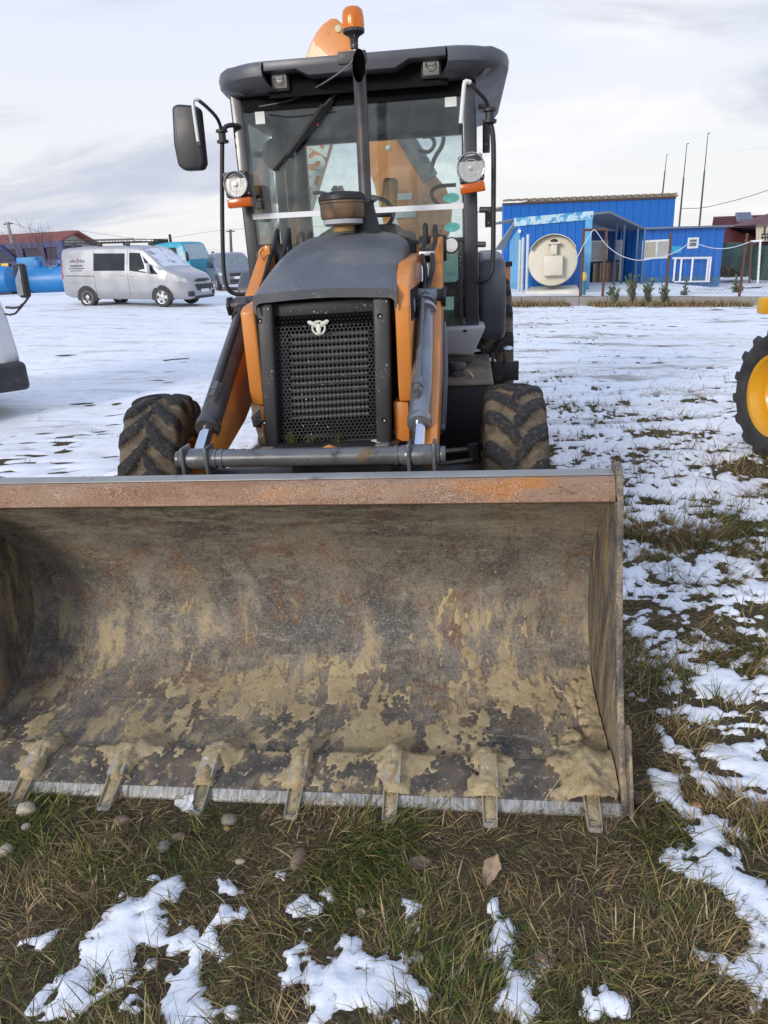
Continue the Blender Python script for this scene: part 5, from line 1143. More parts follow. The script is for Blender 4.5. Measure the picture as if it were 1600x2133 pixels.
build(rk, 'roof_rack', CHARC, VAN, local=True)
def van_txt(s, x, z, size, mat):
    w = vb.halfw(x, z) + .012; return text_part(s, size, (x, -w, z), (1, 0, 0), (0, .20, 1), mat, VAN, 'lettering', .001)
van_txt('e', -1.98, 1.53, .17, DARKTXT); van_txt('lec', -1.83, 1.53, .17, DARKTXT); van_txt('t', -1.70, 1.56, .26, REDTXT); van_txt('rica', -1.54, 1.53, .17, DARKTXT)
r8 = random.Random(12)
for zl, hl, xa, xb in ((1.37, .055, -2.02, -1.50), (1.285, .035, -2.08, -1.44), (1.21, .030, -2.00, -1.52)):   # small print, too blurred to read in the photo
    m = MB(); x = xa
    while x < xb:
        w_ = r8.uniform(.018, .05); w = vb.halfw(x, zl) + .010; m.box((x + w_ / 2, -w, zl), (w_ * .7, .003, hl * r8.uniform(.6, 1)), (-.2, 0, 0)); x += w_
    build(m, 'small_print', DARKTXT, VAN, local=True, kind='stuff')

# grey family car beyond the van
q = GH(462, 606); sy = math.radians(-62)
SUV = thing('family_car', 'muddy grey family car facing the camera beyond the van, partly hidden by the loader', 'car', (q[0], q[1] + 1.6, q[2]), (0, 0, sy))
sb_ = Body([(-2.1, 1.0), (-2.05, 1.35), (-1.8, 1.62), (-.9, 1.68), (.1, 1.64), (.45, 1.50), (1.0, 1.06), (1.3, 1.0), (1.9, .92), (2.08, .76), (2.15, .6)], [(-2.1, .45), (-1.6, .28), (1.6, .26), (2.15, .32)], [(-2.1, .78), (-1.9, .88), (-1.4, .92), (1.3, .92), (1.8, .86), (2.05, .72), (2.15, .58)], .98, .28, .12)
GREYC = M('grey_car_paint', (.16, .17, .21), .3, .3, .05, 2, [((.24, .21, .17), 1.3, .5, .8)], None, 0, 60, .4)
build(sb_.mesh(sorted(set(list(np.linspace(-2.1, 2.15, 36)) + [-2.07, 2.1]))), 'body', GREYC, SUV, local=True, angle=60)
w1 = car_wheel(SUV, 1.3, -.84, .34, .22, -1)
for x, y, sd in ((-1.3, -.84, -1), (1.3, .84, 1), (-1.3, .84, 1)): car_wheel(SUV, x, y, .34, .22, sd, w1)
for sd in (-1, 1):
    for x in (-1.3, 1.3): arch(SUV, x, .34, sb_.halfw(x, .6), sd)
    build(sb_.side([(-1.5, 1.04), (.75, 1.02), (.25, 1.48), (-1.4, 1.50)], side=sd), 'side_window', VAN_GL, SUV, local=True)
    build(sb_.side([(1.72, .70), (2.08, .66), (2.05, .76), (1.66, .86)], .008, sd, 7), 'headlight', LAMP_C, SUV, local=True)
    m = MB(); m.box((.82, sd * 1.02, 1.08), (.12, .18, .14)); build(m, 'wing_mirror', CHARC, SUV, bevel=.03, local=True)
    m = MB(); m.box((2.09, sd * .52, .42), (.10, .24, .10)); build(m, 'fog_lamp_recess', CHARC, SUV, bevel=.02, local=True)
build(sb_.upper(.98, .42, .10, .08), 'windscreen', M('pale_windscreen', (.16, .20, .21), .08, 0, .2), SUV, local=True)
m = MB(); m.box((2.14, 0, .70), (.06, .84, .12)); build(m, 'front_grille', CHARC, SUV, bevel=.02, local=True)
m = MB(); m.box((2.16, 0, .42), (.05, .9, .14)); build(m, 'lower_grille', CHARC, SUV, bevel=.02, local=True)
m = MB(); m.box((2.185, 0, .56), (.012, .5, .11)); build(m, 'number_plate', PLATE, SUV, local=True)

# turquoise lorry behind the van
q = GH(392, 600) + V3((0, 8, 0)); q[2] = float(terrain(q[0], q[1])); sc = (q[1]) / 32.
LY = thing('lorry', 'turquoise forward control lorry standing behind the silver van', 'lorry', (P(388, 560, 37)[0], 37, float(terrain(-9, 37)) - .1), (0, 0, math.radians(-14)))
TURQ = M('turquoise_paint', (.015, .30, .42), .4, 0, .1, 2)
lb_ = Body([(-1.1, 2.35), (-1.05, 2.45), (-.2, 2.52), (.45, 2.50), (.62, 2.40), (.95, 1.62), (1.0, 1.4), (1.05, .9)], [(-1.1, .75), (1.05, .55)], [(-1.1, 1.0), (.6, 1.02), (.9, .98), (1.05, .9)], 1.6, .06, .12)
build(lb_.mesh(np.linspace(-1.1, 1.05, 26)), 'cab', TURQ, LY, local=True, angle=50)
for sd in (-1, 1):
    build(lb_.side([(-.55, 1.55), (.25, 1.55), (.25, 2.25), (-.55, 2.25)], side=sd), 'door_window', VAN_GL, LY, local=True)
    build(lb_.side([(.32, 1.62), (.80, 1.62), (.55, 2.25), (.32, 2.25)], side=sd), 'quarter_window', M('pale_lorry_glass', (.42, .50, .52), .1), LY, local=True)
    m = MB(); m.box((.95, sd * 1.15, 1.8), (.06, .18, .42)); build(m, 'wing_mirror', CHARC, LY, bevel=.02, local=True)
build(lb_.upper(.93, .63, .06, .06), 'windscreen', M('pale_lorry_glass', (.42, .50, .52), .1), LY, local=True)
m = MB(); m.span((-5.2, -1.0, .75), (-1.2, 1.0, .95)); m.span((-5.2, -1.05, .95), (-1.3, 1.05, 1.55)); build(m, 'tipper_bed', CHARC, LY, bevel=.02, local=True)
m = MB(); m.span((-1.35, -1.0, 1.5), (-1.15, 1.0, 2.55)); m.span((-1.5, -.35, 2.5), (-1.2, .5, 2.72)); m.tube([(-1.25, .75, 2.3), (-1.25, .75, 2.95)], .07, 8); build(m, 'headboard', CHARC, LY, local=True)
w2 = car_wheel(LY, .2, -.95, .45, .26, -1)
for x, y, sd in ((-3.8, -.95, -1), (.2, .95, 1), (-3.8, .95, 1)): car_wheel(LY, x, y, .45, .26, sd, w2)

# white lorry cab at the left edge
WX = P(30, 700, 8.0); WYAW = math.radians(47)
def WL(p):
    q = Matrix.Rotation(-WYAW, 3, 'Z') @ (Vector(p) - Vector(WT.location)); return V3(q)
WT = thing('white_lorry', 'white lorry cab with black bumper and big mirror cut by the left edge', 'lorry', (WX[0] - (1.0 * math.cos(WYAW) + .86 * math.sin(WYAW)), 8.0 - (1.0 * math.sin(WYAW) - .86 * math.cos(WYAW)), 0), (0, 0, WYAW))
wb_ = Body([(-1.1, 2.1), (-.9, 2.3), (.2, 2.32), (.42, 2.25), (.60, 1.95), (.86, 1.50), (.94, 1.38), (.99, 1.1), (1.0, .8)], [(-1.1, .62), (1.0, .62)], [(-1.1, .93), (.5, .95), (.86, .93), (1.0, .86)], 1.45, .10, .10)
build(wb_.mesh(sorted(list(np.linspace(-1.1, 1.0, 34)) + [.92, .96])), 'cab', M('white_lorry_paint', (.66, .68, .69), .35, 0, .04, 2, [((.45, .42, .38), 2, .62, .9)]), WT, local=True, angle=50)
for sd in (-1, 1):
    build(wb_.side([(-.6, 1.36), (.36, 1.30), (.22, 2.0), (-.6, 2.0)], side=sd), 'door_window', VAN_GL, WT, local=True)
    build(wb_.side([(.62, 1.20), (.80, 1.18), (.80, 1.30), (.62, 1.32)], .012, sd, 3, 3), 'side_vent', CHARC, WT, local=True)
    if sd > 0: continue
    m = MB(); c_ = WL(P(47, 585, 7.75)); m.box(c_, (.08, .19, .36), (0, .03, .15)); mr_ = build(m, 'wing_mirror', CHARC, WT, bevel=.035, local=True)
    m = MB(); m.box(c_ + V3((-.044, .0, 0)), (.006, .14, .30), (0, .03, .15)); build(m, 'mirror_glass', MIRR, mr_, local=True)
    m = MB(); a1, a2, a3, a4 = [WL(P(*p, 7.82)) for p in ((12, 640), (40, 640), (60, 618), (55, 608))]; m.tube([a1, a2, a3, a4], .013, 8, 2); b1 = WL(P(10, 654, 7.85)); b2 = WL(P(32, 653, 7.85)); m.tube([b1, b2, a3], .012, 8, 2); build(m, 'mirror_arm', CHARC, mr_, local=True)
build(wb_.upper(.90, .48, .06, .06), 'windscreen', VAN_GL, WT, local=True)
m = MB(); bz0, bz1 = P(30, 811, 8.0)[2], P(30, 752, 8.0)[2]; m.span((-.2, -.97, bz0), (1.04, .97, bz1)); build(m, 'bumper', M('bumper_black', (.035, .036, .038), .5, 0, .2, 5, [((.12, .11, .10), 5, .5, .8)]), WT, bevel=.06, seg=3, local=True)
m = MB(); m.span((-4.2, -.45, .5), (-.2, .45, .72)); build(m, 'chassis', CHARC, WT, local=True)
m = MB(); m.span((-4.6, -1.05, .85), (-1.25, 1.05, 1.5)); build(m, 'flat_bed', CHARC, WT, bevel=.02, local=True)
w3 = car_wheel(WT, -.15, -.82, .38, .24, -1)
for x, y, sd in ((-3.2, -.82, -1), (-.15, .82, 1), (-3.2, .82, 1)): car_wheel(WT, x, y, .38, .24, sd, w3)

# yellow loader cut by the right edge
YEL = M('yellow_paint', (.66, .33, .012), .35, 0, .05, 3, [((.35, .22, .06), 4, .66, .9)], None, .03, 60, .2)
yc = P(1650, 842, 5.75)
YM = thing('yellow_loader', 'yellow wheeled loader at the right edge showing one black tyre on a yellow rim', 'loader', (yc[0], yc[1], 0), (0, 0, math.radians(-75)))
FR[YM] = np.zeros(3)
def yel_wheel(x, y, R2, flip, src=None, name='wheel'):
    w = bpy.data.objects.new(name, None); COL.objects.link(w); w.parent = YM; w.location = (x, y, R2); w.rotation_euler = (0, 0, -math.pi / 2 + (math.pi if flip else 0)); FR[w] = np.zeros(3); w.empty_display_size = .1
    if src is not None:
        for ch in src.children: copy_tree(ch, w)
        return w
    ty = tyre_mesh(R2, .36, R2 * .61, 17, TYRE_B, .042, .085, 400, skew=1.3); ty.parent = w
    r0 = R2 * .61; m = MB(); m.lathe([(r0, -.16), (r0 + .018, -.165), (r0 + .018, -.15), (r0 - .02, -.145), (r0 - .03, -.08), (r0 - .035, 0), (r0 - .03, .10), (r0 - .01, .145), (r0 + .018, .15), (r0 + .018, .165), (r0 - .008, .16), (r0 - .03, .12), (r0 - .055, .06), (r0 - .06, -.04)], (0, 0, 0), (1, 0, 0), 48, True)
    m.lathe([(r0 - .05, .05), (r0 - .075, .07), (r0 * .72, .055), (r0 * .62, .02), (r0 * .45, .015)], (0, 0, 0), (1, 0, 0), 40); build(m, 'rim', YEL, w, local=True)
    m = MB(); m.lathe([(r0 * .50, .01), (r0 * .48, .03), (r0 * .30, .035), (r0 * .28, .09), (r0 * .2, .10), (0, .10)], (0, 0, 0), (1, 0, 0), 24)
    for q in range(8):
        an = q * math.pi / 4; m.lathe([(.013, 0), (.013, .02), (0, .022)], (.03, r0 * .40 * math.cos(an), r0 * .40 * math.sin(an)), (1, 0, 0), 6)
    build(m, 'hub', CHARC, w, local=True); return w
yw = yel_wheel(0, 0, .50, False)
m = MB(); m.tube([(0, .1, .48), (0, 1.65, .48)], .09, 12); m.span((-.3, .60, .45), (3.0, 1.2, .85)); build(m, 'chassis', CHARC, YM, bevel=.02, local=True)
m = MB(); m.span((-.2, .62, .85), (1.9, 1.3, 1.60)); build(m, 'engine_hood', YEL, YM, bevel=.06, local=True)
rz = Matrix.Rotation(math.radians(75), 3, 'Z'); hp_ = P(1592, 636, 7.2)
hl_ = rz @ Vector(hp_ - yc); hz = hp_[2]
m = MB(); m.span((hl_[0] - .12, hl_[1], hz - .085), (hl_[0], hl_[1] + .62, hz + .07)); ab = build(m, 'arm_head', YEL, YM, bevel=.03, local=True)
m = MB(); m.lathe([(.030, 0), (.030, .006)], (hl_[0], hl_[1] + .075, hz - .005), (1, 0, 0), 20); build(m, 'arm_eye', DARK_REC, ab, local=True)
m = MB(); m.span((hl_[0] - .11, hl_[1] + .55, hz - .07), (hl_[0] - .02, hl_[1] + 1.4, hz + .05)); build(m, 'loader_arm', YEL, YM, bevel=.01, local=True)
# ------------------------------------------------------------------ yard, blue buildings and the fence at right
def yard_z(x, y): return terrain(x, y) + .30
def YG(px, py):
    z = 0.
    for _ in range(30):
        q = PZ(px, py, z); z = .6 * float(yard_z(q[0], q[1])) + .4 * z
    return PZ(px, py, z)
K0, K1 = GH(1190, 637), GH(1680, 637)
kd = unit((K1 - K0) * V3((1, 1, 0))); kn = V3((-kd[1], kd[0], 0))
K0 = K0 - kd * 3.6
kl = np.linalg.norm((K1 - K0)[:2])
def kpt(s): p = K0 + kd * s; p[2] = float(terrain(p[0], p[1])); return p
m = MB(); g = []
for s in np.linspace(0, kl, 30):
    p = kpt(s); row = []
    for d_ in (0.1, 1, 3, 6, 10, 16, 26, 45):
        a = p + kn * d_; row.append((a[0], a[1], float(yard_z(a[0], a[1])) - .02 + .04 * float(vnoise(np.array(a[0] * .8), np.array(a[1] * .8), 3))))
    g.append(row)
m.grid(np.array(g), True)
g = np.array(g); low = g[0].copy(); low[:, 2] -= .6; m.grid(np.stack([g[0], low]))
yo = build(m, 'yard', snow_mat, None, kind='structure', local=True); ya_ = yo.data.attributes.new('depth', 'FLOAT', 'POINT'); ya_.data.foreach_set('value', np.ones(len(yo.data.vertices), np.float32))
CONC = M('old_concrete', (.27, .25, .22), .9, 0, .2, 2.5, [((.14, .12, .085), 2.5, .52, .75)], None, .3, 40)
KB = thing('kerb_wall', 'low concrete kerb wall along the foot of the wire fence', 'wall', kpt(kl / 2))
nk = 12
for i in range(nk):
    a, b = kpt(kl * i / nk), kpt(kl * (i + 1) / nk - .02); m = MB()
    m.hexa([a - (0, 0, .25), b - (0, 0, .25), b + kn * .22 - (0, 0, .25), a + kn * .22 - (0, 0, .25), a + (0, 0, .30), b + (0, 0, .30), b + kn * .22 + (0, 0, .30), a + kn * .22 + (0, 0, .30)]); build(m, 'kerb_block', CONC, KB, bevel=.01)
BLUE = M('blue_cladding', (.006, .125, .46), .45, 0, .10, .6, [((.03, .16, .42), .9, .55, .8)], None, 0, 60, 0, .5, ((.10, .24, .50), 3.2, .58, .72))
BLUE_L = M('pale_blue_trim', (.12, .36, .58), .5, 0, .15, 3)
WHT_PEEL = M('peeling_trim', (.45, .62, .70), .6, 0, .1, 3, [((.08, .30, .50), 3.5, .50, .56)])
EAVE = M('eave_metal', (.13, .17, .22), .5)
PVC = M('white_window_frame', (.72, .72, .70), .4)
GL_PALE = M('curtained_glass', (.42, .41, .38), .2, 0, .08, 2)
GL_DK = M('dim_glass', (.14, .15, .16), .12, 0, .2, 1)
def wall(parent, A, B, z0a, z0b, z1a, z1b, n, mat, th=.10, name='cladding_panel'):
    """upright panels side by side from A to B (plan points)"""
    A, B = V3((A[0], A[1], 0)), V3((B[0], B[1], 0)); d = unit(B - A); nn = V3((-d[1], d[0], 0)); L_ = np.linalg.norm(B - A)
    for i in range(n):
        u0, u1 = i / n, (i + 1) / n; pr0 = .006 * (i % 2)
        p, q = A + d * L_ * u0 + d * .012, A + d * L_ * u1 - d * .012; m = MB(); zz = lambda za, zb, u: za + (zb - za) * u
        f = lambda w, off, z: (w[0] + nn[0] * off, w[1] + nn[1] * off, z)
        m.hexa([f(p, -pr0, zz(z0a, z0b, u0)), f(q, -pr0, zz(z0a, z0b, u1)), f(q, th, zz(z0a, z0b, u1)), f(p, th, zz(z0a, z0b, u0)), f(p, -pr0, zz(z1a, z1b, u0)), f(q, -pr0, zz(z1a, z1b, u1)), f(q, th, zz(z1a, z1b, u1)), f(p, th, zz(z1a, z1b, u0))])
        build(m, name, mat, parent, smooth=False)
def quad_box(A, B, depth, z0, z1, out=0., ea=0., eb=0., z1b=None, z0b=None):
    A, B = V3((A[0], A[1], 0)), V3((B[0], B[1], 0)); d = unit(B - A); n = V3((-d[1], d[0], 0)); a, b = A - d * ea - n * out, B + d * eb - n * out; m = MB()
    z1b = z1 if z1b is None else z1b; z0b = z0 if z0b is None else z0b
    f = lambda p, k, z: (p[0] + n[0] * k, p[1] + n[1] * k, z)
    m.hexa([f(a, 0, z0), f(b, 0, z0b), f(b, depth, z0b), f(a, depth, z0), f(a, 0, z1), f(b, 0, z1b), f(b, depth, z1b), f(a, depth, z1)]); return m
def on_wall(A, B, px, py):     # where a line of sight meets the upright plane through A and B
    d = unit((B[0] - A[0], B[1] - A[1], 0)); n = V3((-d[1], d[0], 0)); r = ray(px, py); return CAM + r * (n.dot(V3((A[0], A[1], 0)) - CAM * V3((1, 1, 0))) / n.dot(r))
def pane_box(A, B, x0, y0, x1, y1, name, mat, parent, o0, o1, **kw):
    p, q = on_wall(A, B, x0, y1), on_wall(A, B, x1, y0); return build(quad_box(p, q, o1 - o0, p[2], q[2], -o0), name, mat, parent, **kw)
def window(parent, A, B, x0, y0, x1, y1, gm, fw=.09, mull=0, pref=''):
    p, q = on_wall(A, B, x0, y1), on_wall(A, B, x1, y0); z0, z1 = p[2], q[2]; d = unit((q - p) * V3((1, 1, 0))); L_ = np.linalg.norm((q - p)[:2]); m = MB()
    for s0, s1, a, b in [(0, L_, z0, z0 + fw), (0, L_, z1 - fw, z1), (0, fw, z0 + fw, z1 - fw), (L_ - fw, L_, z0 + fw, z1 - fw)] + [(L_ * k / (mull + 1) - fw / 2, L_ * k / (mull + 1) + fw / 2, z0 + fw, z1 - fw) for k in range(1, mull + 1)]:
        w = quad_box(p + d * s0, p + d * s1, .12, a, b, .045); m.add(w.v, w.f)
    fr = build(m, 'window', PVC, parent)
    for k in range(mull + 1):
        s0, s1 = L_ * k / (mull + 1) + fw * .5, L_ * (k + 1) / (mull + 1) - fw * .5; build(quad_box(p + d * s0, p + d * s1, .02, z0 + fw * .9, z1 - fw * .9, .012), 'pane', gm[k % len(gm)], fr, smooth=False)
    return fr
# tall warehouse at the back
wz = P(1047, 424, 46)[2]; WA = PZ(1047, 424, wz); WB = PZ(1408, 410, wz); wg = float(yard_z(WA[0], WA[1])) - .5
WH = thing('warehouse', 'tall bright blue metal warehouse with a tiled verge, rearmost of the blue buildings', 'warehouse', (*((WA + WB) / 2)[:2], wg))
wall(WH, WA, WB, wg, wg, wz, wz, 20, BLUE)
dW = unit((WB - WA) * V3((1, 1, 0))); nW = V3((-dW[1], dW[0], 0))
nL = unit(V3((WA[0], WA[1], 0))) * .98 + dW * .06
wall(WH, WA + nL * 9, WA, wg, wg, wz - .6, wz, 8, BLUE); wall(WH, WB, WB + nW * 9, wg, wg, wz, wz - .6, 8, BLUE)
build(quad_box(WA + dW * 1.7, WB, 9.2, wz + .02, wz + .10, .12, .1, .1), 'roof', M('warehouse_roof', (.25, .20, .16), .7), WH)
TILE = M('roof_verge_tile', (.30, .24, .17), .7, 0, .2, 2, [((.10, .07, .05), 2, .5, .7)])
L_ = np.linalg.norm((WB - WA)[:2])
for k in range(44):
    c_ = WA + dW * (L_ * (k + .5) / 44); m = MB(); m.box((c_[0] - nW[0] * .06, c_[1] - nW[1] * .06, wz + .155 + .02 * (k % 2)), (L_ / 44 * .92, .30, .10)); build(m, 'verge_tile', TILE, WH)
build(quad_box(WA, WB, .06, wz - .08, wz + .02, .07), 'verge_board', M('dark_verge', (.08, .055, .045), .7), WH)
# shed at left of the yard
AA = P(1073, 600, 30.0); AB = P(1226, 600, 30.6); az0 = float(yard_z(AA[0], AA[1])) - .2; az0b = float(yard_z(AB[0], AB[1])) - .2
za, zb = on_wall(AA, AB, 1080, 470)[2], on_wall(AA, AB, 1226, 456)[2]
SH = thing('shed', 'bright blue metal shed with peeling white roof edge behind the cream tank', 'shed', (*((AA + AB) / 2)[:2], az0))
AL = on_wall(AA, AB, 1081, 600); wall(SH, AL, AB, az0, az0b, za, zb, 9, BLUE, .08)
dA = unit((AB - AL) * V3((1, 1, 0))); nA = V3((-dA[1], dA[0], 0))
wall(SH, AL + nA * 1.5, AL - dA * .02, az0, az0, za - .55, za - .05, 4, BLUE_L, .06); wall(SH, AB + dA * .01, AB + nA * 4, az0b, az0b, zb, zb - .3, 4, BLUE_L, .06)
build(quad_box(AL, AB, .10, za - .02, za + .28, .06, .22, .04, zb + .28, zb - .02), 'roof_trim', WHT_PEEL, SH)
build(quad_box(AB - dA * .26, AB + dA * .01, .05, az0b, zb - .02, .055), 'corner_trim', BLUE_L, SH)
build(quad_box(AL, AB, 4.2, za + .20, za + .26, -.04, .3, .04, zb + .26, zb + .20), 'roof', EAVE, SH)
ev = on_wall(AA, AB, 1062, 502); m = MB(); e0_, e1_ = AL - dA * .2 + V3((0, 0, za - AL[2] + .2)), AL + V3((0, 0, za - AL[2] + .05))
lowp = e0_ - dA * .05 + nA * 3.0 - V3((0, 0, 1.0)); m.hexa([e0_ - (0, 0, .05), e0_ - (0, 0, .05) + dA * .15, lowp + dA * .4 - (0, 0, .05), lowp - (0, 0, .05), e0_, e0_ + dA * .15, lowp + dA * .4, lowp]); build(m, 'eave', M('eave_pale', (.35, .37, .40), .6), SH)
m = MB(); c_ = on_wall(AA, AB, 1081, 482); m.box(c_ - nA * .1, (.10, .12, .12)); build(m, 'wall_lamp', PVC, SH, bevel=.02)
# office cabin at right with a porch between
OA, OB = YG(1335, 589), YG(1497, 586); OA = OA * V3((1, 1, 0)); OB = OB * V3((1, 1, 0))
oz0 = float(yard_z(OA[0], OA[1])) - .15; oz0b = float(yard_z(OB[0], OB[1])) - .15
o1a, o1b = on_wall(OA, OB, 1335, 479)[2], on_wall(OA, OB, 1503, 474)[2]
OBt = on_wall(OA, OB, 1501, 560)
OF = thing('office_cabin', 'low blue site office with white windows and a turquoise notice on its wall', 'cabin', (*((OA + OB) / 2)[:2], oz0))
wall(OF, OA, OBt, oz0, oz0b, o1a, o1b, 10, BLUE, .10)
dO = unit((OB - OA)); nO = V3((-dO[1], dO[0], 0))
wall(OF, OBt + dO * .01, OBt + nO * 4.5, oz0b, oz0b, o1b, o1b - .2, 5, BLUE)
wall(OF, OA + nO * 1.6, OA, oz0, oz0, o1a, o1a, 2, BLUE)
build(quad_box(OA, OBt, 4.8, o1a + .01, o1a + .10, .25, .1, .30, o1b + .10, o1b + .01), 'roof', M('cabin_roof', (.16, .19, .24), .5), OF, bevel=.01)
build(quad_box(OA, OBt, .06, oz0 - .1, oz0 + .42, .035, 0, 0, oz0b + .42, oz0b - .1), 'plinth_band', M('weathered_blue', (.06, .16, .30), .7, 0, .25, 3), OF)
window(OF, OA, OBt, 1338, 498, 1396, 541, [M('warm_curtain', (.50, .44, .33), .5), GL_PALE], .10, 1)
w_s = window(OF, OA, OBt, 1431, 494, 1455, 518, [GL_DK], .10)
pane_box(OA, OBt, 1398, 512, 1419, 528, 'notice_board', M('turquoise_notice', (.02, .34, .55), .5), OF, -.03, .02)
# recessed porch: back wall, door, window, timber panel, sloped canopy
PA, PB = OA + nO * 1.6 - dO * 4.6, OA + nO * 1.6
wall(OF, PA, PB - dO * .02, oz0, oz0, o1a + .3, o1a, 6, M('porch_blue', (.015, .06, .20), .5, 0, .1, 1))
window(OF, PA, PB, 1283, 500, 1318, 582, [GL_PALE], .10, 0)
pane_box(PA, PB, 1290, 549, 1313, 582, 'door_panel', M('door_lower_grey', (.24, .22, .22), .6), OF, -.06, -.02)
pane_box(PA, PB, 1276, 500, 1283, 585, 'door_leaf_edge', PVC, OF, -.5, .0)
window(OF, PA, PB, 1228, 500, 1266, 545, [GL_PALE], .06, 0)
fa_, fb_ = on_wall(PA, PB, 1223, 600), on_wall(PA, PB, 1276, 600)
zz0, zz1 = on_wall(PA, PB, 1240, 598)[2], on_wall(PA, PB, 1240, 548)[2]
for k in range(12):
    a_k = fa_ + (fb_ - fa_) * k / 12; b_k = fa_ + (fb_ - fa_) * (k + .86) / 12
    build(quad_box(a_k, b_k, .03, zz0, zz1 - .1 * (k % 3 == 2), .42), 'plank', M(('plank_pale', 'plank_brown', 'plank_dark')[k * 7 % 3], ((.36, .24, .15), (.22, .14, .09), (.10, .07, .055))[k * 7 % 3], .8, 0, .2, 6), OF, smooth=False)
build(quad_box(fa_, fb_, .08, zz1, zz1 + .08, .45), 'rail', CHARC, OF)
pane_box(PA, PB, 1332, 548, 1344, 590, 'porch_block', CONC, OF, -1.2, -.9)
c0_, c1_ = P(1226, 456, 31), P(1268, 450, 31.2); z_c = c0_[2]
m = MB(); ca = V3((AB[0], AB[1], zb + .18)); cb = V3((*(OA + nO * .0)[:2], o1a + .06)); mid_ = (ca + cb) / 2 + V3((-.5, 0, .42)); dv = nO * 3.0
for p, q in ((ca, mid_), (mid_, cb)):
    m.hexa([p - (0, 0, .05), q - (0, 0, .05), q + dv - (0, 0, .05), p + dv - (0, 0, .05), p + (0, 0, .05), q + (0, 0, .05), q + dv + (0, 0, .05), p + dv + (0, 0, .05)])
build(m, 'porch_canopy', EAVE, OF)
for px in (1278, 1294, 1322, 1336):
    a = YG(px, 592); top_ = on_wall(a, a + dO, px + 1, 470)
    m = MB(); zt_ = o1a + (.35 if px < 1290 else .22 if px < 1300 else .05); m.tube([(a[0], a[1], a[2] - .2), (a[0], a[1], zt_)], .045, 8); build(m, 'porch_post', M('post_blue_grey', (.07, .13, .20), .5), OF)
# white railings in front of the cabin
RL = thing('railing', 'white tubular railing standing before the blue office cabin', 'railing', (*OB[:2], oz0b))
RA, RB = YG(1404, 588), YG(1478, 587)
zr = on_wall(RA, RB, 1440, 537)[2]
for px in (1404, 1417, 1440, 1472, 1477):
    p = on_wall(RA, RB, px - 1, 586); m = MB(); m.tube([(p[0], p[1], p[2]), (p[0], p[1], zr)], .05, 8); build(m, 'railing_post', WHITE_P, RL)
m = MB(); a, b = on_wall(RA, RB, 1402, 538), on_wall(RA, RB, 1480, 537); m.tube([a, b], .055, 8); build(m, 'top_rail', WHITE_P, RL)
m = MB(); a, b = on_wall(RA, RB, 1405, 587), on_wall(RA, RB, 1478, 586); m.tube([a, b], .04, 8); build(m, 'foot_rail', WHITE_P, RL)
# antennas
for nm, x0, y0, x1, y1, Y in (('rear', 1380, 406, 1389, 323, 57), ('mid', 1415, 470, 1431, 300, 46), ('tall', 1457, 470, 1475, 278, 46)):
    a, b = P(x0, y0, Y), P(x1, y1, Y); a = V3((a[0], a[1], a[2])); b = V3((b[0], b[1], b[2]))
    lab = {'rear': 'thin short antenna mast rising above the tiled verge of the warehouse', 'mid': 'dark antenna mast behind the office roof, middle of three by height', 'tall': 'tallest dark antenna mast standing behind the office cabin roof'}[nm]
    an = thing('antenna_mast', lab, 'antenna', (a[0], a[1], a[2] - 2.5), None, 'antenna masts behind the blue buildings')
    m = MB(); m.tube([a - (0, 0, 2.5), a, a * .4 + b * .6], [.06, .055, .045], 8); build(m, 'pole', M('mast_green', (.02, .05, .055), .5), an)
    m = MB(); m.tube([a * .4 + b * .6, b], [.028, .018], 6); m.tube([b, b + V3((.10, 0, .02))], .03, 6); build(m, 'whip', CHARC, an)
# fuel tank on its plinth
tz = on_wall(K0, K1, 1150, 620); TC = P(1151, 560, 27.0); tg_ = P(1151, 618, 27.0)[2]; tr_ = (P(1202, 560, 27.)[0] - P(1099, 560, 27.)[0]) / 2
CREAM = M('cream_tank_paint', (.56, .52, .42), .5, 0, .06, 2, [((.40, .33, .22), 1.6, .60, .8)], None, .03, 20)
TK = thing('storage_tank', 'cream cylindrical fuel tank with a square box on its round end', 'tank', (TC[0], TC[1], tg_))
td = unit((.12, 1, 0))
cz = tg_ + .42 + tr_ * .93
m = MB(); m.lathe([(tr_ * .86, 0), (tr_ * .97, .03), (tr_, .10), (tr_, 3.4), (tr_ * .95, 3.5), (0, 3.6)], (TC[0], TC[1], cz), td, 48); build(m, 'tank_shell', CREAM, TK)
m = MB(); 
arcs = [(math.cos(a), math.sin(a)) for a in np.linspace(math.radians(28), math.radians(152), 20)]
o_ = [(tr_ * 1.03 * a, tr_ * 1.03 * b) for a, b in arcs] + [(tr_ * 1.0 * a, tr_ * 1.0 * b) for a, b in arcs[::-1]]
tu = unit(np.cross(td, (0, 0, 1))); m.prism(o_, (TC[0], TC[1], cz), tu, (0, 0, 1), td, -.28, .6); build(m, 'end_hood', CREAM, TK)
def tb(px0, py0, px1, py1, o0, o1, name, mat, bev=.02):
    A_2, B_2 = V3((TC[0], TC[1], 0)), V3((TC[0] + tu[0], TC[1] + tu[1], 0)); p, q = on_wall(A_2, B_2, px0, py1), on_wall(A_2, B_2, px1, py0); sw = 1
    m = quad_box(p if p[0] < q[0] else q, q if p[0] < q[0] else p, o1, p[2], q[2], o0); return build(m, name, mat, TK, bevel=bev)
tb(1132, 531, 1173, 574, .38, .30, 'pump_box', CREAM); tb(1147, 508, 1161, 531, .30, .2, 'pipe_duct', CREAM); tb(1097, 602, 1206, 621, .30, 3.6, 'plinth', M('plinth_pale', (.58, .56, .50), .7, 0, .1, 2, [((.50, .32, .06), 1.1, .60, .68)]), .02)
tb(1141, 504, 1168, 509, .35, .4, 'top_cap', CREAM, .01)
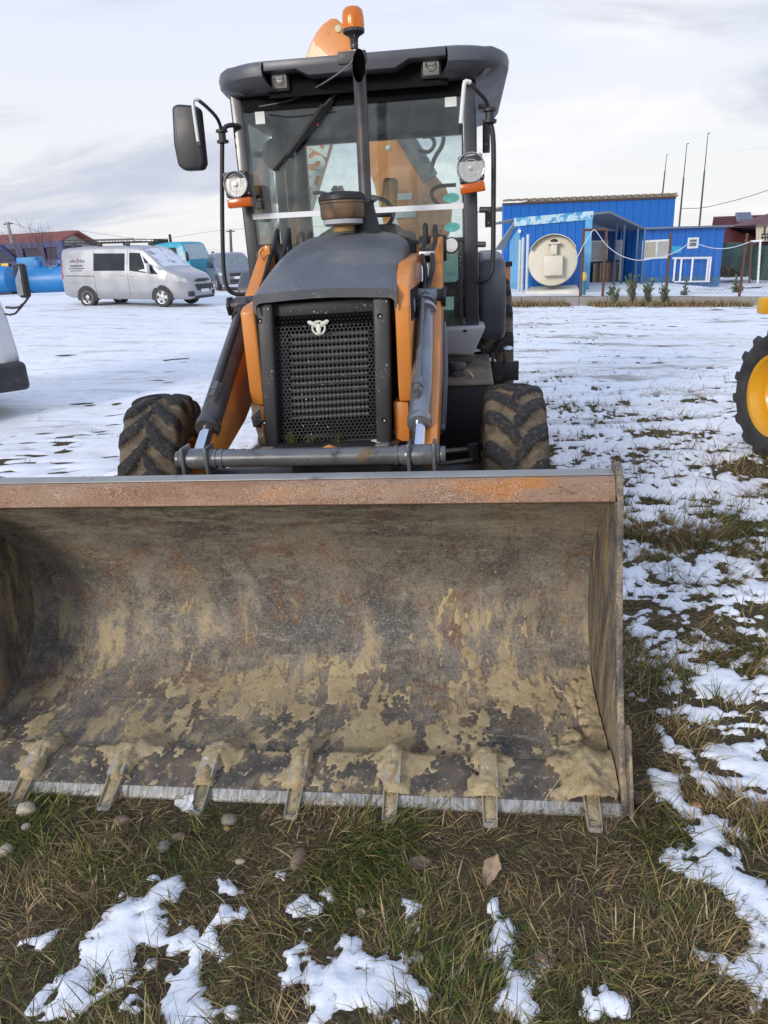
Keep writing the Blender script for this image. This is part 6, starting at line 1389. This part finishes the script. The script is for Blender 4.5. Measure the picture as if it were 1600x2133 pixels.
m = MB(); p = on_wall(TC, TC + tu, 1155, 503); m.lathe([(.16, 0), (.16, .05), (.05, .12), (0, .12)], p + V3((0, .1, 0)), (0, 0, 1), 16); build(m, 'vent_cap', CHARC, TK)
# loose pipes leaning by the shed
for k, (px, py0, py1, lab) in enumerate(((1099, 612, 488, 'tallest pale pipe leaning upright between shed and cream tank'), (1089, 610, 495, 'pale pipe leaning on the shed, next left of the tallest one'), (1083, 609, 500, 'shortest pale pipe leaning against the left end of the shed'))):
    a = P(px - 2, py0, 28.2 + k * .3); b = P(px + 1, py1, 28.4 + k * .3); m = MB(); m.tube([a, b], .055, 8); build_o = build(m, 'pipe', M('pale_pipe', (.44, .48, .52), .5), None); tag(build_o, lab, 'pipe', 'pipes leaning by the shed')
# fence
RUSTP = M('rusty_post', (.11, .050, .034), .8, 0, .25, 5, [((.06, .03, .025), 4, .5, .7)])
FN = thing('wire_fence', 'chain link fence on leaning rusty posts along the snowy yard', 'fence', kpt(kl * .4) + V3((0, 0, .3)))
for (x0, y0, x1, y1) in ((1209, 614, 1216, 478), (1255, 622, 1264, 478), (1387, 615, 1398, 485), (1541, 608, 1557, 486)):
    Kp = on_wall(K0 + kn * .1, K1 + kn * .1, x0, y0); Kt = on_wall(K0 + kn * .1, K1 + kn * .1, x1, y1); m = MB(); m.tube([Kp - (0, 0, .15), Kt], .045, 8); build(m, 'fence_post', RUSTP, FN)
a, b = on_wall(K0 + kn * .1, K1 + kn * .1, 1216, 479), on_wall(K0 + kn * .1, K1 + kn * .1, 1264, 478); m = MB(); m.tube([a, b], .04, 8); build(m, 'cross_bar', RUSTP, FN)
m = MB(); s0 = 4.6
def kf(s, h): p = kpt(s) + kn * .12; return p + V3((0, 0, .32 + h))
H_ = 1.55
for s in np.arange(s0 + 2.2, kl, .14):
    for dr_ in (1, -1):
        a, b = kf(s, 0 if dr_ > 0 else H_), kf(s + H_, H_ if dr_ > 0 else 0); w_ = kn * .0 + V3((0, 0, .0022)); m.add([a - kd * .003, a + kd * .003, b + kd * .003, b - kd * .003], [(0, 1, 2, 3)])
build(m, 'wire_mesh', M('wire_grey', (.16, .16, .17), .5, .3), FN, kind='stuff', smooth=False)
hs = [on_wall(K0, K1, *p) for p in ((1201, 537), (1215, 510), (1228, 490), (1235, 479), (1243, 484), (1262, 510), (1290, 531), (1320, 541), (1345, 541), (1385, 533), (1412, 522), (1432, 508), (1444, 504), (1458, 510), (1485, 517), (1515, 517), (1540, 511), (1560, 504))]
m = MB(); m.tube([p - kn * .05 for p in hs], .013, 8, 3); tag(build(m, 'hose', M('white_hose', (.50, .54, .62), .5)), 'white hose draped in sagging loops over the fence posts', 'hose')
# small cone shaped hydrant stub by the gate post
HY = thing('standpipe', 'teal standpipe with a yellow cap beside the rusty gate post', 'standpipe', P(1214, 613, 26.2))
m = MB(); a = P(1214, 616, 26.2); m.tube([a, a + V3((0, 0, .5))], .09, 10); build(m, 'pipe', M('teal_pipe', (.02, .16, .22), .5), HY)
m = MB(); m.lathe([(.10, 0), (.12, .05), (.12, .18), (.06, .27), (0, .28)], a + V3((0, 0, .5)), (0, 0, 1), 14); build(m, 'cap', M('ochre_cap', (.55, .40, .15), .6), HY)
# young thujas along the kerb
THUJA = M('thuja_green', (.10, .135, .075), .8, 0, .35, 9); TWIG = M('twig_brown', (.07, .05, .035), .9)
def spray(m, base, d, L_, w, rg2):
    d = unit(d); s = unit(np.cross(d, (rg2.gauss(0, 1), rg2.gauss(0, 1), rg2.gauss(0, 1))))
    m.add([base - s * w * .3, base + s * w * .3, base + d * L_ * .6 + s * w * .5, base + d * L_, base + d * L_ * .6 - s * w * .5], [(0, 1, 2, 3, 4)])
for k, (px, py, hpx, lab) in enumerate(((1277, 637, 44, 'small bushy thuja, leftmost along the kerb beside the gate post'), (1316, 637, 62, 'tallest young thuja, its tip reaching above the kerb snow'), (1351, 637, 50, 'full young thuja left of the rusty middle post'), (1383, 637, 44, 'young thuja growing at the foot of the middle fence post'), (1421, 634, 46, 'thin leaning young thuja with bare gaps right of the middle post'), (1533, 626, 42, 'dark little thuja by the right hand fence post'))):
    a = GH(px, py); hh = hpx / F_PX * np.linalg.norm(a - CAM) * .98; r2 = random.Random(40 + k); n_ = 260 if k != 4 else 130
    th_ = thing('young_thuja', lab, 'shrub', a, None, 'young thujas along the kerb'); m = MB(); lean = V3((.12 if k == 4 else r2.uniform(-.04, .04), 0, 0))
    stems = [(r2.uniform(-.55, .55), r2.uniform(-.55, .55), r2.uniform(.55, 1.05)) for _ in range(9)]
    mt = MB()
    for sx, sy2, sh in stems:
        tip = a + V3((sx * hh * .36, sy2 * hh * .36, hh * sh * (1 - .35 * abs(sx)))) + lean * hh; mt.tube([a, a * .55 + tip * .45 + V3((sx * .05, sy2 * .05, 0)), tip], [.012, .008, .004], 5)
        for _ in range(n_ // 9):
            u = r2.uniform(.12, 1); b_ = a * (1 - u) + tip * u; spray(m, b_, (tip - a) / hh * 1.1 + V3((r2.gauss(0, .55), r2.gauss(0, .55), r2.gauss(.1, .35))), r2.uniform(.08, .20), r2.uniform(.03, .06), r2)
    build(m, 'foliage', THUJA, th_, smooth=False); build(mt, 'stem', TWIG, th_)
# dry weeds along the foot of the kerb
ss = R_.uniform(1.0, kl, 9000); off = R_.normal(-.30, .33, 9000); px_ = K0[0] + kd[0] * ss + kn[0] * off; py_ = K0[1] + kd[1] * ss + kn[1] * off
kp = (off < -.02) & (R_.random(9000) < np.clip(1.3 - np.abs(ss - 5) * .10, .35, 1) * (fbm(ss * .8, off * 0, 5, 3) > .38)); px_, py_ = px_[kp], py_[kp]; nb = len(px_)
V, Fc, C = blades(px_, py_, terrain(px_, py_), R_.uniform(.08, .28, nb), R_.uniform(0, 6.28, nb), R_.uniform(.0, 1., nb), R_.uniform(.1, 1.2, nb), R_.uniform(.012, .03, nb), PAL[R_.choice([3, 4, 4, 5, 3, 2], nb)] * R_.uniform(.7, 1.2, (nb, 1)))
fast_mesh('dry_weeds', V, Fc, grass_mat, 'stuff', {'tint': C})
# red roofed house and the shade net at far right
HX = P(1478, 520, 60); HZ = float(terrain(16, 55)) - .2
HS = thing('house', 'cream house with a dark red tiled roof and a solar panel', 'house', (*P(1560, 500, 62)[:2], HZ))
e1, e2 = P(1497, 503, 58), P(1590, 510, 58); r1, r2_ = P(1485, 452, 62.5), P(1640, 445, 62.5)
RT = M('dark_red_tiles', (.105, .028, .030), .6, 0, .2, 1.5)
ROOF_N = 14
def lerp(a, b, u): return V3(a) * (1 - u) + V3(b) * u
r0a, r0b = P(1486, 453, 62.5), P(1650, 447, 62.5); e0a, e0b = P(1478, 504, 58), P(1650, 512, 58)
for i in range(ROOF_N):
    u0, u1 = i / ROOF_N, (i + 1) / ROOF_N; m = MB(); a, b, c, d = lerp(e0a, r0a, u0), lerp(e0b, r0b, u0), lerp(e0b, r0b, u1 + .02), lerp(e0a, r0a, u1 + .02); up_ = V3((0, -.05, .10))
    nseg = 44; 
    for j in range(nseg):
        k0, k1 = j / nseg, (j + .93) / nseg; m.hexa([lerp(a, b, k0), lerp(a, b, k1), lerp(d, c, k1), lerp(d, c, k0), lerp(a, b, k0) + up_, lerp(a, b, k1) + up_, lerp(d, c, k1) + up_ * .3, lerp(d, c, k0) + up_ * .3])
    build(m, 'tile_course', RT, HS, smooth=False, kind='stuff')
m = MB(); m.hexa([e0a - (0, 0, .12), e0b - (0, 0, .12), r0b - (0, 0, .2), r0a - (0, 0, .2), e0a - (0, 0, .02), e0b - (0, 0, .02), r0b - (0, 0, .08), r0a - (0, 0, .08)]); build(m, 'roof_deck', M('roof_deck', (.06, .03, .03), .8), HS)
m = MB(); m.hexa([(e0a[0] + .6, 58.6, HZ), (e0b[0], 58.6, HZ), (e0b[0], 66, HZ), (e0a[0] + .6, 66, HZ), (e0a[0] + .6, 58.6, e0a[2] - .05), (e0b[0], 58.6, e0b[2] - .05), (e0b[0], 66, e0a[2] - .05), (e0a[0] + .6, 66, e0a[2] - .05)]); build(m, 'wall', M('cream_render', (.55, .47, .34), .8, 0, .06, .6), HS)
def on_roof(px, py): 
    n = np.cross(e0b - e0a, r0a - e0a); r = ray(px, py); return CAM + r * (n.dot(e0a - CAM) / n.dot(r))
m = MB(); pp = [on_roof(*q) for q in ((1534, 468), (1566, 467), (1561, 450), (1529, 451))]; m.hexa([p + V3((0, -.12, .12)) for p in pp] + [p + V3((0, -.22, .28)) for p in pp]); sp_ = build(m, 'solar_panel', M('solar_frame', (.35, .37, .40), .4, .4), HS)
ctr = sum(pp) / 4; m = MB(); qq = [lerp(ctr, p, .92) for p in pp]; m.hexa([p + V3((0, -.22, .27)) for p in qq] + [p + V3((0, -.235, .31)) for p in qq]); build(m, 'solar_glass', M('solar_glass', (.035, .055, .11), .12), sp_)
t0_ = P(1560, 470, 55); m = MB(); m.hexa([P(1575, 503, 56), P(1700, 503, 56), P(1700, 503, 60), P(1575, 503, 60), P(1575, 465, 56), P(1700, 455, 56), P(1700, 455, 60), P(1575, 465, 60)]); build(m, 'bay_wall', M('cream_render', (.55, .47, .34), .8), HS)
m = MB(); a, b, c = P(1566, 468, 55.4), P(1700, 455, 55.4), P(1602, 444, 57.5); m.hexa([a, b, b + V3((0, 5, 0)), a + V3((0, 5, 0)), c, P(1690, 436, 57.5), P(1690, 436, 59), P(1604, 444, 59)]); build(m, 'bay_roof', RT, HS)
m = MB(); m.tube([P(1586, 495, 55), P(1620, 493, 55)], .06, 6); m.tube([P(1587, 488, 55), P(1620, 487, 55)], .05, 6)
for px in (1588, 1594, 1600, 1606): m.tube([P(px, 488, 55), P(px, 500, 55)], .04, 6)
m.tube([P(1594, 470, 55), P(1592, 490, 55)], .07, 6); build(m, 'balcony_rail', CHARC, HS)
NETG = M('shade_net', (.035, .075, .065), .9, 0, .25, 1.2)
m = MB(); g = np.array([[P(1502 + 150 * u, (507 + 4 * u - 3 * math.sin(u * 9)) * (1 - v) + v * ((548 + 62 * u * 1.2) if u < .4 else 584), 44 + .5 * math.sin(u * 14 + v * 3)) for v in np.linspace(0, 1, 9)] for u in np.linspace(0, 1, 36)]); g2 = g + V3((0, .03, 0)); m.grid(g); m.grid(g2, True)
tag(build(m, 'shade_net', NETG), 'dark green shade netting hung sagging beyond the fence at far right', 'netting')
for k, (px, lab) in enumerate(((1562, 'rusty net post standing close right of the last fence post'), (1580, 'pale post with a short arm holding the green netting'))):
    a = P(px, 588, 43.5); b = P(px + 4, 502, 43.5); m = MB(); m.tube([a - (0, 0, .5), b], .06, 8)
    if k: m.tube([b - V3((.5, 0, 0)), b + V3((.1, 0, .02))], .06, 6)
    tag(build(m, 'net_post', RUSTP if k == 0 else WHITE_P), lab, 'post')
nb = 900; px_ = R_.uniform(*sorted((P(1500, 580, 46)[0], P(1560, 580, 46)[0])), nb); py_ = R_.uniform(45, 48, nb)
V, Fc, C = blades(px_, py_, yard_z(px_, py_), R_.uniform(.4, 1.5, nb), R_.uniform(0, 6.28, nb), R_.uniform(0, .6, nb), R_.uniform(0, .8, nb), R_.uniform(.03, .07, nb), PAL[R_.choice([3, 4, 5, 5], nb)] * R_.uniform(.6, 1.1, (nb, 1)))
fast_mesh('dry_brush', V, Fc, grass_mat, 'stuff', {'tint': C})

# ------------------------------------------------------------------ left background
# house with red roof
LH = thing('red_roofed_house', 'low house with a rusty red gabled roof behind the blue machinery', 'house', (*P(60, 540, 62)[:2], .5))
za_, zr_ = P(60, 511, 60)[2], P(60, 490, 63)[2]
x0_, x1_, x2_ = P(-60, 511, 60)[0], P(103, 511, 60)[0], P(127, 513, 60)[0]
m = MB(); m.hexa([(x0_, 60, .3), (x1_ + .2, 60, .3), (x1_ + .2, 67, .3), (x0_, 67, .3), (x0_, 60, za_), (x1_ + .2, 60, za_), (x1_ + .2, 67, za_), (x0_, 67, za_)]); build(m, 'wall', M('pale_plaster', (.38, .36, .34), .8), LH)
m = MB(); m.prism([(60, za_), (63.5, zr_), (67, za_)], (x0_, 0, 0), (0, 1, 0), (0, 0, 1), (1, 0, 0), 0, x1_ + .1 - x0_); build(m, 'gable_wall', M('pale_plaster', (.38, .36, .34), .8), LH)
RRED = M('rusty_roof', (.20, .055, .040), .7, 0, .2, .8)
for sg in (0, 1):
    for k in range(18):
        xa, xb = x0_ + (x1_ + .9 - x0_) * k / 18, x0_ + (x1_ + .9 - x0_) * (k + .95) / 18; ye, yr_ = (59.4, 63.5) if sg == 0 else (67.6, 63.5); m = MB()
        m.hexa([(xa, ye, za_ - .15), (xb, ye, za_ - .15), (xb, yr_, zr_ + .02), (xa, yr_, zr_ + .02), (xa, ye, za_ + .02), (xb, ye, za_ + .02), (xb, yr_, zr_ + .2), (xa, yr_, zr_ + .2)]); build(m, 'roof_sheet', RRED, LH, smooth=False)
# navy lorry body
NAVY = M('navy_paint', (.022, .030, .115), .5, 0, .15, 1)
nz0, nz1 = P(60, 556, 45)[2], P(60, 505, 45)[2]; nx0_, nx1_ = P(-40, 530, 45)[0], P(133, 530, 45)[0]; ng = float(terrain(nx0_, 45))
NL = thing('navy_trailer', 'dark navy high sided machine with diagonal bracing behind the blue tanks', 'trailer', (nx0_, 45, ng))
m = MB(); m.span((nx0_, 45, nz0), (nx1_, 47.5, nz1 - .25)); build(m, 'hopper', M('navy_inner', (.010, .014, .045), .6), NL)
m = MB(); m.span((nx0_, 44.9, nz1 - .35), (nx1_ + .1, 45.1, nz1)); m.span((nx0_, 44.88, nz0), (nx1_, 45.08, nz0 + .35)); build(m, 'frame_rail', NAVY, NL)
for px in (45, 90, 130): 
    x = P(px, 530, 45)[0]; m = MB(); m.span((x - .25, 44.86, nz0), (x + .18, 45.06, nz1)); build(m, 'upright', NAVY, NL)
m = MB(); m.tube([P(0, 511, 44.8), P(32, 540, 44.8)], .10, 6); build(m, 'brace', NAVY, NL)
m = MB(); m.span((P(2, 552, 44.7)[0], 44.7, P(2, 555, 44.7)[2]), (P(17, 552, 44.7)[0], 44.78, P(2, 549, 44.7)[2])); build(m, 'marker_plate', M('yellow_marker', (.65, .42, .03), .5), NL)
m = MB(); m.span((nx0_, 45.3, ng), (nx1_ - .5, 47, nz0)); build(m, 'underframe', CHARC, NL)
# two blue tanks
TBL = M('blue_tank_paint', (.012, .165, .42), .4, 0, .15, 1, [((.09, .22, .40), 1.2, .52, .7), ((.30, .26, .20), 1.6, .66, .72)])
for nm, xl, xr, Y, lab in (('a', 60, 190, 36, 'blue cylindrical tank with scraped paint lying behind the van'), ('b', -30, 34, 35, 'blue rounded tank lying behind the white lorry mirror')):
    a, b = P(xl, 586, Y), P(xr, 586, Y); rr_ = (P(100, 556, Y)[2] - P(100, 617, Y)[2]) / 2
    tk2 = thing('blue_tank', lab, 'tank', (*((a + b) / 2)[:2], a[2] - rr_), None, 'blue tanks lying on the snow'); L_ = b[0] - a[0]
    m = MB(); m.lathe([(0, 0), (rr_ * .6, .05), (rr_ * .92, .22), (rr_, .5), (rr_, L_ - .5), (rr_ * .92, L_ - .22), (rr_ * .6, L_ - .05), (0, L_)], (a[0], Y, a[2]), (1, 0, 0), 32); build(m, 'tank_shell', TBL, tk2)
    m = MB(); m.span((a[0] + L_ * .1, Y - .35, a[2] - rr_ - .12), (a[0] + L_ * .9, Y + .35, a[2] - rr_ + .12)); build(m, 'skid', CHARC, tk2)
    if nm == 'a':
        for px, w_ in ((80, .5), (128, .3)):
            c_ = P(px, 556, Y); m = MB(); m.tube([c_, c_ + V3((0, 0, .32))], w_ * .5, 14); build(m, 'manhole', TBL, tk2, bevel=.02)
        m = MB(); m.tube([P(95, 556, Y - .2), P(100, 553, Y - .3), P(106, 560, Y - .4), P(116, 557, Y - .3), P(122, 548, Y - .2)], .05, 8, 3); build(m, 'pipe_loop', STEEL_GR, tk2)
m = MB(); c_ = P(64, 550, 38); m.box(c_, (1.1, .8, .7)); tag(build(m, 'blue_box', M('blue_box', (.02, .20, .45), .5), None, bevel=.06), 'small bright blue box container sitting above the blue tanks', 'container')
# bare bush
bp = P(86, 566, 40); BS = thing('bare_bush', 'leafless reddish bush with upright twigs before the navy machine', 'bush', bp); r3 = random.Random(9); m = MB(); ms = MB()
def twig(p, d, L_, r, dep, mb):
    q = p + d * L_; mb.tube([p, (p + q) / 2 + V3((r3.gauss(0, .03), 0, 0)) * L_, q], [r, r * .8, r * .5], 4, caps=False)
    if dep:
        for _ in range(3 if dep > 1 else 2): twig(p + d * L_ * r3.uniform(.4, 1), unit(d + V3((r3.gauss(0, .35), r3.gauss(0, .35), r3.uniform(0, .3)))), L_ * r3.uniform(.55, .8), r * .55, dep - 1, mb)
for _ in range(12): twig(bp + V3((r3.uniform(-.6, .6), r3.uniform(-.4, .4), -.2)), unit((r3.gauss(0, .28), r3.gauss(0, .2), 1)), r3.uniform(1.0, 1.5), .022, 3, m)
build(m, 'twigs', M('reddish_twig', (.14, .075, .065), .9), BS, kind='stuff')
# poles and wires
pl = []
for px0, py0, px1, py1, Y, lab in ((25, 505, 16, 462, 58, 'leaning concrete utility pole above the red roofed house'), (162, 510, 158, 480, 70, 'dark utility pole rising behind the van roof rack'), (482, 530, 480, 478, 66, 'thin utility pole seen just left of the loader cab')):
    a, b = P(px0, py0, Y), P(px1, py1, Y); po = thing('utility_pole', lab, 'pole', (a[0], a[1], float(terrain(a[0], a[1]))), None, 'utility poles on the skyline'); a2 = a + (a - b) * ((a[2] - float(terrain(a[0], a[1]))) / max(.1, b[2] - a[2])) 
    m = MB(); m.tube([a2, b], [.16, .11], 8); build(m, 'pole', M('pole_concrete', (.26, .25, .24), .8) if Y == 58 else M('pole_dark', (.10, .09, .085), .8), po)
    m = MB(); m.tube([b + V3((-.4, 0, -.15)), b + V3((.4, 0, -.15))], .05, 6); build(m, 'crossarm', CHARC, po); pl.append(b)
def wire(name, lab, pts, r=.014):
    m = MB(); m.tube(pts, r, 5, 6); tag(build(m, name, M('wire_dark', (.12, .12, .13), .6)), lab, 'wire')
wire('overhead_wire', 'overhead wire running level above the van towards the cab', [pl[0], (pl[0] + pl[1]) / 2 - V3((0, 0, .5)), pl[1], (pl[1] + pl[2]) / 2 - V3((0, 0, .8)), pl[2], pl[2] + V3((12, 0, -.3))])
wire('sagging_wire', 'grey wire sweeping up to the right edge over the house', [P(1420, 434, 50), P(1460, 433, 50), P(1500, 425, 50), P(1550, 412, 50), P(1610, 393, 50)], .02)
# dark conifers seen through the cab
for k, (px, py, h_, lab) in enumerate(((704, 388, 5.2, 'tallest pointed conifer seen through the cab rear window'), (722, 398, 4.6, 'slim conifer just right of the tallest one behind the cab'), (741, 405, 4.2, 'conifer half hidden by the steering wheel through the cab'), (690, 408, 4.1, 'short conifer left of the tallest one through the cab glass'))):
    b = P(px, py, 40); zg = float(terrain(b[0], 40)); cf = thing('conifer', lab, 'tree', (b[0], 40 + k * .8, zg), None, 'conifers beyond the loader'); r4 = random.Random(60 + k); m = MB(); H2 = b[2] - zg
    for _ in range(800):
        u = r4.random() ** .7; a_ = r4.uniform(0, 6.283); r_ = (1 - u) * H2 * .20 * r4.uniform(.5, 1.1) + .04; c_ = V3((b[0] + r_ * math.cos(a_), 40 + k * .8 + r_ * math.sin(a_), zg + .3 + u * (H2 - .3)))
        spray(m, c_, (math.cos(a_), math.sin(a_), -.15), r4.uniform(.18, .4), .16, r4)
    build(m, 'crown', M('conifer_green', (.035, .050, .045), .9, 0, .3, 4), cf, smooth=False); m = MB(); m.tube([(b[0], 40 + k * .8, zg - .1), (b[0], 40 + k * .8, b[2])], [.12, .02], 8); build(m, 'trunk', TWIG, cf)

# ------------------------------------------------------------------ small things in the grass
def stone(px, py, sx, sy, sz, col, lab, seed, rz=0.):
    p = PZ(px, py, .0); p[2] = float(ground_z(p[0], p[1])); bm = bmesh.new(); bmesh.ops.create_icosphere(bm, subdivisions=3, radius=1)
    for v in bm.verts:
        c = v.co; k = 1 + .32 * (float(fbm(np.array(c.x * 1.4 + seed), np.array(c.y * 1.4 + c.z * 2.1), seed, 3)) - .5); v.co = Vector((c.x * sx * k, c.y * sy * k, c.z * sz * k))
    me = bpy.data.meshes.new('stone'); bm.to_mesh(me); bm.free(); me.polygons.foreach_set('use_smooth', [True] * len(me.polygons))
    me.materials.append(M('stone_%s' % col[0], col[1], .8, 0, .22, 14, [((.16, .12, .08), 9, .55, .75)], None, .25, 80)); o = bpy.data.objects.new('stone', me); COL.objects.link(o); o.location = (p[0], p[1], p[2] + sz * .45); o.rotation_euler = (0, 0, rz); tag(o, lab, 'stone', 'stones lying in the grass')
PALE_ST, GREY_ST, BRN_ST, OCH_ST = ('pale', (.44, .38, .28)), ('grey', (.22, .19, .16)), ('brown', (.22, .15, .10)), ('ochre', (.36, .20, .08))
stone(57, 1695, .032, .026, .024, PALE_ST, 'large pale rounded stone below the leftmost bucket tooth', 1)
stone(16, 1786, .024, .022, .018, PALE_ST, 'pale knobbly stone at the left edge of the grass', 2)
stone(623, 1800, .018, .040, .02, BRN_ST, 'smooth brown oblong pebble standing beside a sliver of snow', 3, -.2)
stone(478, 1714, .028, .022, .018, GREY_ST, 'flat greyish stone in the grass between two middle teeth', 4)
stone(372, 1753, .024, .016, .013, BRN_ST, 'small brown flat stone left of the greyish one', 5, .4)
stone(344, 1775, .020, .020, .016, GREY_ST, 'dull grey round stone sunk in the grass', 6)
stone(473, 1730, .011, .009, .008, OCH_ST, 'tiny ochre pebble beside the flat greyish stone', 7)
stone(55, 1728, .016, .014, .010, PALE_ST, 'small whitish stone chip under the large pale stone', 8)
stone(255, 1717, .026, .018, .014, BRN_ST, 'half buried brown stone below the second tooth from left', 9)
stone(1452, 1682, .014, .012, .010, OCH_ST, 'ochre pebble lying on the snow strip right of the bucket', 10)
stone(500, 1795, .015, .010, .008, PALE_ST, 'white pebble in the grass beneath the flat greyish stone', 11)
def leaf(px, py, L_, w, tilt, rz, lab, col=(.26, .19, .12), seed=0, lift=.03):
    p = PZ(px, py, .02); p[2] = float(ground_z(p[0], p[1])) + lift; n = 9; rg3 = random.Random(seed); g = []
    for i in range(n):
        u = i / (n - 1); ww = w * math.sin(math.pi * min(1, u * .93 + .05)) ** .8 * (1 + rg3.uniform(-.18, .18)); g.append([((u - .5) * L_, v * ww, .35 * abs(v) ** 1.4 * w + .12 * L_ * (u - .5) ** 2 * 4 + rg3.uniform(-.003, .003)) for v in (-1, -.6, -.2, 0, .2, .6, 1)])
    g = np.array(g); mt = np.array(Euler(tilt + (rz,) if len(tilt) == 2 else tilt).to_matrix()); g = g @ mt.T + p; m = MB(); m.grid(g); m.grid(g - V3((0, 0, .0008)), True)
    tag(build(m, 'dry_leaf', M('leaf_%d' % seed, col, .8, 0, .25, 30)), lab, 'leaf', 'dry leaves in the grass')
leaf(1022, 1822, .085, .024, (.7, -.9), .9, 'large curled tan leaf standing on edge in front of the teeth', (.30, .22, .15), 1)
leaf(872, 1806, .06, .022, (.2, .2), .3, 'crumpled grey brown leaf lying flat near the middle', (.16, .115, .085), 2, .015)
leaf(868, 1990, .034, .014, (.5, .3), 1.2, 'small yellowish leaf fragment near the bottom middle', (.34, .30, .17), 3, .02)
leaf(1125, 1995, .035, .016, (.3, .1), 2.1, 'tan leaf beside the tall snow patch at bottom right', (.27, .17, .10), 4, .02)
leaf(750, 1900, .026, .014, (.1, .2), .2, 'pale tan leaf scrap right of the small snow blobs', (.36, .26, .17), 5, .02)
leaf(1322, 1668, .07, .026, (.3, .2), 1.5, 'brown leaf tucked against the right corner of the bucket', (.15, .09, .06), 6, .02)
leaf(1215, 1692, .06, .012, (.1, .3), 1.2, 'narrow straw coloured leaf under the rightmost tooth', (.36, .26, .15), 7, .02)
leaf(560, 1695, .03, .014, (.3, .4), .5, 'small reddish leaf below the cutting edge', (.24, .14, .09), 8, .02)
# crumpled paper
p = PZ(388, 1677, .02); m = MB(); r5 = random.Random(4); g = np.array([[p + V3((u * .028 + r5.gauss(0, .003), r5.gauss(0, .006) - .012 + .01 * u * v, .012 + v * .030 + r5.gauss(0, .003))) for v in np.linspace(-1, 1, 6)] for u in np.linspace(-1, 1, 6)]); m.grid(g); m.grid(g + V3((0, .002, 0)), True)
tag(build(m, 'paper_scrap', M('paper', (.74, .74, .76), .9), None, smooth=False), 'crumpled white paper scrap beside the third tooth from left', 'paper')
# weeds with thin stalks
def weed(px, py, h_, n, lab, seed, heads=True):
    p = GH(px, py); p[2] = float(ground_z(p[0], p[1])); r6 = random.Random(seed); w = thing('weed', lab, 'weed', p, None, 'dry weed stalks'); m = MB(); hd = MB()
    for _ in range(n):
        a_ = r6.uniform(0, 6.28); d = unit((.35 * math.cos(a_), .35 * math.sin(a_), 1)); q = p + d * h_ * r6.uniform(.6, 1); md = (p + q) / 2 + V3((r6.gauss(0, .02), 0, 0)); m.tube([p, md, q], [.0016, .0013, .0008], 5, 3)
        for k in range(3):
            u = r6.uniform(.4, .95); b_ = p * (1 - u) + q * u; m.tube([b_, b_ + V3((r6.gauss(0, .02), r6.gauss(0, .02), .03)) * (h_ / .15)], [.001, .0006], 4)
        if heads: hd.tube([q - d * .002, q + d * .010, q + d * .022], [.001, .0032, .001], 6)
    build(m, 'stalk', M('stalk_brown', (.17, .12, .07), .9), w)
    if heads: build(hd, 'seed_head', M('seed_head', (.30, .20, .09), .9), w)
weed(1208, 965, .16, 5, 'upright dark dry weed right of the front wheel', 1, False)
weed(1335, 1010, .26, 7, 'spreading bare dry weed in snow beside the bucket end', 2, False)
weed(1512, 800, .18, 3, 'lone thin dry stalk standing in open snow', 3, False)
weed(225, 1800, .13, 5, 'dry weed with seed heads in the grass at left', 4)
weed(190, 1900, .12, 5, 'golden seed head weed above the left snow patch', 5)
weed(660, 1740, .12, 3, 'pale thin stalk rising before the fourth tooth', 6)
weed(1265, 1740, .17, 4, 'tall straw stalks before the rightmost tooth', 7)
weed(55, 1980, .10, 4, 'ochre seed head weed in the lower left corner', 8)
bpy.context.view_layer.update()
